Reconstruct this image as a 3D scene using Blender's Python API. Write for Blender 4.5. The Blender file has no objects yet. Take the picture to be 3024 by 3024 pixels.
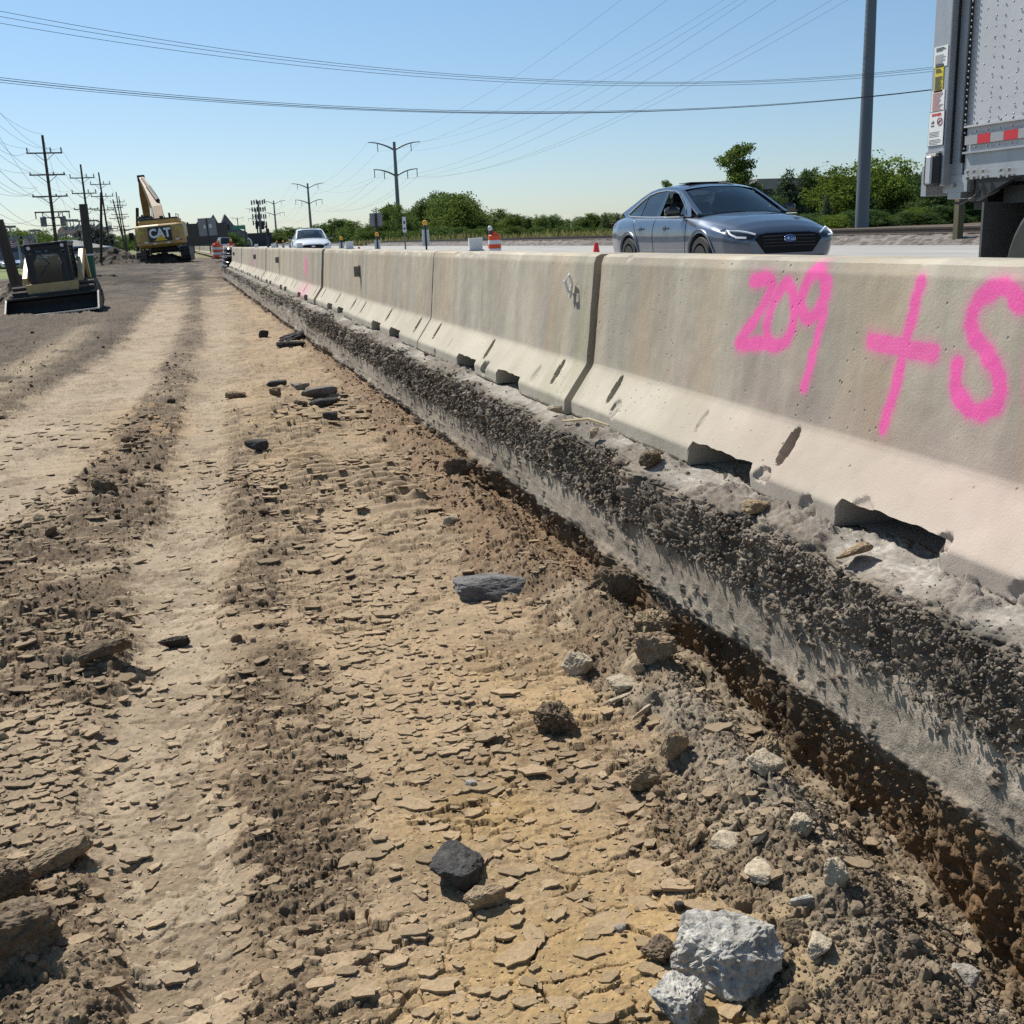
import bpy, bmesh, math, random
import numpy as np
from mathutils import Vector, Matrix, Quaternion, noise as mnoise
from math import radians as R, sin, cos, pi

scene = bpy.context.scene
col = scene.collection
rng = np.random.default_rng(7)
random.seed(7)

# ------------------------------------------------------------------ camera
EYE = Vector((0.0, 0.0, 1.48))
FR = 1.055                                   # focal length / picture width
cam_d = bpy.data.cameras.new('camera')
cam_d.sensor_width = 36.0
cam_d.lens = 36.0 * FR
cam_d.clip_start = 0.05
cam_d.clip_end = 6000.0
cam = bpy.data.objects.new('camera', cam_d)
col.objects.link(cam)
CM = Matrix(((0.95774, 0.10518, -0.26779), (-0.28553, 0.22900, -0.93061), (-0.03656, 0.96773, 0.24936)))
cam.matrix_world = Matrix.Translation(EYE) @ CM.to_4x4()
scene.camera = cam

# ------------------------------------------------------------------ light
SUN_AZ, SUN_EL = R(-25.0), R(50.0)            # azimuth from +Y towards +X
SUN = Vector((sin(SUN_AZ) * cos(SUN_EL), cos(SUN_AZ) * cos(SUN_EL), sin(SUN_EL)))
world = bpy.data.worlds.new('World')
scene.world = world
world.use_nodes = True
wn = world.node_tree
for n in list(wn.nodes):
    wn.nodes.remove(n)
w_out = wn.nodes.new('ShaderNodeOutputWorld')
w_bg = wn.nodes.new('ShaderNodeBackground')
w_sky = wn.nodes.new('ShaderNodeTexSky')
w_sky.sky_type = 'NISHITA'
w_sky.sun_disc = False
w_sky.sun_elevation = SUN_EL
w_sky.sun_rotation = SUN_AZ
w_sky.altitude = 200.0
w_sky.air_density = 1.0
w_sky.dust_density = 0.35
w_sky.ozone_density = 1.0
w_bg.inputs['Strength'].default_value = 0.07
w_tc = wn.nodes.new('ShaderNodeTexCoord')        # cool white balance of the phone picture, palest low down
w_sp = wn.nodes.new('ShaderNodeSeparateXYZ')
w_mr = wn.nodes.new('ShaderNodeMapRange'); w_mr.interpolation_type = 'SMOOTHSTEP'
w_mr.inputs[1].default_value = -0.02; w_mr.inputs[2].default_value = 0.42
w_tn = wn.nodes.new('ShaderNodeMix'); w_tn.data_type = 'RGBA'
w_tn.inputs['A'].default_value = (0.86, 0.97, 1.17, 1); w_tn.inputs['B'].default_value = (1.00, 1.24, 1.26, 1)
wn.links.new(w_tc.outputs['Generated'], w_sp.inputs[0]); wn.links.new(w_sp.outputs['Z'], w_mr.inputs[0]); wn.links.new(w_mr.outputs[0], w_tn.inputs['Factor'])
w_wb = wn.nodes.new('ShaderNodeMix')
w_wb.data_type = 'RGBA'; w_wb.blend_type = 'MULTIPLY'
w_wb.inputs['Factor'].default_value = 1.0
wn.links.new(w_tn.outputs['Result'], w_wb.inputs['B'])
wn.links.new(w_sky.outputs[0], w_wb.inputs['A'])
wn.links.new(w_wb.outputs['Result'], w_bg.inputs[0])
wn.links.new(w_bg.outputs[0], w_out.inputs[0])

sun_d = bpy.data.lights.new('sun', 'SUN')
sun_d.energy = 5.0
sun_d.angle = R(0.5)
sun_d.color = (1.0, 0.955, 0.88)
sun_o = bpy.data.objects.new('sun', sun_d)
sun_o.rotation_euler = SUN.to_track_quat('Z', 'Y').to_euler()
col.objects.link(sun_o)

scene.view_settings.view_transform = 'Standard'
scene.view_settings.look = 'None'
scene.view_settings.exposure = 0.40
scene.view_settings.gamma = 1.0
scene.view_settings.use_curve_mapping = False
scene.cycles.max_bounces = 6
scene.cycles.transparent_max_bounces = 12
scene.cycles.use_denoising = False

# ------------------------------------------------------------------ helpers
def spot(px, py, Y=None, X=None, Z=None):
    """a point of the place seen along one direction, at a chosen real distance (px: 0..3024)"""
    r = CM @ Vector((px - 1512.0, 1512.0 - py, -FR * 3024.0))
    if Y is not None: t = Y / r.y
    elif X is not None: t = X / r.x
    else: t = (Z - EYE.z) / r.z
    return EYE + r * t

def tag(o, label=None, cat=None, group=None, kind=None):
    if label: o['label'] = label
    if cat: o['category'] = cat
    if group: o['group'] = group
    if kind: o['kind'] = kind
    return o

def thing(name, label, cat, loc=(0, 0, 0), rz=0.0, group=None):
    o = bpy.data.objects.new(name, None)
    o.empty_display_size = 0.2
    col.objects.link(o)
    o.location = loc
    o.rotation_euler = (0, 0, rz)
    return tag(o, label, cat, group)

def link_mesh(name, me, mats=None, parent=None, smooth=False):
    if mats is not None:
        for m in (mats if isinstance(mats, (list, tuple)) else [mats]):
            me.materials.append(m)
    if smooth:
        me.polygons.foreach_set('use_smooth', np.ones(len(me.polygons), dtype=bool))
    o = bpy.data.objects.new(name, me)
    col.objects.link(o)
    if parent is not None:
        o.parent = parent
    return o

def copy_tree(o, parent=None):
    c = o.copy()
    col.objects.link(c)
    if parent is not None:
        c.parent = parent
    for ch in list(o.children):
        copy_tree(ch, c)
    return c

class MB:
    """collects simple shapes into one mesh"""
    def __init__(self):
        self.v, self.f, self.m = [], [], []
    def add(self, vs, fs, mi=0):
        b = len(self.v)
        self.v += [tuple(p) for p in vs]
        self.f += [tuple(i + b for i in f) for f in fs]
        self.m += [mi] * len(fs)
        return self
    def box(self, c, s, rz=0.0, rx=0.0, ry=0.0, mi=0, taper=1.0):
        h = [x / 2 for x in s]
        M = Matrix.Translation(c) @ Matrix.Rotation(rz, 4, 'Z') @ Matrix.Rotation(ry, 4, 'Y') @ Matrix.Rotation(rx, 4, 'X')
        vs = [M @ Vector((x * h[0] * (taper if z > 0 else 1), y * h[1] * (taper if z > 0 else 1), z * h[2]))
              for z in (-1, 1) for y in (-1, 1) for x in (-1, 1)]
        return self.add(vs, [(0, 2, 3, 1), (4, 5, 7, 6), (0, 1, 5, 4), (2, 6, 7, 3), (0, 4, 6, 2), (1, 3, 7, 5)], mi)
    def bbox(self, c, s, b=0.02, mi=0, rz=0.0, rx=0.0, ry=0.0):
        """box with chamfered vertical and top edges (three rings)"""
        hx, hy, hz = s[0] / 2, s[1] / 2, s[2] / 2
        def ring(ix, z):
            x, y = hx - ix, hy - ix
            return [(x, y - b, z), (x - b, y, z), (-x + b, y, z), (-x, y - b, z), (-x, -y + b, z), (-x + b, -y, z), (x - b, -y, z), (x, -y + b, z)]
        rs = [ring(b * .7, -hz), ring(0, -hz + b), ring(0, hz - b), ring(b * .7, hz)]
        M = Matrix.Translation(c) @ Matrix.Rotation(rz, 4, 'Z') @ Matrix.Rotation(ry, 4, 'Y') @ Matrix.Rotation(rx, 4, 'X')
        vs = [M @ Vector(p) for r in rs for p in r]
        fs = [tuple(range(7, -1, -1)), tuple(range(24, 32))]
        for k in range(3):
            for i in range(8):
                j = (i + 1) % 8
                fs.append((k * 8 + i, k * 8 + j, k * 8 + 8 + j, k * 8 + 8 + i))
        return self.add(vs, fs, mi)
    def tube(self, pts, r, n=8, mi=0, caps=True):
        pts = [Vector(p) for p in pts]
        rs = r if isinstance(r, (list, tuple)) else [r] * len(pts)
        vs, fs = [], []
        up = None
        for i, p in enumerate(pts):
            d = (pts[min(i + 1, len(pts) - 1)] - pts[max(i - 1, 0)])
            if d.length < 1e-9: d = Vector((0, 0, 1))
            d.normalize()
            if up is None:
                a = Vector((0, 0, 1)) if abs(d.z) < .9 else Vector((1, 0, 0))
            else:
                a = up
            s = d.cross(a)
            if s.length < 1e-6: s = d.cross(Vector((1, 0.3, 0)))
            s.normalize()
            u = s.cross(d); up = u
            for k in range(n):
                t = 2 * pi * k / n
                vs.append(p + s * (cos(t) * rs[i]) + u * (sin(t) * rs[i]))
        for i in range(len(pts) - 1):
            for k in range(n):
                j = (k + 1) % n
                fs.append((i * n + k, i * n + j, (i + 1) * n + j, (i + 1) * n + k))
        if caps:
            fs.append(tuple(range(n - 1, -1, -1)))
            fs.append(tuple(range((len(pts) - 1) * n, len(pts) * n)))
        return self.add(vs, fs, mi)
    def cyl(self, a, b, r0, r1=None, n=16, mi=0):
        return self.tube([a, b], [r0, r0 if r1 is None else r1], n, mi)
    def prism(self, poly, a, b, axis='y', mi=0):
        """poly: 2D outline; extruded from a to b along axis"""
        n = len(poly)
        def P(p, t):
            return {'x': (t, p[0], p[1]), 'y': (p[0], t, p[1]), 'z': (p[0], p[1], t)}[axis]
        vs = [P(p, a) for p in poly] + [P(p, b) for p in poly]
        fs = [tuple(range(n - 1, -1, -1)), tuple(range(n, 2 * n))]
        for i in range(n):
            j = (i + 1) % n
            fs.append((i, j, n + j, n + i))
        return self.add(vs, fs, mi)
    def lathe(self, prof, n=24, c=(0, 0, 0), mi=0, axis='z'):
        vs, fs = [], []
        for (r, z) in prof:
            for k in range(n):
                t = 2 * pi * k / n
                p = (r * cos(t), r * sin(t), z)
                if axis == 'x': p = (p[2], p[0], p[1])
                if axis == 'y': p = (p[0], p[2], p[1])
                vs.append((p[0] + c[0], p[1] + c[1], p[2] + c[2]))
        m = len(prof)
        for i in range(m - 1):
            for k in range(n):
                j = (k + 1) % n
                fs.append((i * n + k, i * n + j, (i + 1) * n + j, (i + 1) * n + k))
        fs.append(tuple(range(n - 1, -1, -1)))
        fs.append(tuple(range((m - 1) * n, m * n)))
        return self.add(vs, fs, mi)
    def build(self, name, mats, parent=None, smooth=False, bevel=0.0, loc=None):
        me = bpy.data.meshes.new(name)
        me.from_pydata(self.v, [], self.f)
        me.polygons.foreach_set('material_index', self.m)
        bm = bmesh.new()
        bm.from_mesh(me)
        bmesh.ops.recalc_face_normals(bm, faces=bm.faces)
        if bevel > 0:
            es = [e for e in bm.edges if len(e.link_faces) == 2 and e.calc_face_angle(0) > 0.5]
            bmesh.ops.bevel(bm, geom=es, offset=bevel, segments=2, affect='EDGES', profile=0.6, clamp_overlap=True)
        bm.to_mesh(me)
        bm.free()
        if smooth:
            me.set_sharp_from_angle(angle=R(35))
        o = link_mesh(name, me, mats, parent, smooth)
        if loc is not None: o.location = loc
        return o

def mesh_np(name, v, quads, mats=None, parent=None, smooth=True, cols=None, tri=False, attrs=None):
    """fast mesh from numpy arrays"""
    me = bpy.data.meshes.new(name)
    nv, nf, k = len(v), len(quads), (3 if tri else 4)
    me.vertices.add(nv)
    me.vertices.foreach_set('co', np.ascontiguousarray(v, dtype=np.float32).ravel())
    me.loops.add(nf * k)
    me.loops.foreach_set('vertex_index', np.ascontiguousarray(quads, dtype=np.int32).ravel())
    me.polygons.add(nf)
    me.polygons.foreach_set('loop_start', np.arange(0, nf * k, k, dtype=np.int32))
    if cols is not None:
        a = me.color_attributes.new('tint', 'FLOAT_COLOR', 'POINT')
        c4 = np.ones((nv, 4), dtype=np.float32); c4[:, :3] = cols
        a.data.foreach_set('color', c4.ravel())
    for an, av in (attrs or {}).items():
        a = me.attributes.new(an, 'FLOAT', 'POINT')
        a.data.foreach_set('value', np.ascontiguousarray(av, dtype=np.float32).ravel())
    me.update(calc_edges=True)
    if not smooth: me.polygons.foreach_set('use_smooth', np.zeros(nf, dtype=bool))
    return link_mesh(name, me, mats, parent, smooth)

def grid_quads(nr, nc):
    i = np.arange(nr - 1)[:, None] * nc + np.arange(nc - 1)[None, :]
    return np.stack([i, i + 1, i + nc + 1, i + nc], -1).reshape(-1, 4)

# ---- numpy noise
def h2(ix, iy, seed=0):
    n = (ix.astype(np.int64) * 374761393 + iy.astype(np.int64) * 668265263 + seed * 1442695041) & 0xffffffff
    n = ((n ^ (n >> 13)) * 1274126177) & 0xffffffff
    n = ((n ^ (n >> 16)) * 2246822519) & 0xffffffff
    return ((n ^ (n >> 15)) & 0xffffff).astype(np.float32) / np.float32(0xffffff)

def vn(x, y, seed=0):
    ix, iy = np.floor(x), np.floor(y)
    fx, fy = (x - ix).astype(np.float32), (y - iy).astype(np.float32)
    fx = fx * fx * fx * (fx * (fx * 6 - 15) + 10); fy = fy * fy * fy * (fy * (fy * 6 - 15) + 10)
    a, b = h2(ix, iy, seed), h2(ix + 1, iy, seed)
    c, d = h2(ix, iy + 1, seed), h2(ix + 1, iy + 1, seed)
    return (a + (b - a) * fx) * (1 - fy) + (c + (d - c) * fx) * fy

def fbm(x, y, octv=4, seed=0, gain=.5):
    s, a, t = 0, 1.0, 0
    for o in range(octv):
        s = s + a * (vn(x, y, seed + o * 17) * 2 - 1); t += a
        x, y, a = x * 2.03 + 11.3, y * 2.03 - 5.7, a * gain
    return s / t

def worley(x, y, seed=0, jit=.92):
    ix, iy = np.floor(x), np.floor(y)
    f1 = np.full(x.shape, 9., np.float32); f2 = np.full(x.shape, 9., np.float32)
    cid = np.zeros(x.shape, np.float32); cx = np.zeros(x.shape, np.float32); cy = np.zeros(x.shape, np.float32)
    for dx in (-1, 0, 1):
        for dy in (-1, 0, 1):
            gx, gy = ix + dx, iy + dy
            px = (gx + .5 + (h2(gx, gy, seed) - .5) * jit - x).astype(np.float32)
            py = (gy + .5 + (h2(gx, gy, seed + 91) - .5) * jit - y).astype(np.float32)
            d = np.sqrt(px * px + py * py)
            near = d < f1
            f2 = np.where(near, f1, np.minimum(f2, d))
            cid = np.where(near, h2(gx, gy, seed + 173), cid)
            cx = np.where(near, px, cx); cy = np.where(near, py, cy)
            f1 = np.where(near, d, f1)
    return f1, f2, cid, cx, cy

def sstep(a, b, x):
    t = np.clip((x - a) / (b - a), 0, 1)
    return t * t * (3 - 2 * t)

def lerp3(a, b, t):
    return np.asarray(a) * (1 - t[..., None]) + np.asarray(b) * t[..., None]

# ---- materials
MATS = {}
def mat(name, color=(.5, .5, .5), rough=.6, metal=0.0, spec=.5, noise_amt=0.0, noise_scale=8.0, bump=0.0, bump_scale=40.0,
        coat=0.0, alpha=1.0, emit=None, emit_s=1.0, trans=0.0, dark=None, stretch=(1, 1, 1)):
    """principled material whose colour and gloss vary by noise"""
    if name in MATS: return MATS[name]
    m = bpy.data.materials.new(name); MATS[name] = m
    m.use_nodes = True
    nt = m.node_tree; N, Lk = nt.nodes, nt.links
    b = N['Principled BSDF']
    b.inputs['Base Color'].default_value = (*color, 1)
    b.inputs['Roughness'].default_value = rough
    b.inputs['Metallic'].default_value = metal
    b.inputs['Specular IOR Level'].default_value = spec
    b.inputs['Coat Weight'].default_value = coat
    b.inputs['Coat Roughness'].default_value = .04
    b.inputs['Transmission Weight'].default_value = trans
    b.inputs['Alpha'].default_value = alpha
    if emit:
        b.inputs['Emission Color'].default_value = (*emit, 1); b.inputs['Emission Strength'].default_value = emit_s
    if noise_amt > 0 or bump > 0:
        tc = N.new('ShaderNodeTexCoord')
        mp = N.new('ShaderNodeMapping'); mp.inputs['Scale'].default_value = stretch
        Lk.new(tc.outputs['Object'], mp.inputs[0])
    if noise_amt > 0:
        no = N.new('ShaderNodeTexNoise'); no.inputs['Scale'].default_value = noise_scale
        no.inputs['Detail'].default_value = 6; no.inputs['Roughness'].default_value = .65
        Lk.new(mp.outputs[0], no.inputs['Vector'])
        rp = N.new('ShaderNodeMapRange'); rp.inputs[1].default_value = .3; rp.inputs[2].default_value = .7
        Lk.new(no.outputs['Fac'], rp.inputs[0])
        mx = N.new('ShaderNodeMix'); mx.data_type = 'RGBA'
        d = dark if dark else tuple(c * (1 - noise_amt) for c in color)
        mx.inputs['A'].default_value = (*d, 1); mx.inputs['B'].default_value = (*color, 1)
        Lk.new(rp.outputs[0], mx.inputs['Factor'])
        Lk.new(mx.outputs['Result'], b.inputs['Base Color'])
    if bump > 0:
        n2 = N.new('ShaderNodeTexNoise'); n2.inputs['Scale'].default_value = bump_scale; n2.inputs['Detail'].default_value = 8
        Lk.new(mp.outputs[0], n2.inputs['Vector'])
        bp = N.new('ShaderNodeBump'); bp.inputs['Strength'].default_value = bump; bp.inputs['Distance'].default_value = .02
        Lk.new(n2.outputs['Fac'], bp.inputs['Height']); Lk.new(bp.outputs[0], b.inputs['Normal'])
    return m

def mat_tint(name, rough=.9, grain=.35, scale=60.0, bump=.4, spec=.25, bscale=150.0):
    """earth and stone: colour comes from the mesh's own tint, broken by fine grain"""
    if name in MATS: return MATS[name]
    m = bpy.data.materials.new(name); MATS[name] = m
    m.use_nodes = True
    nt = m.node_tree; N, Lk = nt.nodes, nt.links
    b = N['Principled BSDF']; b.inputs['Roughness'].default_value = rough; b.inputs['Specular IOR Level'].default_value = spec
    at = N.new('ShaderNodeAttribute'); at.attribute_name = 'tint'
    tc = N.new('ShaderNodeTexCoord')
    no = N.new('ShaderNodeTexNoise'); no.inputs['Scale'].default_value = scale; no.inputs['Detail'].default_value = 8; no.inputs['Roughness'].default_value = .7
    Lk.new(tc.outputs['Object'], no.inputs['Vector'])
    rp = N.new('ShaderNodeMapRange'); rp.inputs[1].default_value = .3; rp.inputs[2].default_value = .7
    rp.inputs[3].default_value = 1 - grain; rp.inputs[4].default_value = 1 + grain * .6
    Lk.new(no.outputs['Fac'], rp.inputs[0])
    mu = N.new('ShaderNodeVectorMath'); mu.operation = 'SCALE'
    Lk.new(at.outputs['Color'], mu.inputs[0]); Lk.new(rp.outputs[0], mu.inputs['Scale'])
    Lk.new(mu.outputs[0], b.inputs['Base Color'])
    n2 = N.new('ShaderNodeTexNoise'); n2.inputs['Scale'].default_value = bscale; n2.inputs['Detail'].default_value = 6
    Lk.new(tc.outputs['Object'], n2.inputs['Vector'])
    bp = N.new('ShaderNodeBump'); bp.inputs['Strength'].default_value = bump; bp.inputs['Distance'].default_value = .004
    Lk.new(n2.outputs['Fac'], bp.inputs['Height']); Lk.new(bp.outputs[0], b.inputs['Normal'])
    return m
# ================================================================== setting: the excavated roadbed
WALL_X = 1.66
SLAB = 0.545
def pl(pts, Y):
    p = np.array(pts); return np.interp(np.log(Y), np.log(p[:, 0]), p[:, 1]).astype(np.float32)
L_AL = [(1, -2.8), (6, -2.1), (10.8, -1.76), (12.6, -1.6), (14.6, -1.38), (18.4, -1.13), (27, -1.0), (45, -.95), (90, -.9)]
L_AR = [(1, -1.8), (3, -1.5), (6.2, -1.10), (7, -1.0), (7.6, -.82), (9.9, -.65), (12.9, -.45), (18.8, -.24), (28, 0), (59, .1)]
L_CL = [(1, -.28), (2, -.30), (2.7, -.40), (3.7, -.33), (5, -.35), (6.6, -.31), (9.6, -.16), (13.7, .03), (24, .27), (58, .74)]
L_CR = [(1, -.1), (2, -.07), (2.6, -.04), (3.6, 0), (5.8, .03), (7.2, .07), (11, .3), (23, .84), (41, 1.4)]
L_DR = [(1, .2), (1.9, .24), (2.4, .3), (3, .33), (4, .28), (5.7, .34), (7.1, .31), (10, .36), (20, .95), (41, 1.45)]
L_F = [(1, .85), (1.6, .93), (1.95, .98), (2.4, 1.07), (3.1, 1.2), (3.85, 1.28), (4.4, 1.12), (5.3, 1.22), (6.6, 1.31), (9.4, 1.42), (16, 1.56), (22, 1.62), (60, 1.7)]

def fan_edges(Y):
    x0 = np.minimum(2.2 + .34 * Y, np.interp(Y, [30, 44, 60, 84], [40, 17.2, 7.8, 7.0]))
    return -x0, -np.minimum(.62 + .17 * Y, x0 - .6), np.full_like(Y, WALL_X + .10)

def base_z(X, Y):
    z = .20 * sstep(1.6, 3.6, X) * sstep(48, 55, Y) + .34 * sstep(44, 80, Y) - .02 * sstep(14, 34, Y)
    return z

def soil(X, Y):
    """height and colour of the scraped earth at every point"""
    X = X.astype(np.float32); Y = Y.astype(np.float32)
    wx = X + .10 * fbm(X * 2.3, Y * .9, 4, 3) + .05 * fbm(X * 9, Y * 6, 3, 5)
    al, ar, cl, cr, dr, fb = (pl(l, Y) for l in (L_AL, L_AR, L_CL, L_CR, L_DR, L_F))
    e = .05 + .008 * Y
    sl, sa, sc, sd, se = sstep(al - e, al + e, wx), sstep(ar - e, ar + e, wx), sstep(cl - e, cl + e, wx), sstep(cr - e, cr + e, wx), sstep(dr - e, dr + e, wx)
    sf = sstep(fb - .09, fb + .05, X + .16 * fbm(X * 5, Y * 4, 4, 9))
    wL = 1 - sl; wA = sl * (1 - sa); wB = sa * (1 - sc); wC = sc * (1 - sd); wD = sd * (1 - se); wE = se * (1 - sf); wF = sf
    far = sstep(7, 14, Y)
    wD = wD * (1 - .5 * far); 
    # patches of crumbled soil
    pat = fbm(X * 1.7, Y * 1.15, 5, 21)
    pat2 = fbm(X * 5.1, Y * 4.3, 4, 33)
    rough = .95 * wL + .12 * wA + .95 * wB + .10 * wC + .62 * wD + .30 * wE + .95 * wF
    crumb = sstep(.30, .62, rough + .45 * pat + .25 * pat2)
    grous = (.75 * wB + .22 * wA + .30 * wC + .55 * wD + wE * sstep(4.2, 6.2, Y) + .5 * wL) * (1 - .8 * wF)
    # ---- heights
    z = .016 * fbm(X * 1.1, Y * .8, 3, 41) + .010 * fbm(X * 4, Y * 3, 3, 43)
    # lanes are pressed in, strips between stand proud
    z = z - .022 * (wA + wC) + .020 * wB * (1 + .8 * pat) + .012 * wL
    # track pads: cross ridges
    ph = (Y + .05 * fbm(X * 2.2, Y * 1.4, 3, 51) + .03 * X) / .155
    rid = np.abs((ph - np.floor(ph)) * 2 - 1)
    rid = sstep(.25, .95, rid)
    gm = grous * sstep(-.25, .25, fbm(X * 3.0, Y * 1.6, 3, 57))
    z = z + (.018 + .020 * wE) * gm * rid * (.5 + vn(X * 12, Y * 7, 61))
    # rubble: tilted facets in three sizes
    def facets(sx, sy, sd, warp):
        q1, q2, qi, qx, qy = worley(X / sx + warp * fbm(X / sx, Y / sx, 2, sd + 1), Y / sy + warp * fbm(X / sx, Y / sx, 2, sd + 2), sd)
        an = qi * 40.0
        return (qi + 1.1 * (qx * np.cos(an) + qy * np.sin(an))) * sstep(.0, .22, q2 - q1), qi
    r1, i1 = facets(.075, .062, 91, .35)
    r2, kid = facets(.034, .030, 94, .3)
    r3, i3 = facets(.0155, .014, 97, .2)
    ramp_ = np.clip(.22 + .95 * crumb, 0, 1.2)
    big = sstep(-.1, .5, fbm(X * 4.2, Y * 3.6, 3, 99)) * np.clip(rough * 1.1, 0, 1)
    z_rub = ramp_ * (.013 * r1 * (.15 + big) + .0080 * r2 + .0048 * r3)
    # dried flakes lying over the rubble, long axis across the road
    jx, jy = fbm(X * 26, Y * 26, 3, 71), fbm(X * 26, Y * 26, 3, 72)
    f1, f2, cid, cx, cy = worley(X / .118 + .20 * jx + .35 * fbm(X * 6, Y * 6, 2, 74), Y / .072 + .20 * jy + .35 * fbm(X * 6, Y * 6, 2, 75), 73)
    g = f2 - f1
    cov = .55 * wA + .35 * wB + .55 * wC + .36 * wD + .50 * wE + .08 * wF + .30 * wL
    cov = np.clip(cov + .65 * pat2 - .45 * crumb * (wB + wL + wD) + .55 * pat * wE, .02, .97)
    plate = sstep(.015, .06, g + .05 * jx - .02) * (cid < cov)
    an1 = cid * 50.0
    lift = .5 + .5 * h2(np.floor(cid * 4096), np.floor(cid * 977), 5) + .55 * (cx * np.cos(an1) + cy * np.sin(an1) * 1.3) - .25 * cy
    k1, k2, lid, lx, ly = worley(X / .24 + .10 * jx + .4 * fbm(X * 4, Y * 4, 2, 76), Y / .15 + .10 * jy + .4 * fbm(X * 4, Y * 4, 2, 77), 78)
    lg = k2 - k1
    big_on = sstep(-.05, .22, fbm(X * 1.9, Y * 1.5, 3, 79) + .25 * wE + .12 * (wA + wC) - .5 * (wF + wL) * 1.0 - .12)
    lplate = sstep(.016, .050, lg + .035 * jy - .006) * (lid < .92) * big_on
    an0 = lid * 60.0
    llift = .4 + .5 * lid + .5 * (lx * np.cos(an0) + ly * np.sin(an0)) - .2 * ly
    h1, h2_, gid, gx, gy = worley(X / .040 + .22 * jx, Y / .026 + .22 * jy, 83)
    gg = h2_ - h1
    cov2 = np.clip(cov * .6 + .05 + 1.0 * (vn(X * 3.2, Y * 3.2, 85) - .32), 0, .93) * (1 - .6 * wF)
    fl = sstep(.02, .09, gg + .06 * jy - .02) * (gid < cov2)
    an2 = gid * 70.0
    lift2 = .35 + .55 * gid / np.maximum(cov2, .1) + .7 * (gx * np.cos(an2) + gy * np.sin(an2)) - .35 * gy
    pam = (.35 * wA + .9 * wB + .35 * wC + .8 * wD + 1.0 * wE * (1 - .4 * far) + .8 * wF + .8 * wL)
    smallm = np.clip(.45 * wA + .45 * wC + 1.0 * wB + 1.0 * wD + .8 * wE + .6 * wF + 1.0 * wL, 0, 1)
    zz = (z_rub - .007 * smallm) * (1 - fl) + fl * (z_rub * .18 + (.003 + .0085 * lift2) * smallm)
    zz = zz * (1 - plate) + plate * (zz * .12 + (.005 + .0110 * lift) * pam)
    zz = zz * (1 - lplate) + lplate * (zz * .10 + (.006 + .0095 * llift) * (.45 + .55 * wE + .3 * wD))
    plate = np.maximum(plate, lplate)
    z = z + zz
    sm = fl
    # clods thrown up between the lanes
    b1, b2, bid, bx, by = worley(X / .21 + .3 * fbm(X * 9, Y * 9, 3, 101), Y / .19 + .3 * fbm(X * 9, Y * 9, 3, 102), 103)
    clod = np.sqrt(np.clip(1 - (b1 / (.30 + .22 * bid)) ** 2, 0, 1)) * (bid > .52)
    clodm = np.clip(wB * 1.0 * sstep(-.3, .3, pat) + .75 * wL + .30 * wD + .45 * wF, 0, 1)
    z = z + (.030 * clod * (.3 + bid) + .005 * clod * fbm(X * 40, Y * 40, 3, 105)) * clodm
    # soft bank against the cut face, loose pile nearer
    t = np.clip((X - fb) / np.maximum(WALL_X - fb, .05), 0, 1.3)
    hf = np.interp(Y, [1, 1.8, 2.9, 3.5, 4.4, 5, 6.4, 7.2, 11, 16, 30], [-.24, -.21, -.14, -.09, -.01, -.05, -.03, .05, .05, .03, .02])
    hump = np.interp(Y, [1, 2, 3, 4.5, 7, 12, 20], [.05, .08, .09, .08, .07, .06, .03])
    z = z + wF * (hf * sstep(.35, 1.0, t) + hump * np.exp(-((t - .42) / .3) ** 2)) + wF * .03 * fbm(X * 6, Y * 5, 4, 111)
    z = z + .0018 * fbm(X * 90, Y * 90, 3, 115)
    # ---- colours
    dry, pale, yel = (.375, .275, .172), (.395, .312, .212), (.40, .270, .125)
    dk, mid, red, gry, mud = (.115, .082, .052), (.215, .152, .092), (.245, .160, .092), (.270, .225, .165), (.105, .081, .060)
    yp = fbm(X * 1.6, Y * 1.3, 4, 121)
    c = lerp3(pale, dry, np.clip(wE + wD + .4 * wB + .5 * vn(X * 1.3, Y * .9, 123), 0, 1))
    yk = np.exp(-((X - .75) / .45) ** 2) * sstep(5.0, 2.4, Y)
    c = lerp3(c, yel, np.clip(yk * (.55 + 1.1 * yp) + .25 * wE * sstep(0, .4, yp), 0, .95))
    orange = np.exp(-((X + .45) / .35) ** 2 - ((Y - 9.6) / 1.6) ** 2) * sstep(-.3, .3, pat + .3)
    c = lerp3(c, (.42, .255, .115), np.clip(.75 * orange, 0, 1))
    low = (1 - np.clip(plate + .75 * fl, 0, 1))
    c = lerp3(c, np.asarray(mid) * .9 * (1 + .35 * yk[..., None] * np.asarray([.3, .1, -.4])), np.clip((.60 + .40 * crumb) * low, 0, 1))  # brown rubble colour, darkened in gaps between flakes to imitate crevice shade
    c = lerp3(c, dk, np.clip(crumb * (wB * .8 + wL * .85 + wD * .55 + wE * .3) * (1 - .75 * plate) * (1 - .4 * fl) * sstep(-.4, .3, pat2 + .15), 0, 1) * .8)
    c = lerp3(c, red, np.clip(wF * sstep(3.4, 5.0, Y) * .85, 0, 1))
    c = lerp3(c, gry, np.clip(wF * sstep(4.2, 2.6, Y) * (.45 + .8 * pat + .4 * pat2) * (.4 + .8 * sstep(.95, 1.35, X)), 0, 1))
    mudm = sstep(9, 17, Y) * np.clip(wL * 1.1 + .55 * wB + .35 * wD * sstep(15, 22, Y), 0, 1) + sstep(26, 40, Y) * .75 * sstep(-.25, .2, pat + .15) + sstep(42, 60, Y) * .5
    mv = fbm(X * .9, Y * .45, 5, 141)
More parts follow.
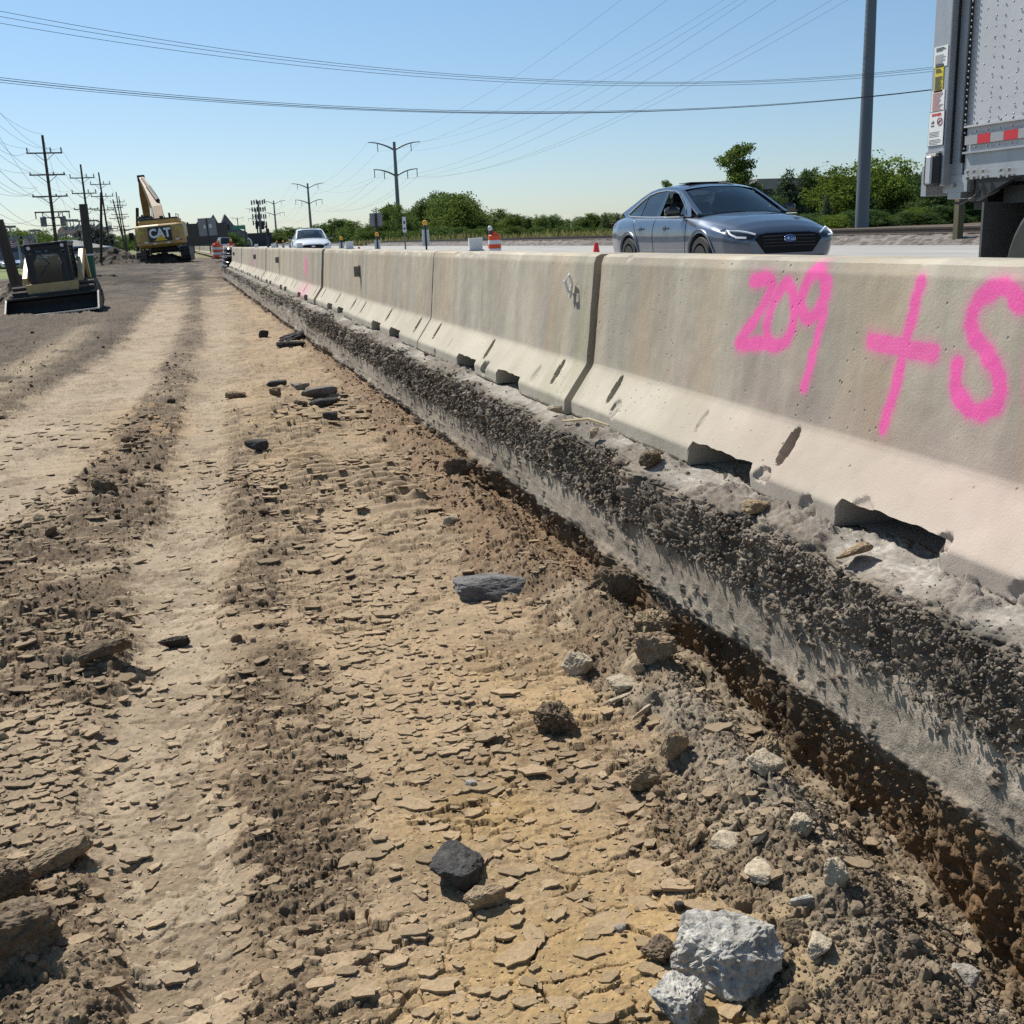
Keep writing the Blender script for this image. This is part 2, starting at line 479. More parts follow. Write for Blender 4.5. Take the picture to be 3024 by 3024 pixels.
    c = lerp3(c, lerp3((.045, .034, .025), (.125, .094, .064), np.clip(.5 + 1.3 * mv, 0, 1)), np.clip(mudm * (.85 + .5 * mv), 0, 1))
    z = z + np.clip(mudm, 0, 1) * (.05 * fbm(X * 2.6, Y * 1.6, 4, 143) + .02 * fbm(X * 8, Y * 5, 3, 145))
    tan = np.exp(-((wx - pl([(1, -3), (9, -2.35), (13, -2.2), (17, -2.0), (24, -1.9), (40, -1.9)], Y)) / .28) ** 2) * sstep(30, 16, Y) * sstep(-.4, .2, pat + .2)
    c = lerp3(c, (.40, .31, .20), np.clip(.8 * tan, 0, 1))
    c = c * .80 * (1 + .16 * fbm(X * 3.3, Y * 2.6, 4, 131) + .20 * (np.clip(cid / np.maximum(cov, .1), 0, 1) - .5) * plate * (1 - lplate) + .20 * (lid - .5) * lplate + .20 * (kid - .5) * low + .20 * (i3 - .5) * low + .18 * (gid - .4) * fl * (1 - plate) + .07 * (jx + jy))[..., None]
    return z + base_z(X, Y), c, crumb, dict(wF=wF, wB=wB, wE=wE, wL=wL, wD=wD, wC=wC)

# rows further apart with distance, columns spread to the cut face
ys = [0.9]
while ys[-1] < 84:
    ys.append(ys[-1] + .0012 * max(ys[-1], 1.1) ** 1.5)
ys = np.array(ys)
NV, NO = 1040, 130
u = np.concatenate([np.linspace(0, 1, NO, endpoint=False), 1 + np.linspace(0, 1, NV)])
def fan_x(u, Y):
    x0, x1, x2 = fan_edges(Y)
    return np.where(u < 1, x0 + (x1 - x0) * u, x1 + (x2 - x1) * (u - 1))
GY = np.repeat(ys[:, None], len(u), 1)
GX = fan_x(np.repeat(u[None, :], len(ys), 0), GY)
# beyond the end of the cut face the earth runs under the road edge
GX = np.where((GY > 49) & (u[None, :] > 1), GX + (u[None, :] - 1) * np.clip(GY - 49, 0, 6) * .9, GX)
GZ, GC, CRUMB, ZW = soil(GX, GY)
e_l = sstep(0, .12, u)[None, :]
GZ = GZ * e_l + (base_z(GX, GY) - .01) * (1 - e_l)
M_SOIL = mat_tint('earth', rough=.92, grain=.30, scale=45.0, bump=.55, bscale=170.0)
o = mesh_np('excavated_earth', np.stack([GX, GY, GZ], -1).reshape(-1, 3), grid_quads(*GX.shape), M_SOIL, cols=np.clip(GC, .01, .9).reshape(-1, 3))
tag(o, kind='structure')
# ------------------------------------------------------------------ wide ground sheet, road, cut face
def axis(vals):
    out = []
    for a, b, n in vals: out += list(np.linspace(a, b, n, endpoint=False))
    return np.array(out + [vals[-1][1]])
gx = axis([(-2500, -400, 12), (-400, -120, 14), (-120, -30, 45), (-30, -4, 104), (-4, 40, 60), (40, 120, 20), (120, 400, 14), (400, 2500, 12)])
gy = axis([(-60, 0, 10), (0, 60, 120), (60, 130, 100), (130, 300, 60), (300, 800, 25), (800, 4500, 16)])
SX, SY = np.meshgrid(gx, gy)
fan_l = fan_edges(np.clip(SY, 1, None))[0]
inside = (SX > fan_l + .25) & (SX < WALL_X + 8) & (SY > 1.0) & (SY < 83)
SZ = base_z(SX, np.clip(SY, 1, None)) - .012
_dn = .8 * fbm(SX * .3, SY * .2, 3, 201)
dirt = np.maximum(sstep(-7.6, -6.6, SX + _dn) * sstep(140, 110, SY), sstep(63.5, 61.5, SY + 1.5 * _dn)) * sstep(-16, -13, SX + (62 - SY) * .3 + _dn)
SZ = SZ + .10 * fbm(SX * .9, SY * .6, 4, 203) * dirt * (SX < 0) * sstep(0, -1.2, SX - fan_l)
# low weedy bank towards the dealership
SZ = SZ + .75 * np.exp(-((SX + 12.5) / 3.2) ** 2) * sstep(95, 135, SY) * sstep(420, 200, SY)
SZ = np.where(inside, -.9, SZ)
SZ = np.where((SX > 1.9) & (SX < 40), np.minimum(SZ, .2), SZ)
SZ = SZ + np.where(SX > 40, .30, 0)
grass = lerp3((.115, .165, .045), (.20, .215, .07), np.clip(.5 + .9 * fbm(SX * .13, SY * .09, 4, 205), 0, 1))
weeds = lerp3((.15, .15, .06), (.22, .19, .09), np.clip(.5 + fbm(SX * .2, SY * .1, 4, 207), 0, 1))
SC = np.where(((SX > 30) | (SX > -22) & (SY > 95))[..., None], weeds, grass)
SC = lerp3(SC, lerp3((.060, .045, .032), (.155, .118, .080), np.clip(.45 + .9 * fbm(SX * .7, SY * .35, 4, 209), 0, 1)), np.clip(dirt, 0, 1))
o = mesh_np('ground', np.stack([SX, SY, SZ], -1).reshape(-1, 3), grid_quads(*SX.shape), mat_tint('field', rough=.95, grain=.45, scale=3.0, bump=.8, bscale=30.0), cols=np.clip(SC, .01, .9).reshape(-1, 3))
tag(o, kind='structure')

def road_z(X):
    return np.interp(X, [1.7, 8.4, 13.5, 20.0], [.548, .672, .70, .74])

# concrete road with lane joints: one sheet from the barrier to the ballast
def concrete_road_mat():
    m = bpy.data.materials.new('road_concrete'); m.use_nodes = True
    nt = m.node_tree; N, Lk = nt.nodes, nt.links; b = N['Principled BSDF']; b.inputs['Roughness'].default_value = .85
    tc = N.new('ShaderNodeTexCoord')
    mp = N.new('ShaderNodeMapping'); mp.inputs['Scale'].default_value = (1, .12, 1); Lk.new(tc.outputs['Object'], mp.inputs[0])
    no = N.new('ShaderNodeTexNoise'); no.inputs['Scale'].default_value = 2.2; no.inputs['Detail'].default_value = 8
    Lk.new(mp.outputs[0], no.inputs['Vector'])
    cr = N.new('ShaderNodeValToRGB'); cr.color_ramp.elements[0].position = .3; cr.color_ramp.elements[1].position = .72
    cr.color_ramp.elements[0].color = (.27, .255, .235, 1); cr.color_ramp.elements[1].color = (.36, .345, .32, 1)
    Lk.new(no.outputs['Fac'], cr.inputs[0]); Lk.new(cr.outputs[0], b.inputs['Base Color'])
    return m
rx = np.array([1.95, 5.2, 8.4, 11.2, 13.5, 17, 20.0]); ry = axis([(-40, 60, 60), (60, 300, 20), (300, 1500, 16)])
RX, RY = np.meshgrid(rx, ry)
RX = np.where(RX < 2, np.interp(RY, [47, 53], [1.95, 4.3]), RX)
o = mesh_np('road', np.stack([RX, RY, road_z(RX)], -1).reshape(-1, 3), grid_quads(*RX.shape), concrete_road_mat())
tag(o, kind='structure')
M_WPAINT = mat('road_paint', (.72, .72, .68), .7, noise_amt=.25, noise_scale=9)
M_YPAINT = mat('road_paint_yellow', (.62, .40, .06), .7, noise_amt=.25, noise_scale=9)
mk = MB()
for k in range(-2, 26):
    y0 = 6.0 + k * 12.0
    for X in (5.9, 16.4):
        z = float(road_z(X)) + .004
        mk.add([(X - .06, y0, z), (X + .06, y0, z), (X + .06, y0 + 3.2, z), (X - .06, y0 + 3.2, z)], [(0, 1, 2, 3)])
for X in (2.75, 19.4):
    z = float(road_z(X)) + .005
    mk.add([(X - .06, -30, z), (X + .06, -30, z), (X + .06, 46 if X < 3 else 700, z), (X - .06, 46 if X < 3 else 700, z)], [(0, 1, 2, 3)])
tag(mk.build('road_markings', M_WPAINT), kind='structure')

# ballast bed and rails beyond the road
bx_ = np.concatenate([np.linspace(20.0, 21.2, 6, endpoint=False), np.linspace(21.2, 25.8, 24, endpoint=False), np.linspace(25.8, 29.0, 10)])
by_ = axis([(-20, 60, 500), (60, 140, 220), (140, 700, 60)])
BX, BY = np.meshgrid(bx_, by_)
BZ = np.interp(BX, [20.0, 20.6, 22.0, 26.0, 29.0], [.62, .66, .96, .98, .30]) + .05 * (fbm(BX * 5, BY * 5, 3, 221)) + .025 * (worley(BX * 6, BY * 6, 223)[0] - .4)
BC = .62 * lerp3((.12, .10, .085), (.42, .37, .33), h2(np.floor(BX * 9), np.floor(BY * 9), 3)) * (1 + .2 * fbm(BX, BY * .3, 3, 8))[..., None]
o = mesh_np('railway_ballast', np.stack([BX, BY, BZ], -1).reshape(-1, 3), grid_quads(*BX.shape), mat_tint('ballast', grain=.5, scale=14, bump=1.0, bscale=40), smooth=False, cols=BC.reshape(-1, 3))
tag(o, kind='structure')
t = thing('railway_track', 'dark steel railway track on the stone bed beyond the road', 'railway track', (23.9, 0, .97))
M_RAIL = mat('rail_steel', (.10, .075, .06), .5, .6, noise_amt=.4)
for s in (-.72, .72):
    r = MB(); r.prism([(s - .07, 0), (s + .07, 0), (s + .07, .03), (s + .02, .05), (s + .02, .15), (s + .04, .16), (s + .04, .2), (s - .04, .2), (s - .04, .16), (s - .02, .15), (s - .02, .05), (s - .07, .03)], -20, 600, 'y')
    r.build('rail', M_RAIL, t)
ti = MB()
for k in range(300): ti.box((0, -15 + k * .6, -.03), (2.6, .23, .10))
tag(ti.build('ties', mat('tie_wood', (.09, .07, .055), .9, noise_amt=.4), t), kind='stuff')

# the cut face: worn shelf, broken asphalt, concrete slab edge, raw soil below
sy = [0.7]
while sy[-1] < 52:
    sy.append(sy[-1] + .0035 * max(sy[-1], 1) ** 1.15)
sy = np.array(sy)
NS = 330
s = np.concatenate([np.linspace(0, .30, 110, endpoint=False), np.linspace(.30, 1, NS - 110)])
S, YY = np.meshgrid(s, sy)
px_ = np.interp(s, [0, .27, .30, .34, .50, .54, .76, .80, .94, 1], [2.35, 1.80, 1.725, 1.69, 1.672, 1.665, 1.655, 1.675, 1.70, 1.72])
pz_ = np.interp(s, [0, .27, .30, .34, .50, .54, .76, .80, .94, 1], [.548, .548, .535, .51, .345, .32, .115, .085, -.24, -.36])
PX, PZ = np.repeat(px_[None], len(sy), 0).astype(np.float32), np.repeat(pz_[None], len(sy), 0).astype(np.float32)
arc = np.repeat(np.interp(s, [0, .27, .34, .54, .78, 1], [0, .55, .66, .80, 1.02, 1.35])[None], len(sy), 0)
en = fbm(YY * 1.6, S * 0 + 3, 4, 301) + .5 * fbm(YY * 7, S * 0, 3, 303)
top = sstep(.33, .27, S); asp = sstep(.26, .31, S) * sstep(.56 + .03 * en, .48 + .03 * en, S + .06 * fbm(YY * 5, arc * 6, 4, 305)); conc = sstep(.48, .55, S) * sstep(.82, .74, S + .07 * fbm(YY * 3, arc * 5, 4, 307)); soilm = np.clip(1 - top - asp - conc, 0, 1) * (S > .7)
# ragged edge line
rag = .055 * en + .03 * fbm(YY * 18, arc * 4, 3, 309)
PX = PX - rag * sstep(.18, .30, S) * sstep(.62, .40, S)
w1, w2, wid, _a, _b = worley(YY / .042 + .3 * fbm(YY * 20, arc * 20, 2, 311), arc / .040, 313)
lump = (wid + 1.1 * (_a * np.cos(wid * 40) + _b * np.sin(wid * 40))) * sstep(0, .25, w2 - w1)
v1, v2, vid, _a, _b = worley(YY / .020, arc / .020, 317)
lump2 = (vid + 1.1 * (_a * np.cos(vid * 40) + _b * np.sin(vid * 40))) * sstep(0, .25, v2 - v1)
dn = asp * (.018 * lump + .010 * lump2 - .010 + .014 * fbm(YY * 7, arc * 6, 3, 319)) + soilm * (.014 * lump + .012 * lump2 + .02 * fbm(YY * 14, arc * 5, 3, 329)) + conc * (.016 * fbm(YY * 2.2, arc * 3, 4, 321) + .003 * fbm(YY * 40, arc * 30, 3, 322) + .012 * sstep(.30, .5, fbm(YY * 26, arc * 20, 4, 355) + .45 * fbm(YY * 1.3, arc * 3, 4, 357) + .5 * np.abs(np.interp(PZ, [.10, .15, .28, .33], [1, 0, 0, .8]))) * (.2 + lump2))
# tooth marks drawn down the raw soil
dn = dn + soilm * .03 * fbm(YY * 9, arc * 1.2, 3, 331) + soilm * .05 * fbm(YY * 2.2, arc * .8, 2, 333)
PX = PX - dn * (1 - top)
PZ = PZ + dn * .35 * asp
hole = sstep(.42, .5, fbm(YY * 2.6, arc * 2.6 + 9, 3, 335)) * asp
PX = PX + .035 * hole
dirtm = sstep(.02, .40, fbm(YY * 2.4, PX * 4, 4, 341) + .50 * sstep(.16, .29, S) - .30)
PZ = PZ + top * (.006 * fbm(PX * 14, YY * 14, 3, 343) + dirtm * (.020 * lump * .8 + .010 * lump2 + .012) )
ca = lerp3((.080, .068, .054), (.235, .195, .150), np.clip(.45 + .8 * fbm(YY * 4, arc * 5, 4, 351) + .4 * (wid - .5), 0, 1))
cc = lerp3((.245, .205, .158), (.365, .312, .245), np.clip(.5 + .9 * fbm(YY * 1.2, arc * 6, 4, 353), 0, 1))
stk = sstep(.27, .46, fbm(YY * 26, arc * 20, 4, 355) + .45 * fbm(YY * 1.3, arc * 3, 4, 357) + .5 * np.interp(PZ, [.10, .15, .28, .33], [1, 0, 0, .8]))
cc = lerp3(cc, (.13, .105, .080), np.clip(stk * .85, 0, 1))
sp = sstep(-.2, .35, fbm(YY * .7, arc * .3, 3, 359))
cs = lerp3((.095, .067, .044), (.19, .13, .075), np.clip(.45 + .9 * fbm(YY * 6, arc * 2, 4, 361), 0, 1))
cs = lerp3(cs, (.27, .15, .06), np.clip(sstep(2.4, 1.4, YY) * .6 * sstep(-.2, .3, fbm(YY * 5, arc * 2, 3, 363)), 0, 1))
ct = lerp3((.30, .27, .23), (.44, .405, .35), np.clip(.5 + fbm(PX * 8, YY * 8, 4, 365), 0, 1))
ct = lerp3(ct, (.15, .125, .10), np.clip(dirtm * .9, 0, 1))
ct = lerp3(ct, (.24, .215, .185), np.clip(.7 * sstep(.3, .7, vn(PX * 70, YY * 70, 366)), 0, 1))
wsum = (top + asp + conc + soilm + 1e-4)[..., None]
CF = (ct * top[..., None] + ca * asp[..., None] + cc * conc[..., None] + cs * soilm[..., None]) / wsum
cold = sstep(7, 16, YY)[..., None]
CF = CF * (1 + .15 * fbm(YY * 30, arc * 30, 2, 367))[..., None]
o = mesh_np('pavement_cut_face', np.stack([PX, YY, PZ], -1).reshape(-1, 3), grid_quads(*PX.shape)[:, ::-1], mat_tint('cut_face', rough=.93, grain=.4, scale=70, bump=.7, bscale=190), cols=np.clip(CF, .01, .9).reshape(-1, 3))
tag(o, kind='structure')
# ================================================================== concrete barriers
def barrier_mat():
    m = bpy.data.materials.new('barrier_concrete'); m.use_nodes = True
    nt = m.node_tree; N, Lk = nt.nodes, nt.links; b = N['Principled BSDF']
    b.inputs['Roughness'].default_value = .85; b.inputs['Specular IOR Level'].default_value = .3
    tc = N.new('ShaderNodeTexCoord'); oi = N.new('ShaderNodeObjectInfo')
    ad = N.new('ShaderNodeVectorMath'); ad.operation = 'ADD'
    sc = N.new('ShaderNodeVectorMath'); sc.operation = 'SCALE'; sc.inputs['Scale'].default_value = 31.0
    cb = N.new('ShaderNodeCombineXYZ'); Lk.new(oi.outputs['Random'], cb.inputs['Y']); Lk.new(cb.outputs[0], sc.inputs[0])
    Lk.new(tc.outputs['Object'], ad.inputs[0]); Lk.new(sc.outputs[0], ad.inputs[1])
    def noise(scale, det, vec, rough=.6):
        n = N.new('ShaderNodeTexNoise'); n.inputs['Scale'].default_value = scale; n.inputs['Detail'].default_value = det; n.inputs['Roughness'].default_value = rough
        Lk.new(vec, n.inputs['Vector']); return n.outputs['Fac']
    def ramp(fac, lo, hi, a=0., c=1.):
        r = N.new('ShaderNodeMapRange'); r.inputs[1].default_value = lo; r.inputs[2].default_value = hi; r.inputs[3].default_value = a; r.inputs[4].default_value = c
        Lk.new(fac, r.inputs[0]); return r.outputs[0]
    def mix(f, a, c):
        x = N.new('ShaderNodeMix'); x.data_type = 'RGBA'
        Lk.new(f, x.inputs['Factor'])
        for s_, v in (('A', a), ('B', c)):
            if isinstance(v, tuple): x.inputs[s_].default_value = (*v, 1)
            else: Lk.new(v, x.inputs[s_])
        return x.outputs['Result']
    mp = N.new('ShaderNodeMapping'); mp.inputs['Scale'].default_value = (1, 1, .10); Lk.new(ad.outputs[0], mp.inputs[0])
    base = mix(ramp(noise(2.6, 6, ad.outputs[0]), .35, .68), (.375, .338, .262), (.465, .420, .335))
    z = N.new('ShaderNodeSeparateXYZ'); Lk.new(tc.outputs['Object'], z.inputs[0])
    # rain streaks run down the upright face
    hi = ramp(z.outputs['Z'], .22, .30)
    st = N.new('ShaderNodeMath'); st.operation = 'MULTIPLY'
    Lk.new(ramp(noise(3.6, 5, mp.outputs[0], .62), .38, .66, 0, .85), st.inputs[0]); Lk.new(hi, st.inputs[1])
    c1 = mix(st.outputs[0], base, (.265, .243, .200))
    st2 = N.new('ShaderNodeMath'); st2.operation = 'MULTIPLY'
    Lk.new(ramp(noise(2.3, 4, mp.outputs[0], .6), .47, .66, 0, .62), st2.inputs[0]); Lk.new(hi, st2.inputs[1])
    c2 = mix(st2.outputs[0], c1, (.42, .31, .195))
    # grime on the vertical toe and small pits
    toe = ramp(z.outputs['Z'], .085, .06, 0, .45)
    c3 = mix(toe, c2, (.31, .285, .243))
    vo = N.new('ShaderNodeTexVoronoi'); vo.inputs['Scale'].default_value = 26; Lk.new(ad.outputs[0], vo.inputs['Vector'])
    wn_ = noise(3.1, 2, ad.outputs[0])
    pit = N.new('ShaderNodeMath'); pit.operation = 'MULTIPLY'
    Lk.new(ramp(vo.outputs['Distance'], .16, .07), pit.inputs[0]); Lk.new(ramp(wn_, .52, .62), pit.inputs[1])
    c4 = mix(pit.outputs[0], c3, (.16, .14, .115))
    at = N.new('ShaderNodeAttribute'); at.attribute_name = 'moss'
    c5 = mix(at.outputs['Fac'], c4, (.27, .26, .16))
    a2 = N.new('ShaderNodeAttribute'); a2.attribute_name = 'grime'  # stains, plus the darker tone inside slots and chips
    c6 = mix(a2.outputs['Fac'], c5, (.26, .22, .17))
    a3 = N.new('ShaderNodeAttribute'); a3.attribute_name = 'spray'
    gr = ramp(noise(140, 3, ad.outputs[0]), .3, .7, -.14, .14)
    sm = N.new('ShaderNodeMath'); sm.operation = 'ADD'; sm.use_clamp = True
    Lk.new(a3.outputs['Fac'], sm.inputs[0])
    gm = N.new('ShaderNodeMath'); gm.operation = 'MULTIPLY'; Lk.new(gr, gm.inputs[0]); Lk.new(a3.outputs['Fac'], gm.inputs[1]); Lk.new(gm.outputs[0], sm.inputs[1])
    c7 = mix(sm.outputs[0], c6, (.78, .105, .37))
    hs = N.new('ShaderNodeHueSaturation'); Lk.new(ramp(oi.outputs['Random'], 0, 1, .93, 1.06), hs.inputs['Value']); Lk.new(c7, hs.inputs['Color'])
    Lk.new(hs.outputs[0], b.inputs['Base Color'])
    bp = N.new('ShaderNodeBump'); bp.inputs['Strength'].default_value = .45; bp.inputs['Distance'].default_value = .004
    Lk.new(noise(120, 6, ad.outputs[0], .7), bp.inputs['Height'])
    b2 = N.new('ShaderNodeBump'); b2.inputs['Strength'].default_value = .6; b2.inputs['Distance'].default_value = -.006
    Lk.new(pit.outputs[0], b2.inputs['Height']); Lk.new(bp.outputs[0], b2.inputs['Normal'])
    Lk.new(b2.outputs[0], b.inputs['Normal'])
    return m
M_BAR = barrier_mat()
BAR_X = 2.145
def seg_d(py, pz, pts):
    d = np.full(py.shape, 9., np.float32)
    for (a, b) in zip(pts[:-1], pts[1:]):
        ax, az = a; bx, bz = b
        vx, vz = bx - ax, bz - az
        t = np.clip(((py - ax) * vx + (pz - az) * vz) / (vx * vx + vz * vz + 1e-9), 0, 1)
        d = np.minimum(d, np.hypot(py - ax - t * vx, pz - az - t * vz))
    return d
def smooth_pts(pts, n=8):
    """rounded stroke through hand points"""
    P = [np.array(p, float) for p in pts]; P = [2 * P[0] - P[1]] + P + [2 * P[-1] - P[-2]]
    out = []
    for i in range(1, len(P) - 2):
        for t in np.linspace(0, 1, n, endpoint=False):
            a, b, c, d = P[i - 1], P[i], P[i + 1], P[i + 2]
            out.append(tuple(.5 * (2 * b + (c - a) * t + (2 * a - 5 * b + 4 * c - d) * t * t + (3 * b - a - 3 * c + d) * t ** 3)))
    return out + [tuple(P[-2])]

def barrier_mesh(seed, L=3.755, res=.02, strokes=None, chips=(), haze=(), moss=(), grime=()):
    """F-shape section swept along local y (0..L); front face towards -x"""
    prof = [(0, 0), (-.15, 0), (-.295, 0), (-.305, .012), (-.305, .072), (-.299, .084), (-.184, .245), (-.176, .262), (-.124, .765), (-.112, .798), (-.086, .81), (0, .81), (.086, .81), (.112, .798), (.124, .765), (.176, .26), (.305, .076), (.305, 0), (0, 0)]
    P = []
    for a, b in zip(prof[:-1], prof[1:]):
        ln = math.dist(a, b); n = max(1, int(round(ln / res))) if a[0] <= 0 and b[0] <= 0 else max(1, int(ln / .12))
        for k in range(n): P.append((a[0] + (b[0] - a[0]) * k / n, a[1] + (b[1] - a[1]) * k / n))
    P.append(prof[-1]); P = np.array(P)
    n = int(L / res)
    yv = np.linspace(0, L, n)
    notch = [(L - 2.94, L - 2.43), (L - 1.90, L - 1.385)]
    extra = []
    for a, b in notch: extra += [a - .002, a + .03, b - .012, b + .002]
    yv = np.unique(np.concatenate([yv, extra]))
    Yg, Xg = np.meshgrid(yv, P[:, 0], indexing='ij'); _, Zg = np.meshgrid(yv, P[:, 1], indexing='ij')
    Xg = Xg.astype(np.float32).copy(); Zg = Zg.astype(np.float32).copy(); Yg = Yg.astype(np.float32)
    front = (Xg < -.02)
    # lifting notches under the toe
    for a, b in notch:
        jag = .004 * fbm(Zg * 20, Yg * 0 + a, 3, seed)
        k = np.minimum(sstep(a - .003, a + .024, Yg + jag), sstep(b + .003, b - .010, Yg + jag))
        zn = .100 * k * (1 + .05 * fbm(Yg * 16, Xg * 0, 3, seed + 1))
        low = Zg < zn
        xs = np.interp(zn, [0, .076, .254], [-.305, -.305, -.178])
        low = low & (Xg < -.03)
        Xg = np.where(low & (Xg < xs), xs + (zn - Zg) * .04, Xg)
        Zg = np.where(low, zn, Zg)
    # slanting anchor slots and spalls on the sloped toe
    nx, nz = -.816, .578
    up = (Zg - .076) / .178                      # 0..1 up the slope
    onslope = front & (Zg > .085) & (Zg < .25)
    dep = np.zeros_like(Xg); darkv = np.zeros_like(Xg)
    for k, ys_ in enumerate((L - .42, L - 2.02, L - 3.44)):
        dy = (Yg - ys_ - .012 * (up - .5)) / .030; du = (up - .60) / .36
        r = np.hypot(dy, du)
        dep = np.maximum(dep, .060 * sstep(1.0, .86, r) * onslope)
        darkv = np.maximum(darkv, .75 * sstep(1.05, .9, r) * onslope)  # slot interiors toned darker, following the recess
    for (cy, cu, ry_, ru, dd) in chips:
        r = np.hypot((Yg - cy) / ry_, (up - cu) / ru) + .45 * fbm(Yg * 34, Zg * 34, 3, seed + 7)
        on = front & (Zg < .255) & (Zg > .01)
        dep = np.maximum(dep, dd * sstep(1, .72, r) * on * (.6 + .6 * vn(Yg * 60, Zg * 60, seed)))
        darkv = np.maximum(darkv, .30 * sstep(1, .7, r) * on)  # chipped spots toned slightly darker
    ed = .0025 * fbm(Yg * 9, Zg * 9, 3, seed + 11) * front
    # worn top arris
    ed = ed + .014 * sstep(.25, .6, fbm(Yg * 5, Xg * 9 + 4, 4, seed + 13)) * np.exp(-((Zg - .80) / .014) ** 2) * front
    Xg = Xg - nx * dep + ed; Zg = Zg - nz * dep * (dep > 0) - ed * .8 * (Zg > .75)
    # rounded ends
    spray = np.zeros_like(Xg)
    if strokes:
        for (pts, wd, amt) in strokes:
            d = seg_d(Yg, Zg, smooth_pts(pts))
            d = d + .010 * fbm(Yg * 30, Zg * 30, 3, 3)
            core = sstep(wd * 1.42, wd * .55, d) * (.88 + .12 * vn(Yg * 22, Zg * 9, 5)); mist = .45 * sstep(wd * 3.4, wd * .6, d) ** 2
            spray = np.maximum(spray, np.clip(core + mist, 0, 1) * amt)
        spray *= front & (Zg > .2) | (front & (spray < .3))
    for (cy, cz, ry_, rz_, amt) in haze:
        spray = np.maximum(spray, amt * np.exp(-((Yg - cy) / ry_) ** 2 - ((Zg - cz) / rz_) ** 2) * (.6 + .8 * vn(Yg * 3, Zg * 3, seed)) * front)
    mossv = np.zeros_like(Xg)
    for (cy, cz, ry_, rz_, amt) in moss:
        mossv = np.maximum(mossv, amt * np.exp(-((Yg - cy) / ry_) ** 2 - ((Zg - cz) / rz_) ** 2) * sstep(-.35, .4, fbm(Yg * 14, Zg * 3.0, 4, seed + 17)) * front)
    for (cy, cz, ry_, rz_, amt) in grime:
        darkv = np.maximum(darkv, amt * np.exp(-((Yg - cy) / ry_) ** 2 - ((Zg - cz) / rz_) ** 2) * sstep(-.3, .4, fbm(Yg * 9, Zg * 2.0, 4, seed + 19)) * front)
    en_ = np.exp(-(np.minimum(Yg, L - Yg) / .045) ** 2) * (.35 + .5 * vn(Yg * 0 + seed, Zg * 5, seed)) * front
    darkv = np.maximum(darkv, .55 * en_ * sstep(.05, .2, Zg))
    V = np.stack([Xg, Yg, Zg], -1).reshape(-1, 3)
    m_, n_ = Xg.shape
    Q = grid_quads(m_, n_)
    # end caps with a keyway, as fans of quads
    me_v = [V]; q_extra = []
    b0 = len(V)
    c0 = np.array([[0, .02, z] for z in (.1, .3, .5, .7)]); c1 = c0.copy(); c1[:, 1] = L - .02
    me = mesh_np('concrete_barrier', V, Q, M_BAR, smooth=True, attrs=dict(spray=spray.ravel(), moss=mossv.ravel(), grime=darkv.ravel()))
    bm = bmesh.new(); bm.from_mesh(me.data)
    bm.verts.ensure_lookup_table()
    rings = [[bm.verts[row * n_ + j] for j in range(n_ - 1)] for row in (0, m_ - 1)]
    for row, lo in zip((0, m_ - 1), rings):
        cen = bm.verts.new((0, 0 if row == 0 else L, .4))
        for j in range(len(lo)):
            a, b = lo[j], lo[(j + 1) % len(lo)]
            try: bm.faces.new((a, b, cen) if row else (b, a, cen))
            except ValueError: pass
    bmesh.ops.recalc_face_normals(bm, faces=bm.faces)
    bm.to_mesh(me.data); bm.free()
    me.data.set_sharp_from_angle(angle=R(40))
    return me

# spray numbers on the nearest barrier, in metres along it and up it
JOINTS = [5.27 + 3.81 * k for k in range(12)]          # far end of each barrier
Y1 = JOINTS[0] - 3.755
def yz(pts): return [(y - Y1, z - .56) for y, z in pts]
num = [
    (yz([(3.70, 1.285), (3.60, 1.293), (3.555, 1.282), (3.585, 1.22), (3.66, 1.14), (3.735, 1.08), (3.765, 1.045), (3.70, 1.05), (3.60, 1.062), (3.54, 1.068)]), .022, .95),
    (yz([(3.47, 1.283), (3.535, 1.22), (3.565, 1.14), (3.545, 1.075), (3.48, 1.062), (3.405, 1.10), (3.385, 1.18), (3.41, 1.255), (3.455, 1.285)]), .021, .95),
    (yz([(3.205, 1.245), (3.235, 1.315), (3.285, 1.325), (3.335, 1.285), (3.35, 1.225), (3.315, 1.175), (3.255, 1.185), (3.215, 1.235)]), .022, .95),
    (yz([(3.205, 1.30), (3.205, 1.22), (3.225, 1.10), (3.25, 1.00), (3.265, .945)]), .020, .92),
    (yz([(2.722, 1.305), (2.742, 1.20), (2.765, 1.05), (2.79, .93), (2.80, .87)]), .019, .95),
    (yz([(2.92, 1.125), (2.82, 1.12), (2.70, 1.115), (2.625, 1.112)]), .024, .88),
    (yz([(2.315, 1.265), (2.36, 1.30), (2.42, 1.30), (2.485, 1.245), (2.475, 1.19), (2.41, 1.135), (2.35, 1.08), (2.335, 1.03), (2.38, .985), (2.45, .985), (2.505, 1.03), (2.515, 1.09)]), .023, .97),
    (yz([(2.16, 1.28), (2.215, 1.22), (2.235, 1.12), (2.20, 1.02), (2.12, .99), (2.06, 1.06), (2.05, 1.18), (2.10, 1.27), (2.16, 1.28)]), .022, .95)]
chips1 = [(L_, cu, a, b, d) for (L_, cu, a, b, d) in ((4.72 - Y1, .18, .05, .22, .014), (3.90 - Y1, .55, .022, .22, .008), (3.30 - Y1, .02, .06, .16, .02), (3.0 - Y1, -.25, .05, .22, .016), (2.72 - Y1, .12, .05, .14, .012), (2.34 - Y1, .04, .035, .16, .018), (2.03 - Y1, -.2, .05, .2, .014))]
near = barrier_mesh(11, res=.0075, strokes=num, chips=chips1, haze=[(3.2 - Y1, .25, .8, .22, .05), (2.3 - Y1, .22, .7, .22, .08)], grime=[(4.6 - Y1, .6, .3, .3, .35)])
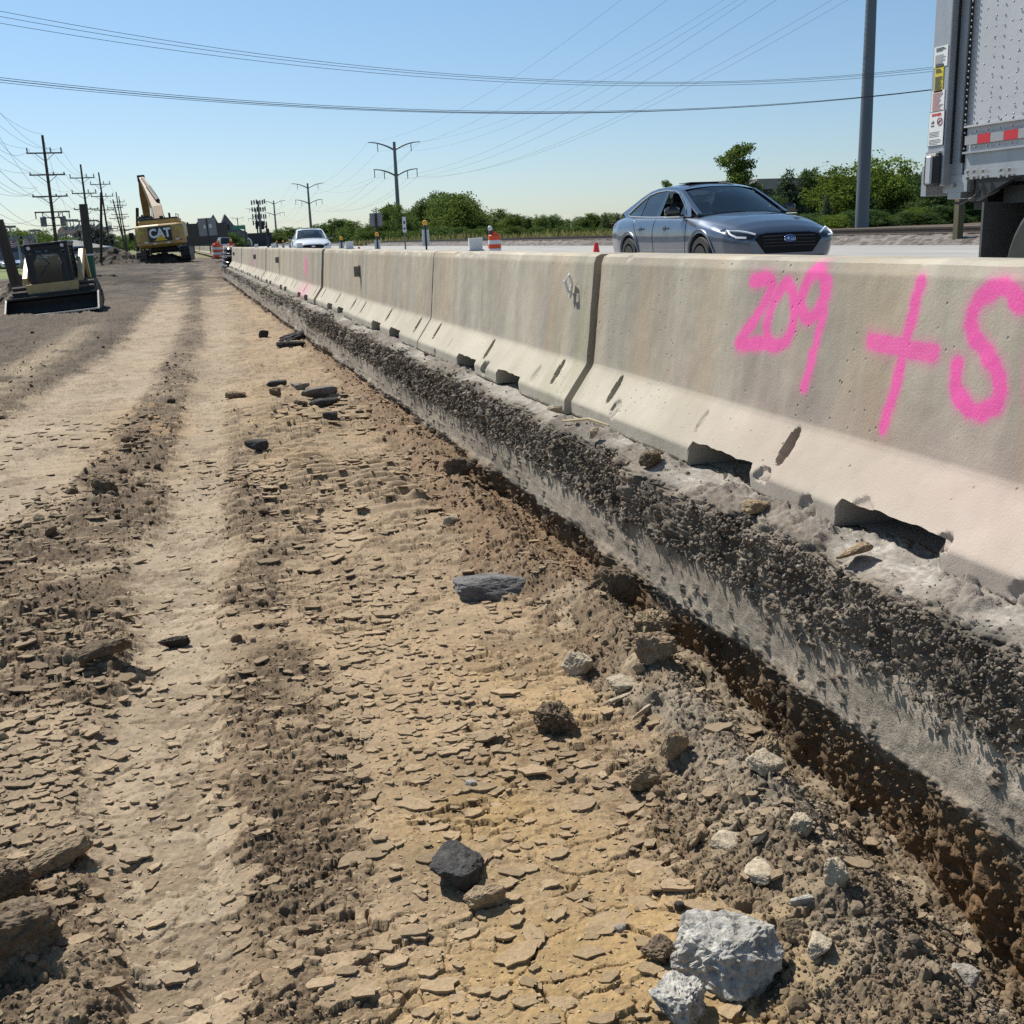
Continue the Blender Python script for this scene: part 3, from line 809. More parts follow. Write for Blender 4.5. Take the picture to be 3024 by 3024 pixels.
near.location = (BAR_X + .02, Y1, .552); near.name = 'concrete_barrier'
tag(near, 'nearest concrete barrier with 209 + 5 sprayed on it in pink', 'barrier', 'concrete barriers along the cut edge')
second = barrier_mesh(23, res=.011, chips=[(1.62, .0, .07, .3, .03), (.62, .3, .04, .3, .010), (2.75, .35, .02, .2, .006), (3.1, -.2, .05, .2, .012)], moss=[(.25, .42, .32, .45, .75)], grime=[(3.6, .5, .14, .5, .4)])
second.location = (BAR_X, JOINTS[0] + .055, .552)
tag(second, 'second nearest concrete barrier with greenish stains and a white hook near its end', 'barrier', 'concrete barriers along the cut edge')
third = barrier_mesh(37, res=.016, grime=[(1.9, .30, 1.9, .08, .35)])
zig = [(.30 + .10 * k, .44 + (.10 if k % 2 else -.04)) for k in range(7)]
plain = barrier_mesh(41, res=.024)
pinkm = barrier_mesh(43, res=.02, strokes=[([(2.35, .66), (2.3, .50), (2.38, .42)], .035, .75), ([(2.2, .68), (2.12, .45)], .035, .7), ([(2.05, .62), (1.95, .45), (2.05, .42)], .035, .7)], haze=[(1.8, .15, .8, .15, .30)])
pink2 = barrier_mesh(47, res=.026, strokes=[([(1.4, .58), (1.3, .40)], .06, .45), ([(1.1, .6), (1.0, .42)], .06, .4)], haze=[(1.1, .45, .7, .25, .25)])
M_TAB = mat('reflector_grey', (.20, .185, .16), .5, noise_amt=.2, noise_scale=30)
def side_tab(par, y, z=.56, w=.105, h=.15, m=None):
    b = MB(); b.prism([(y, z - h * .5), (y + w, z - h * .42), (y + w, z + h * .5), (y, z + h * .5)], -.055, -.045, 'x')
    b.box((-.085, y + .012, z), (.07, .02, h * .8))
    q = b.build('reflector_tab', m or M_TAB, par); q.location.x = -.10
bar_lab = ['third nearest concrete barrier, plain, with a yellowish stained foot', 'fourth concrete barrier from the near end, with a grey reflector tab by its near end', 'concrete barrier with small pink scrawled marks in the middle of its face',
           'plain concrete barrier just past the one with pink scrawl', 'concrete barrier with a grey tab, second past the pink scrawl', 'plain concrete barrier third past the pink scrawl',
           'concrete barrier with a faint pink smear near the far end', 'plain concrete barrier just past the faint pink smear', 'last but one concrete barrier before the black bagged cushion', 'end concrete barrier beside the black bagged cushion']
src = [third, plain, pinkm, None, None, None, pink2, None, None, None]
for k in range(10):
    o = src[k]
    if o is None:
        o = plain.copy(); col.objects.link(o)
    o.location = (BAR_X + .012 * math.sin(k * 2.1), JOINTS[k + 1] + .03, .552); o.rotation_euler = (0, 0, .003 * math.sin(k * 3.7))
    o['label'] = bar_lab[k]; o['category'] = 'barrier'; o['group'] = 'concrete barriers along the cut edge'
    if k in (1, 4, 9): side_tab(o, .18 if k != 9 else 1.5)
    if k == 6: side_tab(o, .1)
# white lifting hook on the second barrier
hk = MB(); hk.tube([(-.145, .28, .60), (-.175, .275, .62), (-.19, .27, .67), (-.17, .265, .705), (-.15, .27, .66), (-.16, .285, .58)], .009, 8)
hk.build('lifting_hook', mat('white_steel', (.8, .8, .78), .5), second)
# far run of barriers beyond the drum, drifting towards the road
low = barrier_mesh(53, res=.09)
bpy.data.objects.remove(low) if False else None
far_n = 40
fy = 79.0
for k in range(far_n):
    o = low if k == 0 else low.copy()
    if k: col.objects.link(o)
    o.location = (3.55 - .0105 * (fy - 79) + .000018 * (fy - 79) ** 2, fy, .56)
    fy += 3.82
    o['label'] = ('pale barrier at the near end of the far barrier run, behind the striped drum' if k == 0 else 'pale concrete barrier in the far run beyond the striped drum')
    o['category'] = 'barrier'; o['group'] = 'far run of barriers beyond the drum'
# white marker blocks on top of the barriers
M_MARK = mat('marker_white', (.78, .79, .80), .45, noise_amt=.06)
mk_lab = ['largest white marker block on the nearest marked barrier top', 'white marker block on the barrier top beside the white car', 'small white marker block on the barrier top, third from the near end', 'small white marker block on the barrier top, fourth from the near end', 'tiny white marker block on the barrier top, farthest from the camera']
for k, (yy, tl) in enumerate(((8.25, 0), (14.9, .06), (21.4, -.05), (27.6, .02), (34.0, 0))):
    t = thing('barrier_marker', mk_lab[k], 'marker', (BAR_X + .02, yy, 1.362), tl, 'white markers on the barrier tops')
    b = MB(); b.prism([(-.052, .004), (.050, .004), (.054, .098), (-.054, .094)], -.016, .016, 'y'); b.build('panel', M_MARK, t, bevel=.003)
    b = MB(); b.box((0, .03, .005), (.12, .11, .010)); b.build('foot', mat('marker_foot', (.5, .5, .5), .6), t)
# ================================================================== loose soil, flakes, lumps of broken pavement
def ground_at(X, Y):
    """height of the modelled earth"""
    X, Y = np.atleast_1d(np.asarray(X, float)), np.atleast_1d(np.asarray(Y, float))
    r = np.clip(np.searchsorted(ys, Y), 1, len(ys) - 1)
    x0, x1, x2 = fan_edges(Y)
    uu = np.where(X < x1, (X - x0) / (x1 - x0), 1 + (X - x1) / (x2 - x1))
    c = np.clip(np.searchsorted(u, uu), 1, len(u) - 1)
    return (GZ[r, c] + GZ[r - 1, c] + GZ[r, c - 1] + GZ[r - 1, c - 1]) / 4

def ico(sub):
    bm = bmesh.new(); bmesh.ops.create_icosphere(bm, subdivisions=sub, radius=1)
    v = np.array([p.co[:] for p in bm.verts]); f = np.array([[q.index for q in t.verts] for t in bm.faces]); bm.free()
    return v, f
def lump_templates(sub, n, amp, seed):
    v, f = ico(sub); out = []
    r = np.random.default_rng(seed)
    for k in range(n):
        pl_ = r.normal(size=(9, 3)); pl_ /= np.linalg.norm(pl_, axis=1)[:, None]
        d = r.uniform(.55, .95, 9)
        dots = v @ pl_.T
        s_ = np.min(np.where(dots > .05, d / np.maximum(dots, .05), 9), 1)
        out.append(v * np.minimum(s_, 1.0)[:, None] * (1 + amp * r.normal(size=(len(v), 1))))
    return out, f
def flake_templates(n, seed):
    r = np.random.default_rng(seed); out = []
    k = 8
    for _ in range(n):
        a = np.sort(r.uniform(0, 2 * pi, k)); rad = r.uniform(.55, 1.0, k)
        top_ = np.stack([np.cos(a) * rad, np.sin(a) * rad, .5 + r.uniform(-.2, .25, k)], 1)
        bot = top_ * np.array([.86, .86, 0]) + np.array([0, 0, -.6]) + r.normal(size=(k, 3)) * .06
        cen = np.array([[0, 0, .55]])
        out.append(np.concatenate([top_, bot, cen]))
    f = []
    for i in range(k):
        j = (i + 1) % k
        f += [(i, j, 2 * k), (i + k, j + k, j), (i + k, j, i)]
    return out, np.array(f)
def scatter(name, label, X, Y, Z, size, flat, tilt, cols, temps, faces, seed, m, elong=.35):
    r = np.random.default_rng(seed); n = len(X)
    T = np.array(temps); ti_ = r.integers(0, len(T), n)
    V = T[ti_].copy()
    V[:, :, 0] *= (1 + r.uniform(-elong, elong, n))[:, None]
    V[:, :, 2] *= flat[:, None]
    V *= size[:, None, None]
    a = r.uniform(0, 2 * pi, n); tx = r.normal(size=n) * tilt; ty = r.normal(size=n) * tilt
    ca_, sa_ = np.cos(a)[:, None], np.sin(a)[:, None]
    x, y, z = V[:, :, 0] * ca_ - V[:, :, 1] * sa_, V[:, :, 0] * sa_ + V[:, :, 1] * ca_, V[:, :, 2]
    cx_, sx_ = np.cos(tx)[:, None], np.sin(tx)[:, None]; y, z = y * cx_ - z * sx_, y * sx_ + z * cx_
    cy_, sy_ = np.cos(ty)[:, None], np.sin(ty)[:, None]; x, z = x * cy_ + z * sy_, -x * sy_ + z * cy_
    P = np.stack([x + X[:, None], y + Y[:, None], z + Z[:, None]], -1)
    nv = P.shape[1]
    F = faces[None] + (np.arange(n) * nv)[:, None, None]
    C = np.repeat(cols[:, None], nv, 1)
    o = mesh_np(name, P.reshape(-1, 3), F.reshape(-1, 3), m, smooth=False, cols=np.clip(C.reshape(-1, 3), .01, .9), tri=True)
    return tag(o, label, None, None, 'stuff')

M_CRUMB = mat_tint('loose_soil', rough=.95, grain=.30, scale=90, bump=.5, bscale=260)
# picks are spread over the earth grid, so they thin out with distance as the rows do
rr = np.random.default_rng(5)
W_ = CRUMB * (.15 + ZW['wF'] * 1.6 + ZW['wB'] * 1.0 + ZW['wD'] * 1.0 + .9 * ZW['wL'] + .55 * ZW['wE'] + .15 * ZW['wC']) + .05
def picks(n, wgt, ymax, xmin=-9):
    dX = np.gradient(GX, axis=1); dY = np.gradient(GY, axis=0)
    w = wgt * (GY < ymax) * (GX > -(.75 + .19 * GY)) * (GX < WALL_X - .01)
    w = (w * dX * dY / np.maximum(GY, 1.0) ** 2.2).ravel(); w /= w.sum()
    i = rr.choice(len(w), n, p=w, replace=True)
    return i
def psize(n, lo, hi, p=2.4):
    t = rr.random(n); a = 1 - p
    return ((hi ** a - lo ** a) * t + lo ** a) ** (1 / a)
# small crumbs
i = picks(30000, W_ ** 2.2, 16)
X_, Y_, Z_ = GX.ravel()[i] + rr.normal(size=len(i)) * .004, GY.ravel()[i] + rr.normal(size=len(i)) * .004, GZ.ravel()[i]
sz = psize(len(i), .0024, .011, 2.6) * np.clip(Y_ / 2.6, .8, 3.0) ** .75
cs_ = GC.reshape(-1, 3)[i] * rr.uniform(.62, 1.18, (len(i), 1)) * (1 + rr.normal(size=(len(i), 3)) * .03)
tp, tf = lump_templates(1, 14, .05, 3)
tp0, tf0 = lump_templates(0 + 1, 8, .08, 4)
big_ = sz > .011
v12 = ico(1)
scatter('soil_crumbs', 'loose crumbs of brown soil strewn over the excavated earth', X_, Y_, Z_ + sz * .30, sz, rr.uniform(.55, .95, len(i)), .5, cs_, tp, tf, 11, M_CRUMB)
# dried flakes
W2 = .25 + .9 * ZW['wE'] + .9 * ZW['wB'] + 1.0 * ZW['wD'] + .75 * ZW['wC'] + .8 * ZW['wL'] + .5 * ZW['wF']
i = picks(30000, W2, 14)
X_, Y_, Z_ = GX.ravel()[i], GY.ravel()[i], GZ.ravel()[i]
sz = psize(len(i), .0032, .012, 2.4) * np.clip(Y_ / 2.8, .8, 2.4) ** .7
dryc = np.where((rr.random(len(i)) < .75)[:, None], np.array([.43, .335, .215]), np.array([.30, .225, .145]))
fc = (.55 * dryc + .45 * GC.reshape(-1, 3)[i]) * rr.uniform(.78, 1.16, (len(i), 1))
fc = np.where((ZW['wF'].ravel()[i] > .5)[:, None], GC.reshape(-1, 3)[i] * rr.uniform(.8, 1.4, (len(i), 1)), fc)
ft, ff = flake_templates(24, 9)
scatter('dried_mud_flakes', 'thin dried flakes of pale mud strewn over the excavated earth', X_, Y_, Z_ + sz * .10, sz, rr.uniform(.13, .34, len(i)), .20, fc, ft, ff, 13, M_CRUMB)
# flat plates of dried clay, a cell apiece so they rarely overlap, and clods in the rough strips
def cells(sp, y0, y1, seed):
    r = np.random.default_rng(seed)
    gxx, gyy = np.meshgrid(np.arange(-3.2, WALL_X - .05, sp * 1.45), np.arange(y0, y1, sp))
    gxx = gxx + r.uniform(-.42, .42, gxx.shape) * sp * 1.45; gyy = gyy + r.uniform(-.42, .42, gyy.shape) * sp
    k = (gxx > -(.75 + .19 * gyy)) & (gxx < WALL_X - .03); return gxx[k], gyy[k], r
def plate_templates(n, seed, k=13):
    r = np.random.default_rng(seed); out_ = []
    for _ in range(n):
        a = np.linspace(0, 2 * pi, k, endpoint=False) + r.uniform(-.16, .16, k); rad = r.uniform(.62, 1.08, k)
        tp_ = np.stack([np.cos(a) * rad * 1.25, np.sin(a) * rad * .80, .5 + r.uniform(-.22, .22, k)], 1)
        bt = tp_ * np.array([.93, .93, 0]) + np.array([0, 0, -1.2]); out_.append(np.concatenate([tp_, bt, [[0, 0, .5]]]))
    f = []
    for i in range(k):
        j = (i + 1) % k; f += [(i, j, 2 * k), (i + k, j + k, j), (i + k, j, i)]
    return out_, np.array(f)
def near_row(Xq, Yq):
    r_ = np.clip(np.searchsorted(ys, Yq), 1, len(ys) - 1); x0, x1, x2 = fan_edges(Yq)
    uu = np.where(Xq < x1, (Xq - x0) / (x1 - x0), 1 + (Xq - x1) / (x2 - x1)); return r_, np.clip(np.searchsorted(u, uu), 0, len(u) - 1)
pt, pf = plate_templates(28, 31)
XX, YY_, SS = [], [], []
for sp, y0, y1, sd in ((.082, 1.25, 11, 41), (.050, 1.25, 7.5, 42), (.034, 1.25, 4.6, 43)):
    a_, b_, r_ = cells(sp, y0, y1, sd); nn = fbm(a_ * 1.8, b_ * 1.4, 4, 44 + sd)
    k = r_.random(len(a_)) < np.clip(.20 + .85 * nn, .03, .70); XX.append(a_[k]); YY_.append(b_[k]); SS.append(sp * r_.uniform(.26, .60, k.sum()))
XX, YY_, SS = map(np.concatenate, (XX, YY_, SS))
ir, ic = near_row(XX, YY_)
k = rr.random(len(XX)) < np.clip(1 - .72 * ZW['wF'][ir, ic] - .35 * (ZW['wC'][ir, ic]), .05, 1)
XX, YY_, SS, ir, ic = XX[k], YY_[k], SS[k], ir[k], ic[k]
gl = GC[ir, ic]; pbase = np.array([.385, .288, .184]) * .80
cP = (.62 * pbase + .38 * gl) * rr.uniform(.80, 1.22, (len(XX), 1)) * (1 - .35 * (ZW['wB'] + ZW['wL'])[ir, ic] * sstep(2, 9, YY_))[:, None]
dz = np.maximum.reduce([GZ[ir, ic], GZ[np.minimum(ir + 4, GZ.shape[0] - 1), ic], GZ[np.maximum(ir - 4, 0), ic]]) * .5 + GZ[ir, ic] * .5
# plates keep their long axis across the road
ang = rr.normal(size=len(XX)) * .5
Tm = np.array(pt)[rr.integers(0, len(pt), len(XX))] * SS[:, None, None] * np.array([1, 1, 1.0]); th_ = np.clip(.0025 + .06 * SS * rr.uniform(.4, 1.5, len(XX)), .002, .006)
Tm[:, :, 2] = Tm[:, :, 2] / SS[:, None] * th_[:, None]
tx_, ty_ = rr.normal(size=len(XX)) * .07 - .02, rr.normal(size=len(XX)) * .07
x_ = Tm[:, :, 0] * np.cos(ang)[:, None] - Tm[:, :, 1] * np.sin(ang)[:, None]; y_ = Tm[:, :, 0] * np.sin(ang)[:, None] + Tm[:, :, 1] * np.cos(ang)[:, None]
z_ = Tm[:, :, 2] + x_ * ty_[:, None] + y_ * tx_[:, None]
Pv = np.stack([x_ + XX[:, None], y_ + YY_[:, None], z_ + (dz + .0035)[:, None]], -1); nv_ = Pv.shape[1]
o = mesh_np('clay_plates', Pv.reshape(-1, 3), (pf[None] + (np.arange(len(XX)) * nv_)[:, None, None]).reshape(-1, 3), M_CRUMB, smooth=False, cols=np.clip(np.repeat(cP[:, None], nv_, 1).reshape(-1, 3), .01, .9), tri=True)
tag(o, 'flat plates of dried clay bedded in the scraped earth', kind='stuff')
i = picks(1800, (.02 + ZW['wB'] + .9 * ZW['wL'] + .45 * ZW['wD'] + .8 * ZW['wF']) * CRUMB ** 1.5, 22)
X_, Y_, Z_ = GX.ravel()[i], GY.ravel()[i], GZ.ravel()[i]
sz = psize(len(i), .008, .026, 2.6) * np.clip(Y_ / 3.2, .85, 2.2) ** .7
ct_, cf_ = lump_templates(2, 16, .045, 21)
scatter('soil_clods', 'knobbly clods of brown soil along the rough strips', X_, Y_, Z_ + sz * .22, sz, rr.uniform(.5, .85, len(i)), .45, GC.reshape(-1, 3)[i] * rr.uniform(.75, 1.35, (len(i), 1)), ct_, cf_, 17, M_CRUMB)
# crumbs sticking to the broken edge
n = 7000; Yf = np.exp(rr.uniform(np.log(1.4), np.log(16), n)); tz_ = rr.random(n); zf = np.where(tz_ < .8, .53 - .22 * rr.random(n) ** 1.3, .10 - .25 * rr.random(n))
xf = np.interp(zf, [-.2, .1, .34, .5, .545], [1.68, 1.655, 1.668, 1.685, 1.71]) - .028 * (zf > .30)
sz = psize(n, .003, .015, 2.5) * np.clip(Yf / 2.6, .8, 3) ** .7
fcl = np.where((zf > .2)[:, None], np.array([.15, .125, .098]), np.array([.17, .115, .068])) * rr.uniform(.6, 1.5, (n, 1))
scatter('cut_face_crumbs', 'dark crumbs stuck to the broken edge of the pavement', xf + rr.normal(size=n) * .006, Yf, zf, sz, rr.uniform(.6, 1, n), .6, fcl, tp, tf, 19, M_CRUMB)
# crumbs on the shelf, under and before the barriers
n = 9000
Y_ = np.exp(rr.uniform(np.log(1.5), np.log(26), n)); Xs = rr.uniform(1.63, 1.95, n)
dm = fbm(Y_ * 2.4, Xs * 4, 4, 341); k = dm + rr.normal(size=n) * .15 + (1.72 - Xs) * 2.0 > -.02
Y_, Xs = Y_[k], Xs[k]; sz = psize(len(Y_), .0025, .013, 2.5) * np.clip(Y_ / 2.6, .8, 3) ** .7
shc = np.where((rr.random(len(Y_)) < .7)[:, None], np.array([.17, .140, .105]), np.array([.33, .285, .225])) * rr.uniform(.7, 1.2, (len(Y_), 1))
zt = np.interp(Xs, [1.62, 1.68, 1.72, 1.8], [.495, .520, .540, .556])
scatter('shelf_crumbs', 'dark crumbs of broken asphalt and gravel on the shelf below the barriers', Xs, Y_, zt + sz * .2, sz, rr.uniform(.5, .95, len(Y_)), .5, shc, tp, tf, 15, M_CRUMB)

# ---- lumps one can pick out
M_STONE = mat_tint('broken_pavement', rough=.92, grain=.45, scale=70, bump=.9, bscale=160)
def chunk(name, label, cat, loc, size, c_lo, c_hi, rz=0., tilt=(0., 0.), seed=1, sink=.18, rough=.07, group=None, boxy=.62, top_c=None, res=3):
    r = np.random.default_rng(seed)
    bm = bmesh.new()
    for _ in range(20):
        p = r.uniform(-1, 1, 3); q = np.sign(p) * np.abs(p) ** boxy
        q /= max(1, np.linalg.norm(q) / 1.35)
        bm.verts.new(q)
    res_ = bmesh.ops.convex_hull(bm, input=bm.verts)
    bmesh.ops.delete(bm, geom=[g for g in res_['geom_interior'] if isinstance(g, bmesh.types.BMVert)], context='VERTS')
    bmesh.ops.bevel(bm, geom=list(bm.edges), offset=.07, segments=1, affect='EDGES', clamp_overlap=True)
    bmesh.ops.triangulate(bm, faces=bm.faces)
    for _ in range(res):
        bmesh.ops.smooth_vert(bm, verts=bm.verts, factor=.32, use_axis_x=True, use_axis_y=True, use_axis_z=True)
        bmesh.ops.subdivide_edges(bm, edges=[e for e in bm.edges if e.calc_length() > .11], cuts=1, use_grid_fill=True)
        bmesh.ops.triangulate(bm, faces=bm.faces)
    of = Vector((seed * 3.1, seed * 1.7, 0))
    for v in bm.verts:
        d = v.co.normalized()
        v.co += d * (rough * 1.5 * mnoise.noise(v.co * 2.2 + of) + rough * 1.1 * mnoise.noise(v.co * 4.5 + of) + rough * .8 * mnoise.noise(v.co * 10 + of) + rough * .5 * mnoise.noise(v.co * 22 + of))
        v.co = Vector((v.co.x * size[0] / 2, v.co.y * size[1] / 2, v.co.z * size[2] / 2))
    lay = bm.verts.layers.float_color.new('tint')
    for v in bm.verts:
        t = min(1, max(0, .5 + .55 * mnoise.noise(v.co * (7 / max(size)) + of) + .3 * mnoise.noise(v.co * (28 / max(size)) + of)))
        c = [a + (b - a) * t for a, b in zip(c_lo, c_hi)]
        if top_c and v.co.z > size[2] * .26: c = [a * .2 + b * .8 for a, b in zip(c, top_c)]
        v[lay] = (*c, 1)
    me = bpy.data.meshes.new(name); bm.to_mesh(me); bm.free()
    me.materials.append(M_STONE)
    o = bpy.data.objects.new(name, me); col.objects.link(o)
    z = float(ground_at(loc[0], loc[1])[0]) if len(loc) == 2 else loc[2]
    o.location = (loc[0], loc[1], z + size[2] * (.5 - sink))
    o.rotation_euler = (tilt[0], tilt[1], rz)
    return tag(o, label, cat, group)
ASP = ((.035, .033, .032), (.085, .080, .076)); ASG = ((.10, .096, .092), (.21, .20, .19)); CON = ((.26, .24, .205), (.46, .43, .375))
CLY = ((.21, .155, .095), (.36, .27, .17)); DCL = ((.10, .074, .048), (.21, .155, .10)); PAL = ((.33, .27, .19), (.48, .41, .30)); GRS = ((.20, .175, .145), (.36, .325, .28))
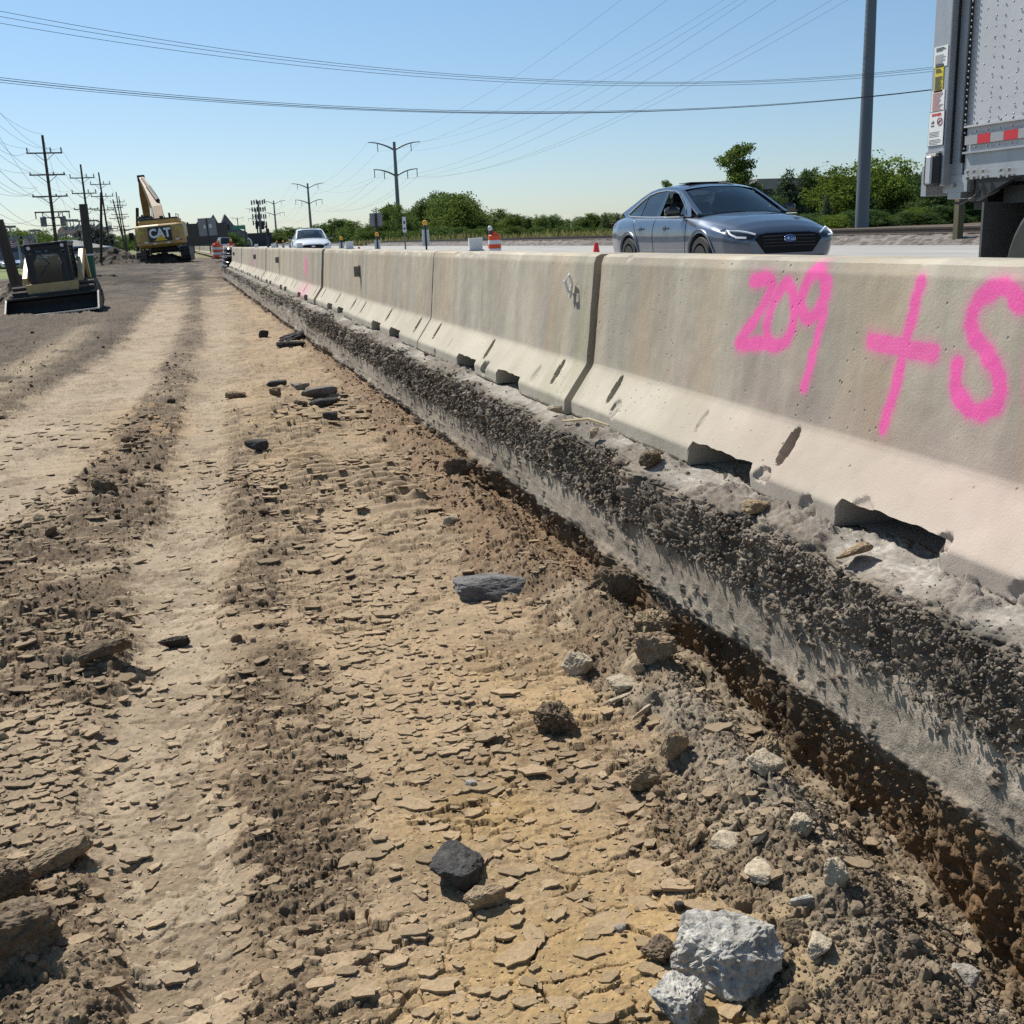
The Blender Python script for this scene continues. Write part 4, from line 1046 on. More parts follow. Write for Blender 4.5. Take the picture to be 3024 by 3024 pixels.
CH = [
 ('asphalt_slab', 'large flat grey asphalt slab lying by the soil bank', 'asphalt slab', (1.12, 4.22), (.40, .25, .13), *ASG, -.10, (-.16, .05), 2, .30, .05),
 ('asphalt_chunk', 'black wedge of asphalt standing alone in the yellow foreground clay', 'asphalt chunk', (.475, 2.22), (.125, .165, .10), *ASP, -.55, (.10, -.1), 3, .15, .05),
 ('clay_lump', 'grey-brown lump lying at the foot of the black asphalt wedge', 'clay lump', (.505, 2.085), (.10, .062, .06), *CLY, .35, (0, .1), 4, .2, .06),
 ('concrete_chunk', 'large whitish broken concrete block at the bottom edge of the picture', 'concrete chunk', (.905, 1.70), (.215, .19, .15), (.25, .235, .205), (.50, .475, .425), .35, (.08, .12), 5, .25, .085),
 ('concrete_chunk', 'smaller whitish concrete piece leaning against the large concrete block', 'concrete chunk', (.755, 1.61), (.13, .10, .11), (.25, .235, .205), (.50, .475, .425), .75, (.0, .25), 6, .3, .09),
 ('clay_clod', 'dark hollow-sided clod casting a shadow right of the ground middle', 'clay clod', (.955, 2.90), (.135, .10, .10), *DCL, .2, (.2, .1), 7, .12, .16),
 ('clay_clod', 'knobbly brown clod with a pale tip, beside a black shadow', 'clay clod', (1.06, 2.46), (.135, .075, .075), *CLY, .1, (0, .1), 8, .1, .13),
 ('clay_slab', 'upright rounded clay slab behind the knobbly pale-tipped clod', 'clay slab', (1.17, 2.52), (.10, .05, .085), *CLY, .5, (.2, .3), 9, .2, .07),
 ('clay_strip', 'long straight pale clay strip lying across the rubble', 'clay strip', (1.22, 2.84), (.17, .018, .022), *PAL, .55, (0, -.06), 10, .0, .03),
 ('clay_strip', 'shorter pale clay strip just above the long straight strip', 'clay strip', (1.18, 2.96), (.12, .02, .018), *PAL, .45, (0, .04), 12, .0, .04),
 ('bark_piece', 'dark splintered piece of bark on the smooth pale track', 'bark piece', (-.19, 4.12), (.125, .045, .045), (.03, .024, .02), (.08, .066, .055), .1, (0, 0), 13, .12, .12),
 ('asphalt_block', 'black brick-like asphalt block alone among the track ridges', 'asphalt block', (.37, 7.95), (.20, .115, .09), *ASP, .15, (.02, .05), 14, .12, .03),
 ('asphalt_block', 'long low dark asphalt block behind the brick-like black one', 'asphalt block', (.79, 11.5), (.27, .12, .085), *ASP, .05, (0, .03), 15, .1, .03),
 ('asphalt_slab', 'upper of the two long dark asphalt slabs lying together', 'asphalt slab', (1.15, 10.5), (.40, .14, .10), *ASG, .30, (0, -.06), 16, .1, .04),
 ('asphalt_slab', 'lower of the two long dark asphalt slabs lying together', 'asphalt slab', (1.13, 9.9), (.34, .13, .10), *ASP, .28, (.1, -.08), 17, .1, .05),
 ('asphalt_chunk', 'small black asphalt chunk in front of the two long slabs', 'asphalt chunk', (1.04, 8.95), (.14, .10, .075), *ASP, -.2, (0, 0), 18, .12, .06),
 ('asphalt_chunk', 'small square dark chunk standing upright further up the tracks', 'asphalt chunk', (1.13, 17.9), (.18, .12, .15), *ASP, .2, (0, 0), 19, .1, .04),
 ('asphalt_slab', 'black crumpled asphalt strip reaching up to the cut face', 'asphalt slab', (1.52, 16.9), (.60, .25, .16), *ASP, .45, (0, -.2), 20, .1, .12),
 ('asphalt_slab', 'black flat piece lying below the crumpled asphalt strip', 'asphalt slab', (1.35, 15.9), (.45, .22, .10), *ASP, .05, (0, 0), 21, .15, .09),
 ('clay_lump', 'pointed brown lump between the dark asphalt block and the long slabs', 'clay lump', (.74, 10.75), (.17, .13, .11), *DCL, .8, (0, .2), 22, .15, .1),
 ('clay_lump', 'broad brown lump on the ridge left of the pointed brown lump', 'clay lump', (.36, 11.0), (.22, .14, .09), *CLY, .1, (0, .1), 23, .2, .1),
 ('clay_lump', 'pale stained lump at the left end of the two long slabs', 'clay lump', (1.02, 11.2), (.19, .14, .10), *GRS, .3, (0, 0), 24, .15, .07),
 ('clay_lump', 'small dark lump left of the lower long slab', 'clay lump', (.90, 10.05), (.13, .10, .08), *DCL, .3, (0, 0), 25, .15, .12),
 ('clay_clod', 'brown block of soil lodged against the cut face', 'clay clod', (1.47, 6.25), (.20, .15, .12), *DCL, .3, (.1, .1), 26, .2, .1),
 ('clay_clod', 'grey-brown boulder of soil leaning on the cut face', 'clay clod', (1.52, 3.85), (.18, .16, .17), *DCL, .4, (.1, .2), 27, .2, .1),
 ('clay_clod', 'ochre tumbled clod at the foot of the cut face', 'clay clod', (1.46, 3.35), (.20, .13, .11), *CLY, .9, (.2, .1), 28, .2, .12),
 ('clay_clod', 'ochre clod below the tumbled one at the foot of the cut face', 'clay clod', (1.38, 3.12), (.17, .10, .09), *CLY, .2, (.2, .1), 29, .2, .12),
 ('pale_slab', 'pale chipped slab standing up on the left of the rubble bank', 'stone slab', (1.16, 3.28), (.11, .10, .085), *PAL, .7, (.35, .3), 30, .25, .06),
 ('pale_slab', 'flat pale slab with a broken end, beside the two clay strips', 'stone slab', (1.24, 3.06), (.14, .10, .04), *PAL, .5, (.2, .1), 31, .25, .06),
 ('clay_slab', 'big tilted clay slab in the dark strip at lower left', 'clay slab', (-.455, 2.60), (.17, .075, .06), *CLY, .35, (.1, -.2), 32, .15, .07),
 ('clay_clod', 'largest brown clod at the lower left corner', 'clay clod', (-.50, 2.22), (.25, .20, .15), *DCL, .2, (0, .1), 33, .25, .11),
 ('clay_clod', 'brown clod above the largest one at the left edge', 'clay clod', (-.575, 2.48), (.16, .13, .12), *DCL, .5, (0, .1), 34, .25, .11),
 ('clay_slab', 'tilted dark clay slab with a shadow under it, left of the bark piece', 'clay slab', (-.42, 3.92), (.21, .09, .055), *DCL, .35, (.2, -.15), 35, .05, .08),
 ('clay_clod', 'pointed dark clod in the rough strip left of the pale track', 'clay clod', (-.60, 6.9), (.20, .14, .12), *DCL, .3, (0, .2), 36, .2, .1),
 ('clay_slab', 'flat smooth clay slab by the grey rubble at right', 'clay slab', (1.12, 2.10), (.12, .075, .03), *PAL, .75, (.12, .1), 37, .3, .03),
 ('clay_slab', 'flat smooth grey-tan slab below the first flat slab in the rubble', 'clay slab', (1.11, 1.93), (.11, .08, .03), *PAL, .7, (.1, .05), 38, .3, .04),
 ('clay_strip', 'whitish clay strip lying flat in the grey rubble', 'clay strip', (1.13, 1.785), (.095, .018, .02), *CON, .02, (0, 0), 39, .1, .05),
 ('pale_slab', 'angular whitish fragment at the end of the whitish strip', 'stone slab', (1.215, 1.80), (.085, .07, .07), *PAL, .8, (.4, .4), 40, .25, .05),
 ('clay_strip', 'pale rounded strip above the flat grey-tan slab', 'clay strip', (1.155, 2.02), (.085, .022, .02), *PAL, .5, (0, 0), 41, .1, .05),
 ('clay_slab', 'brown shard standing on edge left of the flat smooth slab', 'clay slab', (1.045, 2.14), (.09, .03, .05), *CLY, .8, (.2, .1), 42, .25, .06),
 ('clay_clod', 'ochre peaked clod at the upper end of the grey rubble', 'clay clod', (1.40, 2.42), (.10, .08, .09), *CLY, .4, (.3, .1), 43, .2, .1),
 ('pale_slab', 'tilted pale slab below the ochre peaked clod', 'stone slab', (1.31, 2.27), (.12, .09, .05), *PAL, .6, (.35, .2), 44, .25, .05),
 ('pale_slab', 'whitish leaning slab in the middle of the grey rubble', 'stone slab', (1.27, 2.03), (.12, .06, .05), *PAL, .9, (.3, .35), 45, .25, .06),
 ('grey_stone', 'grey angular stone at the right edge of the rubble', 'stone', (1.345, 1.545), (.075, .06, .045), *GRS, .6, (.1, .2), 46, .25, .05),
 ('round_stone', 'pale rounded stone beside the large concrete block', 'stone', (1.075, 1.63), (.06, .05, .045), *PAL, .8, (.1, .1), 47, .2, .04),
 ('round_stone', 'brown rounded stone just above the pale rounded stone', 'stone', (1.06, 1.71), (.055, .045, .04), *CLY, .2, (.1, .1), 48, .2, .04),
 ('round_stone', 'small white pebble in the clay near the picture middle', 'stone', (.61, 2.63), (.034, .028, .024), *CON, .2, (0, 0), 49, .2, .04),
 ('round_stone', 'small tan cobble lying alone before the reddish bank', 'stone', (1.20, 5.35), (.075, .065, .06), *PAL, .2, (0, 0), 50, .15, .05),
 ('grey_stone', 'small grey pebble in the yellow clay before the large concrete block', 'stone', (.755, 1.905), (.03, .026, .024), *GRS, .3, (0, 0), 51, .15, .05),
 ('asphalt_chunk', 'tiny black asphalt chip in the yellow clay', 'asphalt chunk', (.905, 1.925), (.03, .025, .024), *ASP, .3, (0, 0), 52, .15, .06),
 ('clay_lump', 'ragged brown lump in the yellow clay above the concrete block', 'clay lump', (.79, 1.775), (.065, .06, .05), *DCL, .5, (.1, .3), 53, .1, .13),
]
for c in CH:
    chunk(*c)
# rubble on the shelf
SH = [('round_stone', 'tan stone on the shelf in front of the nearest barrier', 'stone', (1.735, 4.62, .562), (.065, .05, .055), *PAL, .3, (0, 0), 60, .2, .08),
 ('round_stone', 'yellowish stone on the shelf below the joint of the two nearest barriers', 'stone', (1.79, 5.33, .562), (.09, .07, .05), *PAL, .1, (0, 0), 61, .2, .1),
 ('clay_clod', 'dark brown clod on the shelf by the first opening under the nearest barrier', 'clay clod', (1.73, 3.95, .562), (.10, .08, .06), *DCL, .4, (0, 0), 62, .2, .1),
 ('clay_lump', 'pale brown lump on the shelf between the two openings', 'clay lump', (1.745, 3.12, .562), (.11, .07, .05), *CLY, .1, (0, 0), 63, .25, .08),
 ('clay_lump', 'flat brown lump on the shelf below the second opening', 'clay lump', (1.74, 2.55, .562), (.12, .07, .045), *CLY, .5, (0, 0), 64, .25, .08)]
for c in SH: chunk(*c)
st = MB(); st.tube([(1.72, 5.0, .575), (1.80, 4.86, .60), (1.86, 4.74, .582)], [.006, .007, .004], 6)
tag(st.build('straw_stem', mat('straw', (.52, .42, .25), .8)), 'pale straw stem lying on the shelf before the nearest barrier', 'straw')
# ================================================================== machines on the dirt
def text_part(name, txt, size, m, parent, M, extrude=.004, sx=1.0, shear=0.0, bold=0.0):
    """lettering as a mesh; M places the text plane (x right, y up, z towards the reader)"""
    cu = bpy.data.curves.new('lettering', 'FONT'); cu.body = txt; cu.size = size; cu.extrude = extrude; cu.shear = shear; cu.offset = bold
    cu.align_x = 'CENTER'; cu.align_y = 'CENTER'; cu.resolution_u = 3
    o = bpy.data.objects.new('lettering', cu); col.objects.link(o)
    dg = bpy.context.evaluated_depsgraph_get(); me = bpy.data.meshes.new_from_object(o.evaluated_get(dg))
    bpy.data.objects.remove(o); bpy.data.curves.remove(cu)
    me.name = name; me.transform(Matrix.Diagonal((sx, 1, 1, 1))); me.transform(M)
    me.materials.clear()
    return link_mesh(name, me, m, parent)
def plane_M(o, right, up):
    r, u_ = Vector(right).normalized(), Vector(up).normalized(); n = r.cross(u_)
    return Matrix(((r.x, u_.x, n.x, o[0]), (r.y, u_.y, n.y, o[1]), (r.z, u_.z, n.z, o[2]), (0, 0, 0, 1)))

M_CATY = mat('machine_yellow', (.56, .34, .085), .45, noise_amt=.30, noise_scale=2.5, dark=(.33, .21, .08), spec=.5)
M_CATT = mat('loader_cream', (.60, .40, .16), .45, noise_amt=.28, noise_scale=4, dark=(.36, .25, .11))
M_BLK = mat('machine_black', (.022, .022, .024), .5, noise_amt=.35, noise_scale=6)
M_DSTEEL = mat('dark_steel', (.045, .042, .040), .55, .3, noise_amt=.4, noise_scale=5)
M_WORN = mat('worn_steel', (.55, .54, .52), .35, .8, noise_amt=.35, noise_scale=12)
M_TRACKM = mat('track_mud', (.16, .13, .10), .9, noise_amt=.5, noise_scale=9)
M_RUB = mat('rubber', (.025, .024, .023), .8, noise_amt=.3, noise_scale=20)
M_WHT = mat('white_letters', (.82, .82, .82), .5)
M_GLD = mat('dark_glass', (.015, .02, .024), .06, spec=.8)
def glass_mat(name, tint, refl=.5):
    if name in MATS: return MATS[name]
    m = bpy.data.materials.new(name); MATS[name] = m; m.use_nodes = True
    nt = m.node_tree; N, Lk = nt.nodes, nt.links
    for n in list(N): N.remove(n)
    out = N.new('ShaderNodeOutputMaterial'); tr = N.new('ShaderNodeBsdfTransparent'); gl = N.new('ShaderNodeBsdfGlossy'); mx = N.new('ShaderNodeMixShader'); fr = N.new('ShaderNodeLayerWeight'); pw = N.new('ShaderNodeMath'); pw.operation = 'POWER'; pw.inputs[1].default_value = 4.0
    tr.inputs[0].default_value = (*tint, 1); gl.inputs['Roughness'].default_value = .03
    mp = N.new('ShaderNodeMapRange'); mp.inputs[3].default_value = refl * .08; mp.inputs[4].default_value = .9
    Lk.new(fr.outputs['Facing'], pw.inputs[0]); Lk.new(pw.outputs[0], mp.inputs[0]); Lk.new(mp.outputs[0], mx.inputs[0]); Lk.new(tr.outputs[0], mx.inputs[1]); Lk.new(gl.outputs[0], mx.inputs[2]); Lk.new(mx.outputs[0], out.inputs[0])
    return m
M_CABG = glass_mat('cab_glass', (.30, .36, .38), 1.0)

# ---- compact track loader, bucket towards the camera
pos = spot(119 * 1.565, 590 * 1.565, Y=30.6)
T = thing('track_loader', 'tan and black compact track loader with its bucket lowered on the mud', 'track loader', (pos.x, 30.6, -.02), R(4))
T.rotation_euler = (0, R(-4.0), R(-1.5))
for s in (-1, 1):
    b = MB()
    # rounded triangular track band
    path = [(-.98, .12), (-.82, .02), (.62, .02), (.86, .12), (.90, .30), (.70, .50), (.1, .68), (-.60, .72), (-.92, .50)]
    n = len(path); x0, x1 = s * .60, s * .98
    inner = [(p[0] * .90, .06 + (p[1] - .06) * .84) for p in path]
    vs = [(x0, *p) for p in path] + [(x1, *p) for p in path]
    fs = [(i, (i + 1) % n, n + (i + 1) % n, n + i) for i in range(n)] + [tuple(range(n)), tuple(range(2 * n - 1, n - 1, -1))]
    b.add(vs, fs)
    tk = b.build('track', M_RUB, T)
    g = MB()
    for i in range(n):
        a, c = Vector((path[i][0], path[i][1])), Vector((path[(i + 1) % n][0], path[(i + 1) % n][1]))
        m_ = max(1, int((c - a).length / .135)); dn = Vector((a.y - c.y, c.x - a.x)).normalized()
        for k in range(m_):
            p = a + (c - a) * ((k + .5) / m_) + dn * -.022
            ang = math.atan2(c.y - a.y, c.x - a.x)
            g.box((s * .79, p.x, p.y), (.36, .052, .05), rx=ang)
    g.build('track_lugs', M_TRACKM, tk)
    w = MB()
    for yy, zz, r in ((-.72, .28, .17), (.66, .24, .16), (-.3, .17, .11), (.0, .17, .11), (.3, .17, .11), (-.45, .48, .14)):
        w.cyl((s * .96, yy, zz), (s * 1.0, yy, zz), r, n=14)
    w.build('track_wheels', M_DSTEEL, tk)
# chassis, lower front panel with lettering
b = MB(); b.bbox((0, .15, .52), (1.16, 1.7, .50), .06); b.prism([(-.55, .28), (.55, .28), (.62, .40), (.62, .74), (-.62, .74), (-.62, .40)], -.86, -.70, 'y')
ch = b.build('chassis', M_CATT, T, bevel=.01)
text_part('lettering', 'CAT', .105, M_WHT, ch, plane_M((-.10, -.868, .47), (1, 0, 0), (0, 0, 1)), bold=.006)
text_part('lettering', '289', .085, mat('dull_yellow_letter', (.62, .52, .22), .5), ch, plane_M((.17, -.868, .465), (1, 0, 0), (0, 0, 1)), bold=.004)
b = MB(); b.bbox((0, .98, .86), (1.10, .55, .62), .08); b.build('engine_hood', M_CATT, T)
# cab
b = MB()
zr = 1.66
for sx in (-.47, .47):
    b.box((sx, -.66, 1.10), (.10, .10, 1.05), rx=R(-4)); b.box((sx, .50, 1.15), (.08, .08, .95)); b.box((sx, -.08, zr - .03), (.08, 1.3, .07))
b.box((0, -.60, zr - .05), (1.02, .16, .17)); b.box((0, .52, zr - .05), (.95, .08, .10)); b.bbox((0, -.06, zr + .02), (1.08, 1.36, .07), .03)
cabf = b.build('cab_frame', M_BLK, T, bevel=.012)
d = MB(); ring = [(.44, .62), (.44, 1.36), (.36, 1.50), (-.36, 1.50), (-.44, 1.36), (-.44, .62), (-.30, .47), (.30, .47)]
inn = [(.27, .70), (.33, 1.20), (.25, 1.43), (-.20, 1.45), (-.33, 1.28), (-.35, .80), (-.22, .57), (.22, .57)]
vs = [(p[0], -.755, p[1]) for p in ring] + [(p[0], -.775, p[1]) for p in inn]; n = 8
d.add(vs, [(i, (i + 1) % n, n + (i + 1) % n, n + i) for i in range(n)])
dr = d.build('cab_door', M_BLK, T)
g = MB(); g.add([(x, -.772, z) for x, z in ((.30, 1.14), (.33, 1.20), (.25, 1.43), (-.20, 1.45), (-.33, 1.28), (-.335, 1.14))], [tuple(range(6))]); g.build('door_glass', M_CABG, dr)
g = MB(); g.add([(x, -.772, z) for x, z in ((.27, .70), (.30, 1.14), (-.335, 1.14), (-.35, .80), (-.22, .57), (.22, .57))], [tuple(range(6))]); g.build('door_glass', M_GLD, dr)
w = MB(); w.tube([(-.22, -.79, .95), (.02, -.80, 1.22), (-.16, -.79, 1.44)], .008, 5); w.build('wiper', M_BLK, dr)
b = MB(); b.bbox((0, .20, .92), (.50, .16, .55), .05); b.bbox((0, 0, .70), (.52, .5, .14), .05); b.bbox((0, .22, 1.28), (.27, .10, .20), .04); b.tube([(-.30, -.25, .6), (-.30, -.3, .95)], .02); b.tube([(.30, -.25, .6), (.30, -.3, .95)], .02)
b.box((0, .44, .86), (.90, .04, .80)); b.box((0, -.1, .58), (.9, 1.1, .04)); b.build('seat', M_BLK, T)
g = MB(); g.add([(-.42, .50, .95), (.42, .50, .95), (.42, .50, 1.56), (-.42, .50, 1.56)], [(0, 1, 2, 3)]); g.build('rear_glass', M_CABG, T)
for sx in (-.43, .43):
    g = MB()
    for k in range(9): g.box((sx * 1.08, -.5 + k * .12, 1.15), (.012, .02, .85))
    for k in range(6): g.box((sx * 1.08, -.05, .78 + k * .15), (.012, 1.1, .015))
    g.build('side_mesh', M_BLK, T)
    l = MB(); l.cyl((sx * .92, -.70, zr - .045), (sx * .92, -.73, zr - .045), .045, n=12); l.build('work_light', mat('lamp_lens', (.75, .75, .72), .2), cabf)
# lift arms
for s in (-1, 1):
    a = MB()
    a.prism([(-.62, .40), (-.50, .40), (-.36, .78), (-.42, .86), (-.50, .86), (-.62, .70)], s * .66 - .065, s * .66 + .065, 'x')
    a.prism([(-.56, .72), (-.36, .72), (.86, 1.34), (.96, 1.46), (.80, 1.50), (.0, 1.16), (-.50, .90)], s * .66 - .06, s * .66 + .06, 'x')
    a.prism([(.78, 1.48), (.98, 1.48), (1.16, .62), (1.00, .60)], s * .70 - .05, s * .70 + .05, 'x')
    ar = a.build('lift_arm', M_CATT, T, bevel=.012)
    h = MB(); h.cyl((s * .66, .95, .62), (s * .66, .30, 1.16), .05, n=10); h.cyl((s * .66, .30, 1.16), (s * .66, .05, 1.10), .03, n=10); h.build('lift_cylinder', M_DSTEEL, ar)
    h = MB(); h.cyl((s * .40, -.62, .62), (s * .40, -1.0, .36), .045, n=10); h.build('tilt_cylinder', M_DSTEEL, ar)
b = MB(); b.box((0, .96, 1.47), (1.34, .10, .08)); b.build('arm_crossbar', M_BLK, T)
# bucket: open front curve with side plates and a worn cutting edge
prof = [(-1.92, .03), (-1.40, .02), (-1.10, .06), (-1.02, .20), (-1.06, .36), (-1.20, .43)]
hw = 1.08; k = MB(); th = .03
n = len(prof)
vs = [(x, *p) for x in (-hw, hw) for p in prof] + [(x, p[0] + .03, p[1] - .02) for x in (-hw, hw) for p in prof]
k.add(vs, [(i, i + 1, n + i + 1, n + i) for i in range(n - 1)] + [(2 * n + i, 3 * n + i, 3 * n + i + 1, 2 * n + i + 1) for i in range(n - 1)])
for s in (-1, 1):
    k.prism([(-1.90, .03), (-1.36, .0), (-1.04, .06), (-.98, .20), (-1.03, .38), (-1.20, .45), (-1.30, .40)], s * hw - .02, s * hw + .02, 'x')
k.box((0, -1.19, .43), (2 * hw, .06, .05))
bk = k.build('bucket', M_DSTEEL, T)
# the back of the bucket closes the view from the front: lift front lip so the dark inside shows
e = MB(); e.box((0, -1.93, .035), (2 * hw + .04, .16, .035)); 
e.build('cutting_edge', M_WORN, bk)
q = MB(); q.box((0, -.95, .32), (1.15, .12, .40)); q.build('coupler', M_DSTEEL, T)

# ---- excavator seen from behind, boom raised
def cx2(x, y, Y): return spot(360 + x / 4.83, 500 + y / 4.83, Y=Y)
base = cx2(655, 1320, 87.5)
E_ = thing('excavator', 'large yellow excavator with its boom raised, seen from behind', 'excavator', (base.x, 87.5, base.z), 0)
E_.rotation_euler = (0, R(-3.6), R(-4))
b = MB(); W2_, h0, h1 = 1.72, 1.12, 2.72
rear = [(-W2_, -2.30), (-W2_ * .80, -2.78), (0, -2.95), (W2_ * .80, -2.78), (W2_, -2.30)]
out_ = rear + [(W2_, -1.3), (-W2_, -1.3)]
vs, fs = [], []
rings = [(h0, .90), (h0 + .18, 1.0), (h1 - .35, 1.0), (h1 - .12, .985), (h1, .93)]
for (z, k_) in rings: vs += [(p[0] * k_, p[1] * (k_ if p[1] < -2 else 1), z) for p in out_]
m_ = len(out_)
for r_ in range(len(rings) - 1):
    fs += [(r_ * m_ + i, r_ * m_ + (i + 1) % m_, (r_ + 1) * m_ + (i + 1) % m_, (r_ + 1) * m_ + i) for i in range(m_)]
fs += [tuple(range(m_ - 1, -1, -1)), tuple(range((len(rings) - 1) * m_, len(rings) * m_))]
b.add(vs, fs); cw = b.build('counterweight', M_CATY, E_, bevel=.05)
p = MB(); p.box((0.05, -2.985, 2.02), (1.62, .03, 1.02)); pn = p.build('logo_panel', mat('logo_black', (.012, .013, .022), .4), cw)
text_part('letters', 'CAT', .86, M_WHT, pn, plane_M((.05, -3.005, 2.06), (1, 0, 0), (0, 0, 1)), sx=.88, bold=.035)
p = MB(); p.prism([(-.40, 1.56), (.52, 1.56), (.07, 1.96)], -3.02, -3.008, 'y'); p.build('logo_triangle', mat('logo_yellow', (.75, .48, .03), .5), pn)
for sx, zc in ((-1.25, 2.25), (1.28, 2.42)):
    p = MB(); p.box((sx, -2.86, zc), (.34, .02, .06)); p.box((sx, -2.86, zc - .1), (.34, .02, .05)); q = p.build('warning_decal', mat('decal_yellow', (.62, .58, .08), .5), cw)
    q.location.y = .04
for sx, zc, m_ in ((-1.0, 1.5, M_WHT), (-.4, 1.38, M_WHT), (.55, 1.38, M_WHT), (1.2, 1.58, M_WHT)):
    p = MB(); p.box((sx, -2.93 if abs(sx) < .8 else -2.87, zc), (.26, .03, .09)); p.build('decal', m_, cw)
for sx in (-1.42, 1.44):
    p = MB(); p.box((sx, -2.73, 1.52), (.16, .06, .12)); p.build('tail_light', mat('lamp_red', (.45, .03, .02), .3), cw)
b = MB(); b.bbox((.15, .1, 2.25), (3.1, 3.1, 1.1), .08); b.bbox((.0, -1.1, 2.86), (2.9, 1.7, .40), .08); b.bbox((.85, .2, 2.92), (1.2, 1.0, .3), .05); b.build('engine_house', M_CATY, E_)
b = MB(); b.bbox((.0, -1.35, 3.02), (2.75, .9, .28), .06); 
for sx in (-1.3, 1.3): b.tube([(sx, -1.9, 2.8), (sx, -1.9, 3.35), (sx, .6, 3.35), (sx, .6, 2.8)], .03, 6)
b.cyl((.75, -.6, 3.0), (.75, -.6, 3.5), .08); b.cyl((.2, -1.2, 3.1), (.2, -1.2, 3.32), .14); b.build('deck_rails', M_BLK, E_)
b = MB(); b.bbox((-1.18, 1.55, 2.55), (1.0, 1.75, 1.85), .10); b.build('cab', M_BLK, E_)
b = MB(); b.box((-1.18, .66, 2.85), (.8, .02, .9)); b.box((-1.69, 1.5, 2.85), (.02, 1.3, .95)); b.build('cab_glass', M_GLD, E_)
b = MB(); b.bbox((0, 0, .98), (2.0, 2.2, .5), .1); b.build('turntable', M_DSTEEL, E_)
for s in (-1, 1):
    t = MB(); n = 10
    pts = [(2.55 * cos(a) if abs(cos(a)) < .3 else (2.1 + .45 * abs(cos(a))) * (1 if cos(a) > 0 else -1), .50 + .48 * sin(a)) for a in np.linspace(0, 2 * pi, 20, endpoint=False)]
    t.prism(pts, s * 1.55 - .33, s * 1.55 + .33, 'x'); tk = t.build('crawler_track', M_TRACKM if s < 0 else M_DSTEEL, E_, bevel=.02)
    g = MB()
    for k in range(17):
        for z in (1.0, .0): g.box((s * 1.55, -2.1 + k * .26, z), (.68, .07, .06))
    for zz in (.2, .4, .6, .8): g.box((s * 1.55, -2.56, zz), (.68, .07, .06)); g.box((s * 1.55, 2.56, zz), (.68, .07, .06))
    tag(g.build('track_shoes', M_DSTEEL, tk), kind='stuff')
b = MB(); b.tube([(1.5, -2.6, 1.25), (1.55, -2.75, .75), (1.62, -2.8, .35)], .04, 6); b.build('hose', M_BLK, E_)
Mi = (Matrix.Translation(E_.location) @ E_.rotation_euler.to_matrix().to_4x4()).inverted()
def loc2(x, y, Y): return Mi @ cx2(x, y, Y)
def beam(name, pts, ws, hs, m, par):
    """box beam along points with changing width (across) and depth"""
    vs, fs = [], []
    for i, p in enumerate(pts):
        d = (pts[min(i + 1, len(pts) - 1)] - pts[max(i - 1, 0)]).normalized()
        sx = Vector((1, 0, 0)); sx = (sx - d * sx.dot(d)).normalized(); uy = d.cross(sx)
        for a, c in ((-1, -1), (1, -1), (1, 1), (-1, 1)): vs.append(p + sx * (a * ws[i] / 2) + uy * (c * hs[i] / 2))
    for i in range(len(pts) - 1):
        fs += [(i * 4 + k, i * 4 + (k + 1) % 4, i * 4 + 4 + (k + 1) % 4, i * 4 + 4 + k) for k in range(4)]
    fs += [(3, 2, 1, 0), tuple(range(len(vs) - 4, len(vs)))]
    b = MB(); b.add(vs, fs); return b.build(name, m, par, bevel=.03)
bo = beam('boom', [loc2(575, 860, 88.5), loc2(520, 620, 90.5), loc2(455, 470, 92.3), loc2(370, 300, 94), loc2(278, 140, 95.5)], [.72, .72, .66, .52, .36], [.9, 1.2, 1.3, .95, .5], mat('boom_dirty', (.26, .145, .045), .6, noise_amt=.45, noise_scale=1.6), E_)
stk_ = beam('stick', [loc2(270, 150, 95.9), loc2(300, 330, 96.4), loc2(345, 560, 97), loc2(385, 860, 97.8)], [.40, .52, .56, .46], [.5, .95, .9, .55], mat('boom_dirty', (.36, .215, .075)), E_)
for (a, c) in (((470, 870, 88.2), (425, 560, 91.5)), ((640, 860, 88.2), (560, 560, 91.5))):
    h = MB(); A, B_ = loc2(*a), loc2(*c); h.cyl(A, A.lerp(B_, .55), .15, n=10); h.cyl(A, B_, .09, n=10); h.build('boom_cylinder', M_DSTEEL, bo)
h = MB(); A, B_ = loc2(520, 520, 91.6), loc2(290, 160, 95.3); off = Vector((.1, -.75, .35)); h.cyl(A + off, (A + off).lerp(B_ + off * .4, .6), .17, n=10); h.cyl(A + off, B_ + off * .4, .09, n=10); h.build('stick_cylinder', M_DSTEEL, bo)
h = MB()
for k, dx in enumerate((-.22, .2)):
    h.tube([loc2(560 + 60 * dx, 800, 88.2), loc2(490 + 60 * dx, 520, 90.6), loc2(430 + 60 * dx, 400, 92), loc2(340 + 60 * dx, 230, 94.2)], .05, 6)
h.build('hydraulic_lines', M_BLK, bo)
h = MB(); h.add([], []); h.box(loc2(275, 130, 95.6), (.55, .5, .5)); h.build('stick_pivot', M_BLK, stk_)
bkt = MB(); c0 = loc2(390, 900, 98); bkt.prism([(-.9, -.5), (.7, -.6), (.9, .2), (.3, .7), (-.6, .5)], c0.x - .75, c0.x + .75, 'x'); bb_ = bkt.build('bucket', M_DSTEEL, stk_); bb_.location = (0, c0.y, c0.z - .6)
